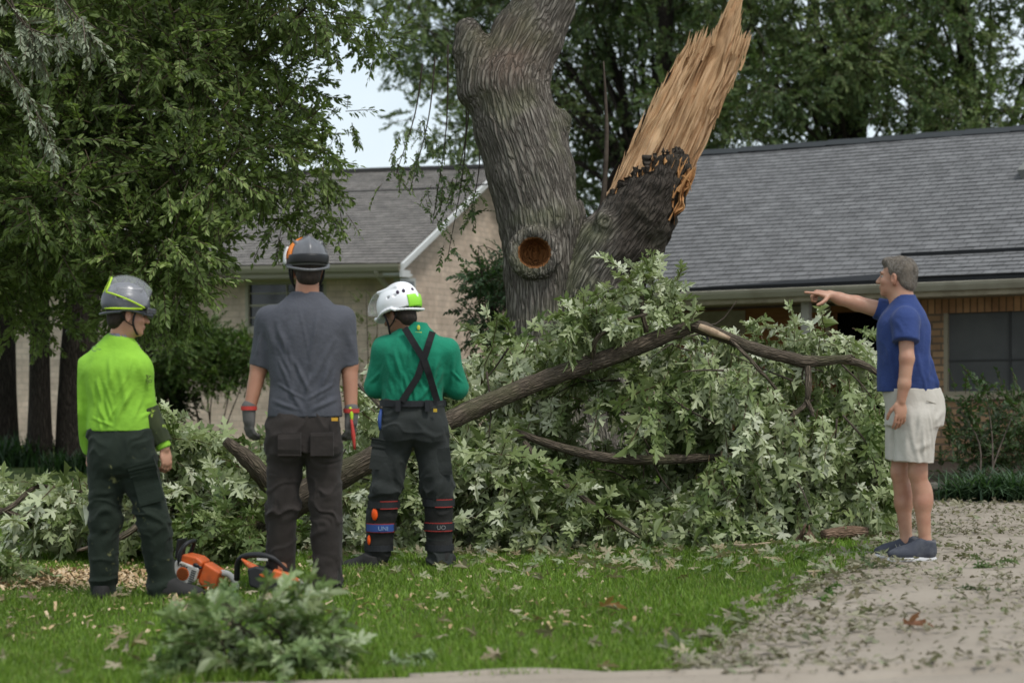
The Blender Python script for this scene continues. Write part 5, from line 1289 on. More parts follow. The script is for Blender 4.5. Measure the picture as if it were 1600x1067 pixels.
for a, b_ in (((172, 700), (162, 810)), ((162, 810), (160, 920)), ((208, 700), (242, 815)), ((242, 815), (252, 915))): Fd.cone(J(*a), J(*b_), .05, .04, .02)
hand(Fd, J(257, 701, .02), (.14, .0, -1), (.75, -.65, 0), (.6, .8, 0), .98, (.55, .6, .65, .7), .2)
hand(Fd, J(142, 708, .10), (.3, .1, -.95), (-.7, .6, 0), (.5, -.8, 0), .98)
put(Fd, 'body', sk1, p1); eyes(p1, Wh)
Fd = Field(hc - .2, hc + .2, .006); Fd.ell(Wh(0, -.030, .022), (.081, .092, .086), Rh, 0); Fd.ell(Wh(0, -.062, -.035), (.066, .05, .06), Rh, .02); Fd.cut(Wh(0, .045, -.0), Rh @ np.array([0, 1, .1])); Fd.cut(Wh(0, 0, -.075), Rh @ np.array([0, .6, -1.0]))
Fd.ell(Wh(.085, .0, -.016), (.03, .026, .036), Rh, .003, 's'); Fd.ell(Wh(-.085, .0, -.016), (.03, .026, .036), Rh, .003, 's'); put(Fd, 'hair', m_hair, p1)
m_hv = cloth('shirt_hivis', (.25, .50, .045), (8, .3, .03), (.21, .43, .04), sheen=.1)
Fd = Field(J(100, 720, -.3), J(285, 515, .32), .0065); rz = math.radians(-22)
def L_(rows, D_=None): return [(J(0, py)[2], J(cx, py)[0], D + dy, hw / s, dp) for (py, cx, hw, dp, dy) in rows]
Fd.loft(L_([(673, 186, 51, .125, .0), (655, 186, 50, .125, 0), (630, 184, 47, .118, 0), (600, 181, 50, .128, 0), (575, 180, 53, .128, 0), (560, 181, 47, .11, 0), (548, 183, 36, .085, 0), (537, 185, 28, .07, 0), (528, 187, 20, .062, 0)]), rz * .6, .02, 2.4)
Fd.ell(J(141, 582, .03), (.064, .07, .07), None, .05); Fd.ell(J(217, 580, -.02), (.064, .07, .07), None, .05)
Fd.cone(J(145, 566, .02), J(180, 536, .0), .052, .055, .04); Fd.cone(J(212, 566, 0), J(186, 536, .0), .052, .055, .04)
Fd.path([J(137, 575, .03), J(123, 640, .04), J(140, 700, .10)], [.066, .052, .040], .03)
Fd.cone(J(217, 573, -.02), J(229, 642, .02), .068, .060, .03)
Fd.cone(J(229, 642, .02), J(257, 700, .02), .058, .040, .02, flat_b=True)
put(Fd, 'shirt', m_hv, p1, plus(folds_shirt(.012, (.25, 0, .95), 9, 1), creases([(196, 575, 206, 640), (212, 610, 190, 655), (158, 590, 170, 650), (230, 600, 222, 560), (240, 640, 226, 652), (228, 632, 240, 628), (150, 652, 185, 664), (178, 560, 182, 600), (206, 590, 214, 560)], 14, (145, 565, 228, 640), 1, 1.0, .007, .010)))
Fd = Field(J(150, 560, -.2), J(225, 510, .2), .006); Fd.cone(J(186, 548, 0), J(187, 522, .005), .068, .062, 0, flat_b=True); Fd.cone(J(187, 535, .0), J(188, 500, .0), .054, .052, .0, 's'); put(Fd, 'collar', cloth('collar_grey', (.22, .22, .26)), p1)
m_camo = cloth('sleeve_camo', (.028, .036, .016), col2=(.05, .06, .025), spots=(16, (.30, .42, .06), .60, .66))
Fd = Field(J(210, 720, -.2), J(285, 625, .25), .006); Fd.cone(J(229, 640, .02), J(254, 693, .02), .070, .054, 0, flat_a=True, flat_b=True)
put(Fd, 'sleeve_patch', m_camo, p1, folds_shirt(.008, (.3, 0, .9), 14, 2))
text('C~', .045, M('print_grey', (.16, .25, .10), .8), 'logo', p1, J(150, 549, -.104), (math.radians(78), 0, math.radians(-14)), .002)
m_print = M('print_dark', (.10, .16, .03), .9)
text('AR', .045, m_print, 'sleeve_print', p1, J(228, 593, -.085), (math.radians(88), math.radians(80), math.radians(20)), .002)
m_tr1 = cloth('trousers_green', (.010, .016, .011), (10, .35, .02), (.018, .026, .018), spots=(14, (.16, .16, .07), .645, .70))
m_tr1b = cloth('trousers_dark_green', (.009, .015, .010), (10, .35, .02), (.016, .024, .017))
Fd = Field(J(115, 945, -.35), J(300, 655, .35), .007)
Fd.loft(L_([(740, 194, 51, .125, 0), (715, 192, 55, .135, -.01), (690, 190, 54, .135, -.01), (670, 188, 50, .125, 0)]), rz * .5, .02, 2.3)
Fd.path([J(168, 725, 0), J(163, 810, -.01), J(160, 925, .02)], [.108, .088, .080], .03); Fd.path([J(212, 725, 0), J(240, 808, -.04), J(253, 918, .0)], [.108, .090, .078], .03)
Fd.ell(J(176, 715, -.06), (.10, .09, .10), None, .04); Fd.ell(J(212, 715, -.05), (.10, .09, .10), None, .04)
Fd.cut(J(0, 934), (0, 0, -1)); zk = J(0, 812)[2]
put(Fd, 'trousers', m_tr1, p1, folds_leg(.020, zk, gz1, 3))
for (px, py, dx, sg, a) in [(229, 752, .095, 1, -.35), (143, 755, -.09, -1, .1)]:
    pass
PK = [(p1, [(221, 724), (238, 786)], .14, Fd, m_tr1b), (p1, [(219, 722), (225, 740)], .155, Fd, m_tr1b)]; D_1 = D
m_boot = M('boot_black', (.022, .021, .020), .75, bump=(30, .3, .004))
boot(p1, J(158, 945, -.06) + [0, 0, .0], (-.15, 1), .98, m_boot, m_rub); boot(p1, J(247, 938, -.04), (1, .15), .98, m_boot, m_rub)
m_hel1 = M('helmet_grey', (.07, .072, .085), .3, var=(14, (.13, .13, .14), .5, .75), spec=.5)
hel, Wm = helmet(p1, hc + Rh @ np.array([0, -.005, .022]), Rh, m_hel1, m_blk, 1.0)
Rv = Rh @ rotx(math.radians(72)); Wv = lambda *p: Wm(0, -.012, .028) + Rv @ np.array(p)
vz = shell(hel, 'visor', m_visor, Wv, math.radians(8), math.radians(172), math.radians(-34), math.radians(50), (.134, .162, .170), 0, 0)
rim = MB(); rr_ = []
for a in np.linspace(math.radians(8), math.radians(172), 24): e = math.radians(50); rr_.append(Wv(.136 * math.cos(e) * math.cos(a), .164 * math.cos(e) * math.sin(a), .172 * math.sin(e)))
rim.tube(rr_, .0055, 6); rr_ = [Wv(.136 * math.cos(e) * math.cos(a), .164 * math.cos(e) * math.sin(a), .172 * math.sin(e)) for a in (math.radians(172),) for e in np.linspace(math.radians(-38), math.radians(50), 8)]; rim.tube(rr_, .005, 6)
rr_ = [Wv(.136 * math.cos(e) * math.cos(a), .164 * math.cos(e) * math.sin(a), .172 * math.sin(e)) for a in (math.radians(8),) for e in np.linspace(math.radians(-38), math.radians(50), 8)]; rim.tube(rr_, .005, 6)
rim.build('visor_rim', m_neon, vz, smooth=True)
st_ = MB(); pts = [Wm(.112 * math.cos(a), -.012 + .137 * math.sin(a), .004 + .012 * math.sin(a)) for a in np.linspace(math.radians(-60), math.radians(50), 14)]; st_.tube(pts, [.004, .007, .009] + [.012] * 6 + [.014, .014, .012, .010, .008], 8, flat=.5)
st_.build('band', m_neon, hel, smooth=True); MB().ell(Wm(.104, .085, .018), (.014, .014, .014)).build('hinge', m_blk, hel, smooth=True)
shell(hel, 'peak', visor_mat('peak_smoke', (.1, .1, .11), .35), Wm, math.radians(40), math.radians(140), math.radians(-10), math.radians(6), (.112, .165, .11), -.01, .01, 20, 8)

# ------------------------------------------------------------ person 2: grey T-shirt, seen from behind
D = 10.97; s = F / D; gz2 = J(0, 925)[2]
p2 = thing('person', 'tall worker from behind in charcoal T-shirt, work gloves and grey helmet with orange stripe', 'person', [J(475, 925)[0], D, gz2])
sk2 = skin_mat('skin_tan', (.40, .20, .125), (.33, .15, .09))
Fd = Field(J(355, 935, -.35), J(590, 360, .35), .0052)
Rh = rotz(math.radians(12)) @ rotx(math.radians(-3)); hc = J(480, 421, .02); Wh = head(Fd, hc, Rh, 1.04, J(479, 474, .0), .060)
Fd.path([J(422, 502, .01), J(406, 570, .03), J(389, 642, -.01)], [.045, .049, .033], .02); Fd.path([J(534, 502, .01), J(546, 570, .03), J(549, 650, -.01)], [.045, .048, .033], .02)
Fd.cone(J(432, 503), J(525, 503), .045, .045, .02); Fd.cone(J(478, 505), J(478, 650), .07, .07, .02)
for a, b_ in (((448, 660), (441, 790)), ((441, 790), (440, 885)), ((508, 660), (511, 790)), ((511, 790), (512, 900))): Fd.cone(J(*a), J(*b_), .05, .04, .02)
put(Fd, 'body', sk2, p2); eyes(p2, Wh, 1.04)
Fd = Field(hc - .2, hc + .2, .006); Fd.ell(Wh(0, -.030, .022), (.084, .096, .088), Rh, 0); Fd.ell(Wh(0, -.060, -.040), (.068, .052, .06), Rh, .02); Fd.cut(Wh(0, .045, -.0), Rh @ np.array([0, 1, .1])); Fd.cut(Wh(0, 0, -.08), Rh @ np.array([0, .4, -1.0])); Fd.ell(Wh(.088, .0, -.016), (.03, .026, .036), Rh, .003, 's'); Fd.ell(Wh(-.088, .0, -.016), (.03, .026, .036), Rh, .003, 's'); put(Fd, 'hair', m_hair, p2)
m_ts2 = cloth('tshirt_charcoal', (.078, .081, .096), (7, .4, .03), (.060, .063, .076))
Fd = Field(J(375, 665, -.3), J(575, 440, .3), .0065)
Fd.loft(L_([(651, 477, 58, .135, 0), (635, 477, 57, .135, 0), (600, 477, 54, .128, 0), (560, 478, 58, .13, 0), (525, 478, 63, .135, 0), (500, 478, 62, .13, 0), (485, 478, 55, .115, 0), (474, 479, 42, .095, 0), (464, 480, 32, .075, 0), (456, 480, 23, .066, 0)]), 0, .02, 2.5)
Fd.ell(J(424, 507, .01), (.070, .08, .078), None, .05); Fd.ell(J(532, 507, .01), (.070, .08, .078), None, .05)
Fd.cone(J(421, 498, .01), J(408, 572, .03), .072, .064, .03, flat_b=True); Fd.cone(J(536, 498, .01), J(545, 572, .03), .072, .060, .03, flat_b=True)
Fd.cone(J(480, 470, .01), J(481, 430, .02), .0605, .060, .004, 's')
put(Fd, 'tshirt', m_ts2, p2, plus(folds_shirt(.012, (.15, 0, .98), 8, 11), creases([(470, 480, 488, 560), (500, 490, 486, 575), (432, 530, 470, 600), (524, 530, 490, 600), (436, 600, 478, 622), (522, 600, 482, 625), (430, 625, 470, 640), (528, 622, 490, 640), (440, 560, 462, 620), (518, 560, 500, 625), (412, 520, 402, 555), (544, 520, 552, 556), (424, 510, 430, 545)], 16, (428, 500, 528, 618), 2, 1.0, .0075, .011)))
m_tr2 = cloth('trousers_brown', (.022, .018, .016), (8, .35, .02), (.038, .031, .028))
Fd = Field(J(395, 925, -.3), J(560, 640, .3), .007)
Fd.loft(L_([(705, 475, 59, .14, 0), (685, 475, 61, .145, 0), (665, 475, 60, .14, 0), (644, 475, 56, .13, 0)]), 0, .02, 2.4)
Fd.path([J(446, 700, 0), J(442, 790, -.01), J(438, 893, .05)], [.108, .088, .082], .02); Fd.path([J(505, 700, 0), J(509, 790, -.01), J(513, 912, 0)], [.108, .088, .080], .02)
Fd.ell(J(450, 695, -.05), (.105, .10, .11), None, .04); Fd.ell(J(503, 695, -.05), (.105, .10, .11), None, .04); Fd.cut(J(0, 914), (0, 0, -1))
put(Fd, 'trousers', m_tr2, p2, folds_leg(.020, J(0, 790)[2], gz2, 8))
for px in (452, 503): PK.append((p2, [(px, 676), (px, 712)], .125, Fd, m_tr2))
MB().box(J(523, 655, -.138), (.035, .006, .018)).build('label_tab', M('tab_yellow', (.55, .30, .03), .7), p2)
boot(p2, J(436, 908, .02), (-.1, 1), 1.02, m_boot, m_rub); boot(p2, J(513, 924, -.07), (.1, 1), 1.02, m_boot, m_rub)
m_glv = M('glove_grey', (.10, .095, .09), .8, bump=(40, .4, .005)); m_red = M('cuff_red', (.42, .045, .035), .7)
for k, (wr, dr_, n_, sd_, cl) in enumerate([(J(389, 644, -.01), (.02, .05, -1), (-.75, -.65, 0), (.5, .9, 0), (.45, .5, .5, .5)), (J(549, 648, -.01), (-.06, .1, -1), (.8, -.6, 0), (-.5, .9, 0), (.5, .6, .6, .6))]):
    Fd = Field(wr - .25, wr + .25, .0045); Fd.cone(wr + [0, 0, .03], wr + [0, 0, -.04], .040, .034, .01); hand(Fd, wr, dr_, n_, sd_, 1.1, cl, .35, .0022); gl = put(Fd, 'glove', m_glv, p2)
    band(gl, 'cuff', m_red, wr + [0, 0, .0], .0405, .0405, .012, .034, 0, 20)
m_hel2 = M('helmet_charcoal', (.11, .11, .118), .28, var=(10, (.17, .17, .175), .5, .8), spec=.5); m_or = M('orange_plastic', (.80, .22, .02), .4); m_whp = M('white_plastic', (.72, .72, .72), .35)
hel, Wm = helmet(p2, hc + Rh @ np.array([0, -.005, .022]), Rh, m_hel2, m_blk, 1.06)
shell(hel, 'stripe', m_or, Wm, math.radians(180), math.radians(214), math.radians(0), math.radians(72), (.1095, .1335, .1135), nu=10, nv=12, thick=.004)
shell(hel, 'ear_visor', m_whp, Wm, math.radians(150), math.radians(196), math.radians(-14), math.radians(30), (.120, .143, .118), nu=12, nv=8, thick=.006)
shell(hel, 'rear_band', M('helmet_black', (.015, .015, .016), .4), Wm, math.radians(205), math.radians(335), math.radians(-16), math.radians(8), (.112, .137, .114), nu=24, nv=6, thick=.004)
# thing held in the right hand: small pruning tool with lime and red handle
tl = thing('hand_saw', 'small tool with lime and red handle in the gloved hand of the charcoal-shirted worker', 'hand tool', J(552, 670, -.03))
b = MB(); b.tube([J(547, 636, -.045), J(549, 645, -.05), J(550, 657, -.05)], [.008, .011, .006], 8, sub=3, flat=.5); b.build('handle', m_neon, tl, smooth=True)
b = MB(); b.tube([J(549, 655, -.055), J(552, 680, -.06), J(554, 702, -.055)], [.006, .012, .006], 8, sub=3); b.build('grip', m_red, tl, smooth=True)

# ------------------------------------------------------------ person 3: green shirt, braces, looking down left
D = 12.15; s = F / D; gz3 = J(0, 891)[2]
p3 = thing('person', 'worker in green shirt with crossed black braces and white helmet, head bowed left', 'person', [J(640, 891)[0], D, gz3])
sk3 = skin_mat('skin_brown', (.24, .12, .075), (.19, .09, .055))
Fd = Field(J(515, 905, -.4), J(745, 435, .4), .0052)
Rh = rotz(math.radians(56)) @ rotx(math.radians(-17)); hc = J(623, 491, .0); Wh = head(Fd, hc, Rh, .98, J(646, 528, .0), .058)
Fd.path([J(600, 550, .0), J(586, 604, .04), J(604, 613, .30)], [.045, .040, .030], .02); Fd.path([J(698, 550, .0), J(714, 606, .04), J(686, 607, .30)], [.045, .040, .030], .02)
Fd.cone(J(612, 553), J(690, 553), .045, .045, .02); Fd.cone(J(648, 553), J(644, 640), .07, .07, .02)
hand(Fd, J(606, 612, .31), (.6, .7, .1), (0, -.3, .9), (0, .3, 1), .98, (.5, .5, .5, .5)); hand(Fd, J(684, 606, .31), (-.6, .7, .1), (0, -.3, .9), (0, .3, 1), .98, (.5, .5, .5, .5))
for a, b_ in (((622, 660), (602, 765)), ((602, 765), (590, 860)), ((672, 660), (685, 765)), ((685, 765), (686, 860))): Fd.cone(J(*a), J(*b_), .05, .04, .02)
put(Fd, 'body', sk3, p3); eyes(p3, Wh)
Fd = Field(hc - .2, hc + .2, .006); Fd.ell(Wh(0, -.030, .022), (.081, .092, .086), Rh, 0); Fd.ell(Wh(0, -.062, -.040), (.066, .05, .06), Rh, .02); Fd.cut(Wh(0, .045, -.0), Rh @ np.array([0, 1, .1])); Fd.cut(Wh(0, 0, -.085), Rh @ np.array([0, .6, -1.0])); Fd.ell(Wh(-.085, .0, -.016), (.03, .026, .036), Rh, .003, 's'); put(Fd, 'hair', m_hair, p3)
m_gs = cloth('shirt_green', (.010, .20, .115), (8, .35, .03), (.008, .155, .088))
Fd = Field(J(555, 650, -.35), J(750, 495, .45), .0065)
Fd.loft(L_([(632, 645, 47, .125, 0), (615, 645, 47, .13, 0), (595, 646, 49, .13, 0), (570, 648, 53, .135, -.01), (550, 649, 54, .135, -.01), (535, 649, 48, .12, 0), (522, 648, 36, .095, 0), (512, 648, 25, .075, 0), (504, 648, 19, .064, 0)]), .05, .02, 2.4)
Fd.ell(J(602, 548, .0), (.080, .09, .085), None, .04); Fd.ell(J(696, 549, .0), (.080, .09, .085), None, .04)
Fd.cone(J(600, 548, .0), J(586, 604, .04), .076, .068, .04); Fd.cone(J(586, 604, .04), J(604, 614, .28), .066, .042, .02, flat_b=True)
Fd.cone(J(699, 549, .0), J(714, 606, .04), .076, .068, .04); Fd.cone(J(714, 606, .04), J(686, 608, .28), .066, .042, .02, flat_b=True)
Fd.cone(J(648, 515, .01), J(640, 485, .02), .0585, .056, .004, 's'); gsF = Fd
put(Fd, 'shirt', m_gs, p3, plus(folds_shirt(.012, (.15, 0, .98), 9, 21), creases([(618, 545, 630, 600), (688, 560, 668, 605), (690, 580, 672, 622), (605, 560, 622, 610), (648, 530, 640, 570), (676, 600, 690, 628), (652, 600, 640, 626), (596, 580, 580, 598), (706, 580, 722, 596), (712, 560, 704, 600), (660, 585, 676, 620)], 16, (606, 530, 696, 610), 3, 1.0, .0075, .010)))
def surf_y(px, py, Fd_, off=.012):
    """front (camera side) of a garment at a photo pixel"""
    for y in np.arange(D - .3, D + .2, .004):
        q = P(px, py, y); i = np.round((q - Fd_.lo) / Fd_.h).astype(int)
        if np.all(i >= 0) and np.all(i < Fd_.n) and Fd_.d[tuple(i)] < 0: return y - off
    return D - .13
def strap(par, pts, w, Fd_, mat, name='strap', off=.016, th=.005, n=16):
    pts = np.array(pts, float); q = np.linspace(0, 1, n); seg = np.linspace(0, 1, len(pts)); xs, ys_ = np.interp(q, seg, pts[:, 0]), np.interp(q, seg, pts[:, 1])
    yy = np.array([surf_y(a, b, Fd_, off) for a, b in zip(xs, ys_)]); yp = np.pad(yy, 2, 'edge'); yy = np.min([yp[i:i + n] for i in range(5)], 0); yy = np.convolve(np.pad(yy, 1, 'edge'), np.ones(3) / 3, 'valid')
    C_ = np.array([P(a, b, d) for a, b, d in zip(xs, ys_, yy)]); Tn = np.gradient(C_, axis=0); Sd = np.cross(Tn, [0, 1, 0]); Sd /= np.linalg.norm(Sd, axis=1)[:, None]
    V = np.stack([C_ - Sd * w / 2, C_ + Sd * w / 2, C_ + Sd * w / 2 + [0, th, 0], C_ - Sd * w / 2 + [0, th, 0]], 1).reshape(-1, 3)
    Q = [(4 * k + j, 4 * k + (j + 1) % 4, 4 * k + 4 + (j + 1) % 4, 4 * k + 4 + j) for k in range(n - 1) for j in range(4)] + [(0, 3, 2, 1), (4 * n - 4, 4 * n - 3, 4 * n - 2, 4 * n - 1)]
    return mesh(name, V, [np.array(Q)], mat, par, False)
m_tr3 = cloth('trousers_charcoal', (.022, .025, .024), (9, .35, .02), (.032, .036, .034))
Fd = Field(J(560, 895, -.4), J(735, 615, .35), .007)
Fd.loft(L_([(685, 647, 50, .135, 0), (665, 646, 52, .14, -.01), (645, 646, 50, .135, 0), (624, 645, 48, .13, 0)]), .05, .02, 2.4)
Fd.path([J(620, 680, 0), J(602, 765, -.01), J(592, 800, .01), J(588, 880, .03)], [.108, .095, .075, .078], .02); Fd.path([J(672, 680, 0), J(684, 765, -.01), J(685, 800, .01), J(687, 878, 0)], [.108, .098, .075, .078], .02)
Fd.ell(J(625, 675, -.05), (.10, .10, .11), None, .04); Fd.ell(J(668, 675, -.05), (.10, .10, .11), None, .04); Fd.cut(J(0, 884), (0, 0, -1)); trF = Fd
put(Fd, 'trousers', m_tr3, p3, folds_leg(.018, J(0, 765)[2], gz3, 15))
strap(p3, [(632, 512), (652, 545), (663, 562)], .040, gsF, m_blk, 'brace', .022); strap(p3, [(676, 518), (664, 556), (652, 590), (628, 627)], .040, gsF, m_blk, 'brace', .019); strap(p3, [(663, 562), (672, 590), (683, 627)], .040, gsF, m_blk, 'brace', .024)
m_belt = M('belt_dark', (.018, .019, .022), .6)
band(p3, 'belt', m_belt, J(645, 630, 0), .2, .143, -.018, .018, .05)
MB().box(J(683, 634, -.15), (.05, .02, .05)).build('tab', M('tab_yellow2', (.50, .33, .03), .6), p3) if False else None
MB().box(J(680, 641, -.152), (.022, .008, .020)).build('tab', M('tab_amber', (.50, .33, .03), .6), p3)
for px in (622, 668): MB().box(J(px, 634, -.148), (.03, .02, .07)).build('belt_loop', m_belt, p3)
PK += [(p3, [(598, 688), (592, 734)], .12, Fd, m_tr3), (p3, [(598, 686), (596, 700)], .135, Fd, m_tr3), (p3, [(690, 700), (694, 742)], .10, Fd, m_tr3)]
for k_, (a_, b_, c_, d_, e_) in enumerate(PK):
    D = {id(p1): 11.0, id(p2): 10.97, id(p3): 12.15}[id(a_)]; strap(a_, b_, c_, d_, e_, 'pocket', .012 + .006 * (k_ in (1, 5)), .02)
D = 12.15
m_tag = M('emblem_yellow', (.55, .55, .06), .7)
b = MB(); c_ = P(654, 512, surf_y(654, 512, gsF, .014)); b.ell(c_, (.010, .004, .016)); b.box(c_ + [0, 0, -.028], (.04, .004, .006)); b.build('emblem', m_tag, p3)
# padded lower leg guards
m_grd = M('guard_dark', (.018, .018, .017), .85, bump=(22, .5, .01)); m_redt = M('strap_red', (.28, .03, .025), .6); m_orng = M('orange_disc', (.85, .10, .01), .5); m_blue = M('strap_blue', (.03, .07, .24), .6); m_ltr = M('lettering_grey', (.22, .22, .22), .6)
for k, (x0, y0, x1, y1) in enumerate([(601, 778, 590, 872), (685, 775, 687, 872)]):
    Fd = Field(J(x0 - 50, 900, -.25), J(x0 + 60, 760, .25), .006); a, b_ = J(x0, y0, 0), J(x1, y1, .015)
    for q in range(4): u0, u1 = q / 4, (q + 1) / 4; Fd.cone(a + (b_ - a) * (u0 + .04), a + (b_ - a) * (u1 - .04), .090 - .004 * q, .089 - .005 * q, .02)
    go = put(Fd, 'leg_guard', m_grd, p3, folds_leg(.010, J(0, 765)[2], gz3, 25 + k))
    ln = b_ - a
    for j, (fr, hh, cm) in enumerate([(.10, .020, m_belt), (.48, .022, m_belt), (.82, .018, m_belt)]):
        c_ = a + ln * fr; rr_ = .097 - .014 * fr; band(go, 'strap', cm, c_, rr_, rr_, -hh, hh)
        if j == 1 and k == 0: band(go, 'label_panel', m_blue, c_, rr_ + .003, rr_ + .003, -hh, hh, a0=math.radians(205), a1=math.radians(325))
        if j < 2: band(go, 'strap_edge', m_redt, c_, rr_ + .001, rr_ + .001, hh - .001, hh + .005, a0=math.radians(200 if j else 260), a1=math.radians(330)); band(go, 'strap_edge', m_redt, c_, rr_ + .001, rr_ + .001, -hh - .005, -hh + .001, a0=math.radians(200 if j else 260), a1=math.radians(330))
        if j == 1: text('UNI' if k == 0 else 'UO', .036, M('lettering_blue', (.25, .35, .55), .6) if k == 0 else m_ltr, 'lettering', go, c_ + [.018, -rr_ - .009, -.013], (math.radians(90), 0, 0), .001)
    if k == 0:
        MB().ell(a + ln * .25 + [-.045, -.078, 0], (.021, .012, .038), rotz(-.5)).build('disc', m_orng, go, smooth=True); MB().ell(a + ln * .68 + [-.062, -.060, 0], (.012, .010, .030), rotz(-.7)).build('disc', m_orng, go, smooth=True)
boot(p3, J(592, 896, -.04), (-1, .35), .98, m_boot, m_rub); boot(p3, J(690, 888, -.06), (.2, 1), .98, m_boot, m_rub)
m_hel3 = M('helmet_white', (.78, .78, .79), .3, var=(6, (.68, .67, .66), .5, .8), spec=.5); m_lime = M('helmet_lime', (.30, .70, .05), .4)
hel, Wm = helmet(p3, hc + Rh @ np.array([0, -.005, .022]), Rh, m_hel3, m_blk, 1.12)
shell(hel, 'rear_band', m_lime, Wm, math.radians(236), math.radians(350), math.radians(-24), math.radians(10), (.109, .133, .113), nu=28, nv=8, thick=.003)
for a in (215, 232, 262): MB().ell(Wm(.106 * math.cos(math.radians(a)) * .93, -.012 + .13 * math.sin(math.radians(a)) * .93, .075), (.010, .010, .014), Rh).build('vent', M('vent_dark%d' % a, (.05, .03, .06), .5), hel, smooth=True)
Rv = Rh @ rotx(math.radians(14)); Wv = lambda *p: Wm(0, 0, 0) + Rv @ np.array(p)
shell(hel, 'visor', visor_mat('visor_thin', (.8, .8, .82), .85), Wv, math.radians(45), math.radians(135), math.radians(-8), math.radians(48), (.150, .205, .16), 0, 0)
b = MB(); b.tube([J(596, 640, -.05), J(593, 655, -.08), J(594, 672, -.08)], [.010, .013, .008], 8, sub=3); b.build('lanyard', m_blue, p3, smooth=True)

# ------------------------------------------------------------ person 4: blue T-shirt, pointing
D = float(G(1420, 875)[1]); s = F / D; gz4 = J(0, 875)[2]
p4 = thing('person', 'grey-haired man in blue T-shirt and pale shorts pointing left, standing at the drive edge', 'person', [J(1422, 875)[0], D, gz4])
sk4 = skin_mat('skin_rosy', (.44, .245, .16), (.33, .15, .095))
Fd = Field(J(1250, 885, -.35), J(1490, 385, .35), .0048)
Rh = rotz(math.radians(64)) @ rotx(math.radians(2)); hc = J(1401, 433, .02); Wh = head(Fd, hc, Rh, 1.02, J(1412, 478, .0), .063)
Fd.path([J(1390, 488, .14), J(1338, 474, .15), J(1312, 467, .15), J(1297, 461, .15)], [.055, .044, .036, .029], .02)
Fd.path([J(1415, 506, -.16), J(1417, 560, -.215), J(1413, 600, -.215), J(1408, 626, -.21)], [.047, .042, .036, .027], .02)
Fd.cone(J(1408, 505), J(1415, 600), .06, .07, .02); Fd.cone(J(1415, 600), J(1425, 660), .07, .07, .02); Fd.cone(J(1412, 500, -.1), J(1396, 490, .1), .04, .04, .02)
hand(Fd, J(1408, 628, -.21), (-.05, 0, -1), (.3, -.95, 0), (-1, 0, 0), 1.02, (.25, .3, .35, .4), .25)
hand(Fd, J(1298, 461, .15), (-1, -.05, .17), (.15, -.35, 1), (.0, -1, -.3), 1.05, (.03, 1.1, 1.25, 1.3), .7)
# legs
Fd.path([J(1410, 690, .10), J(1406, 738, .10), J(1411, 785, .11), J(1417, 850, .10)], [.070, .050, .048, .032], .03)
Fd.path([J(1436, 690, -.08), J(1434, 738, -.08), J(1441, 785, -.08), J(1446, 852, -.08)], [.072, .051, .049, .033], .03)
Fd.ell(J(1417, 775, .12), (.040, .048, .09), None, .03); Fd.ell(J(1447, 775, -.06), (.040, .048, .09), None, .03)
for a, b_ in (((1417, 848, .10), (1404, 862, .10)), ((1446, 850, -.08), (1430, 866, -.08))): Fd.cone(J(*a), J(*b_), .036, .032, .03)
put(Fd, 'body', sk4, p4); eyes(p4, Wh, 1.02)
Fd = Field(hc - .22, hc + .22, .006); Fd.ell(Wh(0, -.026, .038), np.array((.082, .100, .088)), Rh, 0); Fd.ell(Wh(0, -.065, -.030), np.array((.070, .053, .062)), Rh, .03); Fd.ell(Wh(0, .050, .085), (.055, .04, .03), Rh, .03); Fd.cut(Wh(0, .073, .045), Rh @ np.array([0, 1, -.35])); Fd.cut(Wh(0, 0, -.080), Rh @ np.array([0, .55, -1.0]))
for sx in (-1, 1): Fd.ell(Wh(sx * .085, .028, -.035), (.03, .055, .050), Rh, .006, 's')
hr = put(Fd, 'hair', m_hairg, p4, lambda V: .005 * fbm(V * [60, 60, 30], 2))
V, Q = Fd.surf(); Nn = vnormals(V, Q); rh = np.random.default_rng(4); i_ = rh.integers(0, len(V), 7000); b0 = V[i_] - Nn[i_] * .001; fl_ = Rh @ np.array([0, -.55, -.75])
dn = fl_ + rh.normal(0, .22, (7000, 3)); dn -= Nn[i_] * ((dn * Nn[i_]).sum(1) * .93)[:, None]; dn += Nn[i_] * .14; dn /= np.linalg.norm(dn, axis=1)[:, None]; L_h = rh.uniform(.010, .024, 7000)[:, None]
sw = np.cross(dn, Nn[i_]) * .0009; VV = np.stack([b0 - sw, b0 + sw, b0 + dn * L_h], 1).reshape(-1, 3); k_ = np.arange(7000) * 3
cc_ = np.array([(.19, .165, .135), (.12, .10, .08), (.30, .27, .235), (.07, .056, .045)])[rh.integers(0, 4, 7000)]
tag(mesh('strands', VV, [np.stack([k_, k_ + 1, k_ + 2], 1)], leaf_mat('hair_strand', .5, .05, (1, 1, 1)), hr, False, {'col': np.repeat(cc_, 3, 0)}), kind='stuff')
m_ts4 = cloth('tshirt_blue', (.030, .052, .165), (7, .4, .03), (.022, .040, .130))
Fd = Field(J(1345, 628, -.35), J(1490, 455, .4), .0065)
Fd.loft(L_([(612, 1419, 49, .150, 0), (600, 1418, 48, .155, 0), (580, 1415, 45, .160, 0), (555, 1412, 41, .155, 0), (530, 1411, 41, .155, 0), (505, 1410, 40, .150, 0), (490, 1411, 34, .13, 0), (478, 1413, 25, .11, 0), (468, 1413, 19, .08, 0), (461, 1412, 16, .07, 0)]), 0, .02, 2.2)
Fd.ell(J(1415, 502, -.15), (.078, .072, .085), None, .04); Fd.ell(J(1396, 490, .15), (.085, .075, .075), None, .04)
Fd.cone(J(1415, 503, -.165), J(1415, 534, -.205), .078, .078, .02, flat_b=True); Fd.cone(J(1396, 490, .14), J(1368, 481, .15), .076, .066, .03, flat_b=True)
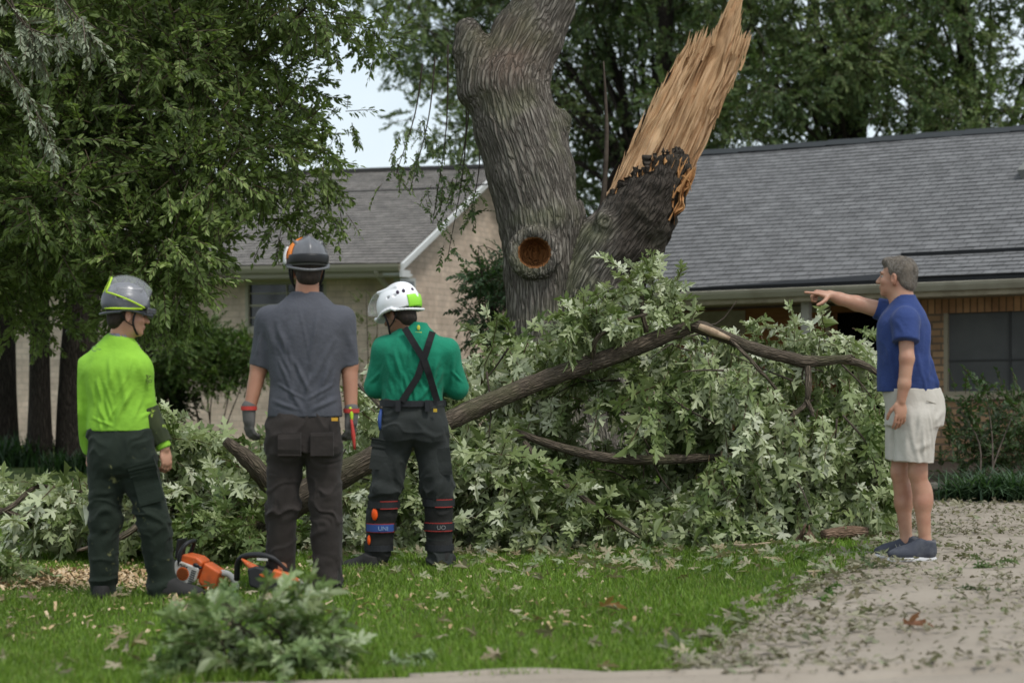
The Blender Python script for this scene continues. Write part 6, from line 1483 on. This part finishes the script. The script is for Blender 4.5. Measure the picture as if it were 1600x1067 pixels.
Fd.cone(J(1412, 475, 0), J(1404, 440, .0), .064, .062, .004, 's'); f4 = Fd
put(Fd, 'tshirt', m_ts4, p4, plus(folds_shirt(.010, (-.35, 0, .9), 8, 31), creases([(1390, 520, 1380, 570), (1448, 530, 1440, 590), (1455, 560, 1430, 605), (1392, 600, 1425, 606), (1440, 590, 1465, 606), (1388, 500, 1400, 520), (1382, 545, 1392, 600), (1450, 500, 1446, 540)], 10, (1380, 520, 1456, 590), 4, -.6, .006, .011)))
m_sh = cloth('shorts_cream', (.50, .47, .42), (9, .35, .02), (.43, .40, .35))
Fd = Field(J(1370, 730, -.35), J(1490, 600, .35), .0065)
Fd.loft(L_([(665, 1428, 44, .17, 0), (640, 1430, 45, .175, 0), (620, 1427, 46, .165, 0), (606, 1422, 45, .155, 0)]), 0, .02, 2.3)
Fd.cone(J(1415, 655, .085), J(1411, 719, .09), .118, .108, .03, flat_b=True); Fd.cone(J(1432, 655, -.08), J(1428, 722, -.08), .122, .116, .02, flat_b=True); Fd.ell(J(1442, 650, 0), (.10, .15, .10), None, .04)
put(Fd, 'shorts', m_sh, p4, plus(folds_shirt(.010, (.15, 0, 1), 8, 41), creases([(1440, 640, 1452, 700), (1455, 650, 1462, 690), (1400, 625, 1392, 690), (1415, 640, 1404, 712), (1430, 660, 1434, 718), (1468, 640, 1450, 660), (1395, 660, 1390, 712), (1444, 690, 1420, 700)], 8, (1385, 625, 1460, 690), 5, .5, .007, .010)))
b = MB(); b.tube([J(1448, 626, -.172), J(1460, 630, -.150), J(1467, 633, -.11)], .003, 5); b.ell(J(1457, 637, -.155), (.006, .004, .006)); b.build('pocket', M('stitch_tan', (.30, .27, .22), .8), p4)
m_shoe = M('shoe_grey', (.045, .05, .066), .8, var=(10, (.085, .09, .105), .5, .7), bump=(40, .3, .003)); m_solw = M('sole_white', (.55, .55, .56), .7); m_lc = M('lace_grey', (.30, .30, .30), .8)
for (px, py, dy, L__) in ((1444, 861, .10, 0), (1464, 874, -.08, 1)):
    o = boot(p4, J(px - 2, py, dy) * [1, 1, 0] + [0, 0, gz4 + .0], (-1, -.10 if L__ else .05), 1.10, m_shoe, m_solw, 'shoe', lace=m_lc)
    W_ = lambda x, y, z: J(px - 2, py, dy) * [1, 1, 0] + [0, 0, gz4] + np.array([-y, -x, z]) * 1.1
    for q in range(3): MB().tube([W_(.044, .085 + q * .022, .030), W_(.043, .10 + q * .022, .052), W_(.028, .112 + q * .022, .080)], .0035, 6, sub=3, flat=.6).build('stripe', M('shoe_stripe%d%d' % (L__, q), (.30, .29, .25) if q else (.34, .30, .10), .7), o, smooth=True)
    band(p4, 'sock', M('sock_grey%d' % L__, (.16, .16, .17), .9), J(px - 15, py - 26, dy) * [1, 1, 0] + [0, 0, gz4 + .10], .046, .043, 0, .03)
# ================================================================== GRASS
rg = np.random.default_rng(201)
N_ = 480000
y = 7.6 + (22 - 7.6) * rg.uniform(0, 1, N_) ** 1.35; x = rg.uniform(-1, 1, N_) * (y * .325)
near_e = (x < 0) | (y > 7.6)
ok = ~on_drive(x + rg.normal(0, .03, N_), y + rg.normal(0, .03, N_)) & ~((x > 2.6) & (y > 18.5))
dens = vnoise(np.stack([x * 1.3, y * 1.3, x * 0], 1)); ok &= rg.uniform(-1.4, 1, N_) < dens + .75
chips_c = G(40, 905); ok &= ~(((x - chips_c[0] - .1) / .75) ** 2 + ((y - chips_c[1]) / .5) ** 2 + .6 * vnoise(np.stack([x * 5, y * 5, x * 0 + 2], 1)) < rg.uniform(.3, 1, N_))
x, y = x[ok], y[ok]; n = len(x); z = gz(x)
h = rg.uniform(.020, .050, n) * (1 + .35 * dens[ok]) * np.clip(1.15 - .0 * y, 0, 2); a = rg.uniform(0, 2 * math.pi, n); w = rg.uniform(.0018, .0034, n) * (1 + (y - 8) * .05)
lean = rg.uniform(.1, .75, n) * h; la = rg.uniform(0, 2 * math.pi, n)
base = np.stack([x, y, z - .004], 1); sd = np.stack([np.cos(a), np.sin(a), a * 0], 1) * w[:, None]
mid = base + np.stack([np.cos(la) * lean * .35, np.sin(la) * lean * .35, h * .6], 1); tip = base + np.stack([np.cos(la) * lean, np.sin(la) * lean, h], 1)
V = np.stack([base - sd, base + sd, mid + sd * .7, mid - sd * .7, tip], 1).reshape(-1, 3); k = np.arange(n) * 5
c = np.array([(.135, .23, .026), (.17, .28, .034), (.22, .33, .05), (.10, .18, .022)])[rg.integers(0, 4, n)] * rg.uniform(.75, 1.25, (n, 1)) * (1 + .25 * vnoise(np.stack([x * .8, y * .8, x * 0 + 9], 1)))[:, None]
dry = rg.uniform(0, 1, n) < .05; c[dry] = [.22, .19, .09]
g_o = mesh('grass', V, [np.stack([k, k + 1, k + 2, k + 3], 1), np.stack([k + 3, k + 2, k + 4], 1)], leaf_mat('grass_blade', .5, .3), None, False, {'col': np.repeat(c, 5, 0)}); tag(g_o, kind='stuff')
# ================================================================== LITTER
class Flat:
    def __init__(s): s.f = Foliage([(MV[:, :] * [1, 1, 1.5], MF, np.zeros(len(MV), int)), (MV2, MF2, np.zeros(len(MV2), int)), (LV2 * [1.2, 1, 1], np.vstack([LF2[:, [0, 1, 2]], LF2[:, [0, 2, 3]]]), np.zeros(6, int))], [(0, 0, 0), (1, 1, 1)], seed=5)
def litter(name, x, y, size, pal, dz, up=.35, seed=1, shapes=None):
    r = np.random.default_rng(seed); n = len(x); pal = np.array(pal)
    tm = shapes or [(MV, MF, np.zeros(len(MV), int)), (MV2, MF2, np.zeros(len(MV2), int)), (MV3 * [1, 1, 1.6], MF3, np.zeros(len(MV3), int))]
    f = Foliage(tm, pal, seed=seed, leafvar=.15)
    a = r.uniform(0, 2 * math.pi, n); d = np.stack([np.cos(a), np.sin(a), r.normal(0, up * .5, n)], 1)
    pos = np.stack([x, y, gz(x) + dz + r.uniform(0, .012, n)], 1); f.add(pos, d, size, r.uniform(0, 1, n), r.normal(0, up, n)); return f.build(name, m_leafgrey)
TAN = [(.30, .24, .14), (.34, .30, .20), (.20, .15, .08), (.26, .27, .15), (.12, .09, .05)]
OLV = [(.14, .13, .08), (.22, .20, .13), (.12, .10, .065), (.30, .27, .19), (.13, .15, .07)]
smalls = [(LV2 * [1.6, 1, 1.4], np.vstack([LF2[:, [0, 1, 2]], LF2[:, [0, 2, 3]]]), np.zeros(6, int)), (MV2, MF2, np.zeros(len(MV2), int))]
smalls[0] = (smalls[0][0], smalls[0][1], smalls[0][2])
# drive: small torn bits, thicker along the grass edge and in drifts
n = 11500; y = 7.7 + 11 * rg.uniform(0, 1, n) ** 1.25; e = drive_edge_x(y); x = e + np.abs(rg.normal(0, 1, n)) * rg.choice([.18, 1.3, 3.0], n, p=[.14, .48, .38]) - .03
dr_ = fbm(np.stack([x * 1.6, y * 3.4, x * 0], 1), 3); ok = (x < y * .42) & (rg.uniform(-.55, .55, n) < dr_ + .02) ; x, y = x[ok], y[ok]
tag(litter('leaf_litter', x, y, rg.uniform(.012, .045, len(x)), OLV, .028, .5, 211, smalls), kind='stuff')
n = 300; y = 7.8 + 9 * rg.uniform(0, 1, n) ** 1.2; x = drive_edge_x(y) + rg.exponential(.35, n) - .2
tag(litter('fallen_leaves', x, y, rg.uniform(.05, .11, n), OLV + [(.26, .27, .17)], .03, .5, 212), kind='stuff')
# lawn: dropped leaves and pale chips among the blades
n = 560; y = 7.9 + 5.8 * rg.uniform(0, 1, n) ** .8; x = rg.uniform(-.285, .22, n) * y; cl = fbm(np.stack([x * 1.5, y * 1.5, x * 0 + 4], 1), 2); ok = (x < drive_edge_x(y)) & (rg.uniform(-.5, .7, n) < cl); x, y = x[ok], y[ok]
tag(litter('lawn_leaves', x, y, rg.uniform(.04, .095, len(x)), TAN, .035, .6, 213), kind='stuff')
n = 700; q = np.array([[(G(px, py)[0]), G(px, py)[1]] for px, py in zip(rg.uniform(480, 1300, n), rg.normal(862, 16, n))]); ok = (q[:, 0] < drive_edge_x(q[:, 1])) & (q[:, 1] > 9) & (q[:, 1] < 14.5); q = q[ok]
tag(litter('heap_leaves', q[:, 0], q[:, 1], rg.uniform(.05, .11, len(q)), TAN[:2] + [(.22, .27, .14), (.12, .17, .06)], .03, .6, 214), kind='stuff')
# pale wood chips, left
n = 5200; x = chips_c[0] + rg.normal(.1, .55, n); y = chips_c[1] + rg.normal(0, .34, n); n2 = 900; x = np.concatenate([x, rg.uniform(-2.6, .6, n2)]); y = np.concatenate([y, rg.uniform(9.2, 12.2, n2)]); n += n2
V = []; L_s = rg.uniform(.006, .020, n); a = rg.uniform(0, 6.28, n); t = rg.normal(0, .5, n); zz = gz(x) + rg.uniform(.004, .03, n)
d = np.stack([np.cos(a), np.sin(a), t], 1) * L_s[:, None]; s2 = np.stack([-np.sin(a), np.cos(a), rg.normal(0, .3, n)], 1) * (L_s * .45)[:, None]; c0_ = np.stack([x, y, zz], 1)
V = np.stack([c0_ - d - s2, c0_ + d - s2, c0_ + d + s2, c0_ - d + s2], 1).reshape(-1, 3); k = np.arange(n) * 4
tag(mesh('wood_chips', V, [np.stack([k, k + 1, k + 2, k + 3], 1)], leaf_mat('chip', .8, .05, (1, 1, 1)), None, False, {'col': np.repeat(np.array([(.48, .34, .19), (.38, .25, .13), (.55, .42, .27)])[rg.integers(0, 3, n)], 4, 0)}), kind='stuff')
# ================================================================== LOOSE WOOD AND SINGLE LEAVES
def log(pts, rad, label, name, cat, mat, n=12, bump=.008, grp=None, seed=0):
    b = MB(); b.tube(pts, rad, n, sub=6); V = np.concatenate(b.V); V += bump * fbm(V * 14 + seed, 3)[:, None]; b.V = [V]; o = b.build(name, mat, None, smooth=True, loc=pts[0]); return tag(o, label, cat, grp)
m_logb = bark_mat('bark_log', (.30, .20, .14), (.11, .07, .045), scale=2.0)
c_ = [G(1286, 848) + [0, 0, .045], G(1320, 845) + [0, 0, .055], G(1354, 843) + [0, 0, .05]]
log(c_, [.040, .046, .038], 'short reddish broken log on the grass by the right end of the heap', 'log', 'log', m_logb, seed=1)
g = G(1258, 852); b = MB()
for q in range(9): aa = rg.uniform(-1, 1); b.tube([g + [aa * .07, rg.normal(0, .02), .0], g + [aa * .05 + .01, rg.normal(0, .02), .06], g + [aa * .02 + .02, rg.normal(0, .015), rg.uniform(.09, .15)]], [.022, .016, .003], 6, sub=3, flat=.6)
tag(b.build('bark_chunk', m_logb, None, smooth=True, loc=g), 'torn upright chunk of brown bark left of the short log', 'bark piece')
log([G(1135, 858) + [0, 0, .03], G(1165, 862) + [0, 0, .04], G(1205, 856) + [0, 0, .035]], [.010, .014, .006], 'thin pale broken stick lying on the grass before the heap', 'stick', 'stick', M('wood_pale', (.38, .28, .20), .8), bump=.003)
log([G(1085, 838) + [0, 0, .02], G(1110, 840) + [0, 0, .04], G(1135, 838) + [0, 0, .02]], [.022, .026, .02], 'dark bark sliver under the front edge of the leafy heap', 'bark_sliver', 'bark piece', m_barkd, bump=.006)
log([G(60, 868) + [0, 0, .03], G(110, 856) + [0, 0, .05], G(160, 848) + [0, 0, .05], G(208, 842) + [0, 0, .06]], [.008, .012, .014, .012], 'long pale stick on the lawn left of the hi-vis worker', 'stick', 'stick', m_logb, bump=.003)
def one_leaf(px, py, size, col, label, a, dz=.03):
    g = G(px, py); f = Foliage([(MV2, MF2, np.zeros(len(MV2), int))], [col, col], seed=3, leafvar=0); f.add([g + [0, 0, dz]], [[math.cos(a), math.sin(a), .15]], np.array([size]), np.array([.5]), np.array([.5])); tag(f.build('leaf', m_leafgrey, None, g), label, 'leaf')
one_leaf(1412, 988, .13, (.30, .14, .085), 'single curled reddish-brown leaf on the drive below the man', .1, .04)
one_leaf(938, 962, .13, (.36, .20, .08), 'single orange-brown leaf on the lawn in front of the heap', .2, .05)
g = G(1298, 936); f = Foliage(t_maple, [(.06, .13, .02), (.10, .18, .03)], seed=31); f.add(g + rg.normal(0, .03, (5, 3)) * [1, 1, .2] + [0, 0, .03], rg.normal(0, 1, (5, 3)) * [1, 1, .2], np.full(5, .32)); tag(f.build('leaf_sprig', m_leafgrey, None, g), 'small bright green sprig lying at the grass edge of the drive', 'sprig')
g = G(1548, 888); f = Foliage(t_maple, [(.08, .13, .04), (.12, .17, .06)], seed=32); f.add(g + rg.normal(0, .03, (4, 3)) * [1, 1, .2] + [0, 0, .03], rg.normal(0, 1, (4, 3)) * [1, 1, .3] + [0, 0, .4], np.full(4, .36)); tag(f.build('leaf_sprig', m_leafgrey, None, g), 'upright green sprig on the drive, right of the man\'s shoes', 'sprig')
g = G(1535, 924); f = Foliage(t_maple, [(.05, .08, .03), (.08, .11, .04)], seed=33); f.add(g + rg.normal(0, .03, (4, 3)) * [1, 1, .2] + [0, 0, .02], rg.normal(0, 1, (4, 3)) * [1, .4, .1], np.full(4, .34)); tag(f.build('leaf_sprig', m_leafgrey, None, g), 'flat dark sprig on the drive near the right edge, nearer than the upright sprig', 'sprig')
g = G(1385, 888); f = Foliage(t_maple, [(.07, .11, .04), (.14, .18, .09)], seed=34); f.add(g + rg.normal(0, .05, (7, 3)) * [.9, .5, .2] + [0, 0, .02], rg.normal(0, 1, (7, 3)) * [1, .4, .15], np.full(7, .30)); tag(f.build('leaf_sprig', m_leafgrey, None, g), 'scattered leafy sprig on the drive just below the man\'s shoes', 'sprig')
# ================================================================== CHAINSAWS
m_sor = M('saw_orange', (.62, .12, .025), .5, var=(9, (.34, .08, .03), .45, .75), spots=(40, (.42, .30, .18), .62, .72), spec=.4); m_swh = M('saw_white', (.50, .49, .46), .5, var=(12, (.30, .27, .21), .48, .72)); m_sbk = M('saw_black', (.02, .02, .022), .5); m_met = M('saw_bar', (.50, .50, .49), .35, metal=.8)
def hull(par, name, mat, R, o, poly, y0, y1, bev=.008):
    """side outline (x, z) with thickness y0..y1, bevelled"""
    n = len(poly); V = [np.array(o) + R @ np.array([x, y, z]) for y in (y0, y1) for x, z in poly]
    f = [np.arange(n)[None, :], np.arange(n, 2 * n)[::-1][None, :], np.array([(k, k + n, (k + 1) % n + n, (k + 1) % n) for k in range(n)])]
    ob = mesh(name, np.array(V), f, mat, par, False); md = ob.modifiers.new('round', 'BEVEL'); md.width = bev; md.segments = 3; md.limit_method = 'ANGLE'; return ob
def chainsaw(g, R, label, front=True):
    t = thing('chainsaw', label, 'chainsaw', g); o = g + np.array([0, 0, .03]); W = lambda x, y, z: o + R @ np.array([x, y, z])
    hull(t, 'body', m_sor, R, o, [(-.13, .12), (-.12, .185), (-.02, .20), (.03, .185), (.03, .06), (-.10, .05)], -.075, .075, .012)
    hull(t, 'rear_cover', m_sor, R, o, [(.036, .185), (.16, .165), (.165, .05), (.12, .01), (.036, .05)], -.065, .065, .012)
    sc_ = hull(t, 'starter_cover', m_swh, R, o, [(-.14, .14), (.03, .145), (.035, .06), (-.01, .0), (-.10, -.005), (-.15, .05)], -.10, -.076, .012)
    b = MB(); nn = 26; c = (-.062, .072); V = [W(c[0] + .044 * math.cos(q), -.104, c[1] + .044 * math.sin(q)) for q in np.linspace(0, 2 * math.pi, nn, endpoint=False)] + [W(c[0], -.106, c[1])]
    b.add(V, None, [(k, (k + 1) % nn, nn) for k in range(nn)]); gr = b.build('grille', m_sor, sc_)
    b = MB()
    for k in range(7): zz = c[1] - .032 + k * .0107; w_ = math.sqrt(max(.04 ** 2 - (zz - c[1]) ** 2, 1e-6)); b.box(W(c[0], -.108, zz), (2 * w_, .003, .0035), R)
    b.build('grille_slot', M('slot_brown', (.12, .045, .01), .7), gr)
    b = MB()
    for k in range(7): b.box(W(.004, -.102, .03 + k * .0145), (.034, .004, .004), R)
    b.build('vent_slot', m_sbk, sc_)
    b = MB(); xx = -.115
    for k, (w_, h_) in enumerate([(.011, .016), (.007, .010), (.010, .010), (.006, .010), (.009, .010), (.008, .011)]):
        b.box(W(xx, -.1025, .122), (w_ * .45, .003, h_), R); b.box(W(xx + w_ * .5, -.1025, .122 + (h_ * .35 if k % 2 else -h_ * .35)), (w_ * .8, .003, .003), R); xx += w_ + .004
    b.build('lettering', m_sbk, sc_)
    b = MB(); b.tube([W(-.11, -.085, .10), W(-.13, -.09, .19), W(-.12, -.06, .255), W(-.11, .0, .27), (W(-.12, .07, .25)), W(-.13, .085, .12)], .013, 8, sub=6); b.build('front_handle', m_sbk, t, smooth=True)
    b = MB(); b.tube([W(.12, 0, .14), W(.20, 0, .16), W(.27, 0, .12), W(.28, 0, .05), W(.22, 0, .01), W(.12, 0, .02)], .014, 8, sub=6, flat=1.3); b.build('rear_handle', m_swh if front else m_sbk, t, smooth=True)
    hull(t, 'hand_guard', m_sbk, R, o, [(-.165, .14), (-.19, .26), (-.175, .265), (-.15, .14)], -.07, .07, .004)
    b = MB(); b.ell(W(.0, -.09, .155), (.022, .014, .014), R); b.ell(W(.03, -.085, .15), (.014, .012, .01), R); b.build('knob', m_sbk, t, smooth=True)
    bar = hull(t, 'guide_bar', m_met, R, o, [(-.12, .095), (-.25, .085), (-.28, .065), (-.28, .045), (-.25, .028), (-.12, .035)], .045, .051, .001)
    b = MB(); b.tube([W(-.12, .048, .098), W(-.25, .048, .09), W(-.29, .048, .055), W(-.25, .048, .024), W(-.12, .048, .03)], .005, 5, sub=8); b.build('chain', m_sbk, bar)
    return t, W
Rs = rotz(math.radians(-14)) @ roty(math.radians(20)); g = G(303, 923) + [0, .0, .0]
chainsaw(g, Rs * .86, 'orange and white chainsaw on the grass against the hi-vis worker\'s boot')
# second saw: long sweeping black wrap handle on a slim orange body, half behind the leaf heap
D2 = G(0, 900)[1] - .25; g2_ = G(425, 925); t = thing('chainsaw', 'chainsaw with large black wrap handle and slim orange body, half hidden behind the leaf heap', 'chainsaw', g2_)
D2 = g2_[1]; K = lambda px, py, dy=0: P(px, py, D2 + dy)
b = MB(); b.tube([K(370, 905, .1), K(372, 878, .05), K(384, 868, 0), K(410, 867, -.02), K(432, 875, -.02), K(447, 893, 0), K(452, 912, .03), K(452, 925, .08)], .0165, 10, sub=6); b.build('front_handle', m_sbk, t, smooth=True)
b = MB(); b.box(K(410, 873.5, -.035), (.06, .008, .012), roty(.05)); b.build('handle_plate', m_swh, t)
b = MB(); b.tube([K(378, 873, 0), K(395, 886, -.03), K(412, 897, -.04), K(428, 902, -.03)], [.008, .026, .034, .024], 10, sub=5, flat=.8); b.build('rear_handle', m_sor, t, smooth=True)
hull(t, 'body', m_sbk, roty(math.radians(18)), K(418, 905, -.02), [(-.12, .03), (-.08, .055), (.06, .06), (.13, .03), (.13, -.06), (-.08, -.06)], -.05, .06, .012)
hull(t, 'top_cover', m_sor, roty(math.radians(20)), K(436, 900, -.04), [(-.04, .03), (.05, .035), (.10, .01), (.10, -.02), (-.04, -.02)], -.045, .045, .010)
hull(t, 'nose_cover', m_sor, roty(math.radians(25)), K(458, 908, -.04), [(-.03, .03), (.04, .02), (.04, -.035), (-.03, -.035)], -.04, .04, .008)
b = MB(); b.tube([K(463, 911, -.04), K(472, 917, -.05)], [.030, .026], 10); b.build('cap', m_swh, t, smooth=True)
b = MB(); b.tube([K(470, 914, -.05), K(485, 921, -.1), K(505, 932, -.18)], [.014, .012, .010], 8, sub=3, flat=.5); b.build('guide_bar', m_met, t, smooth=True)
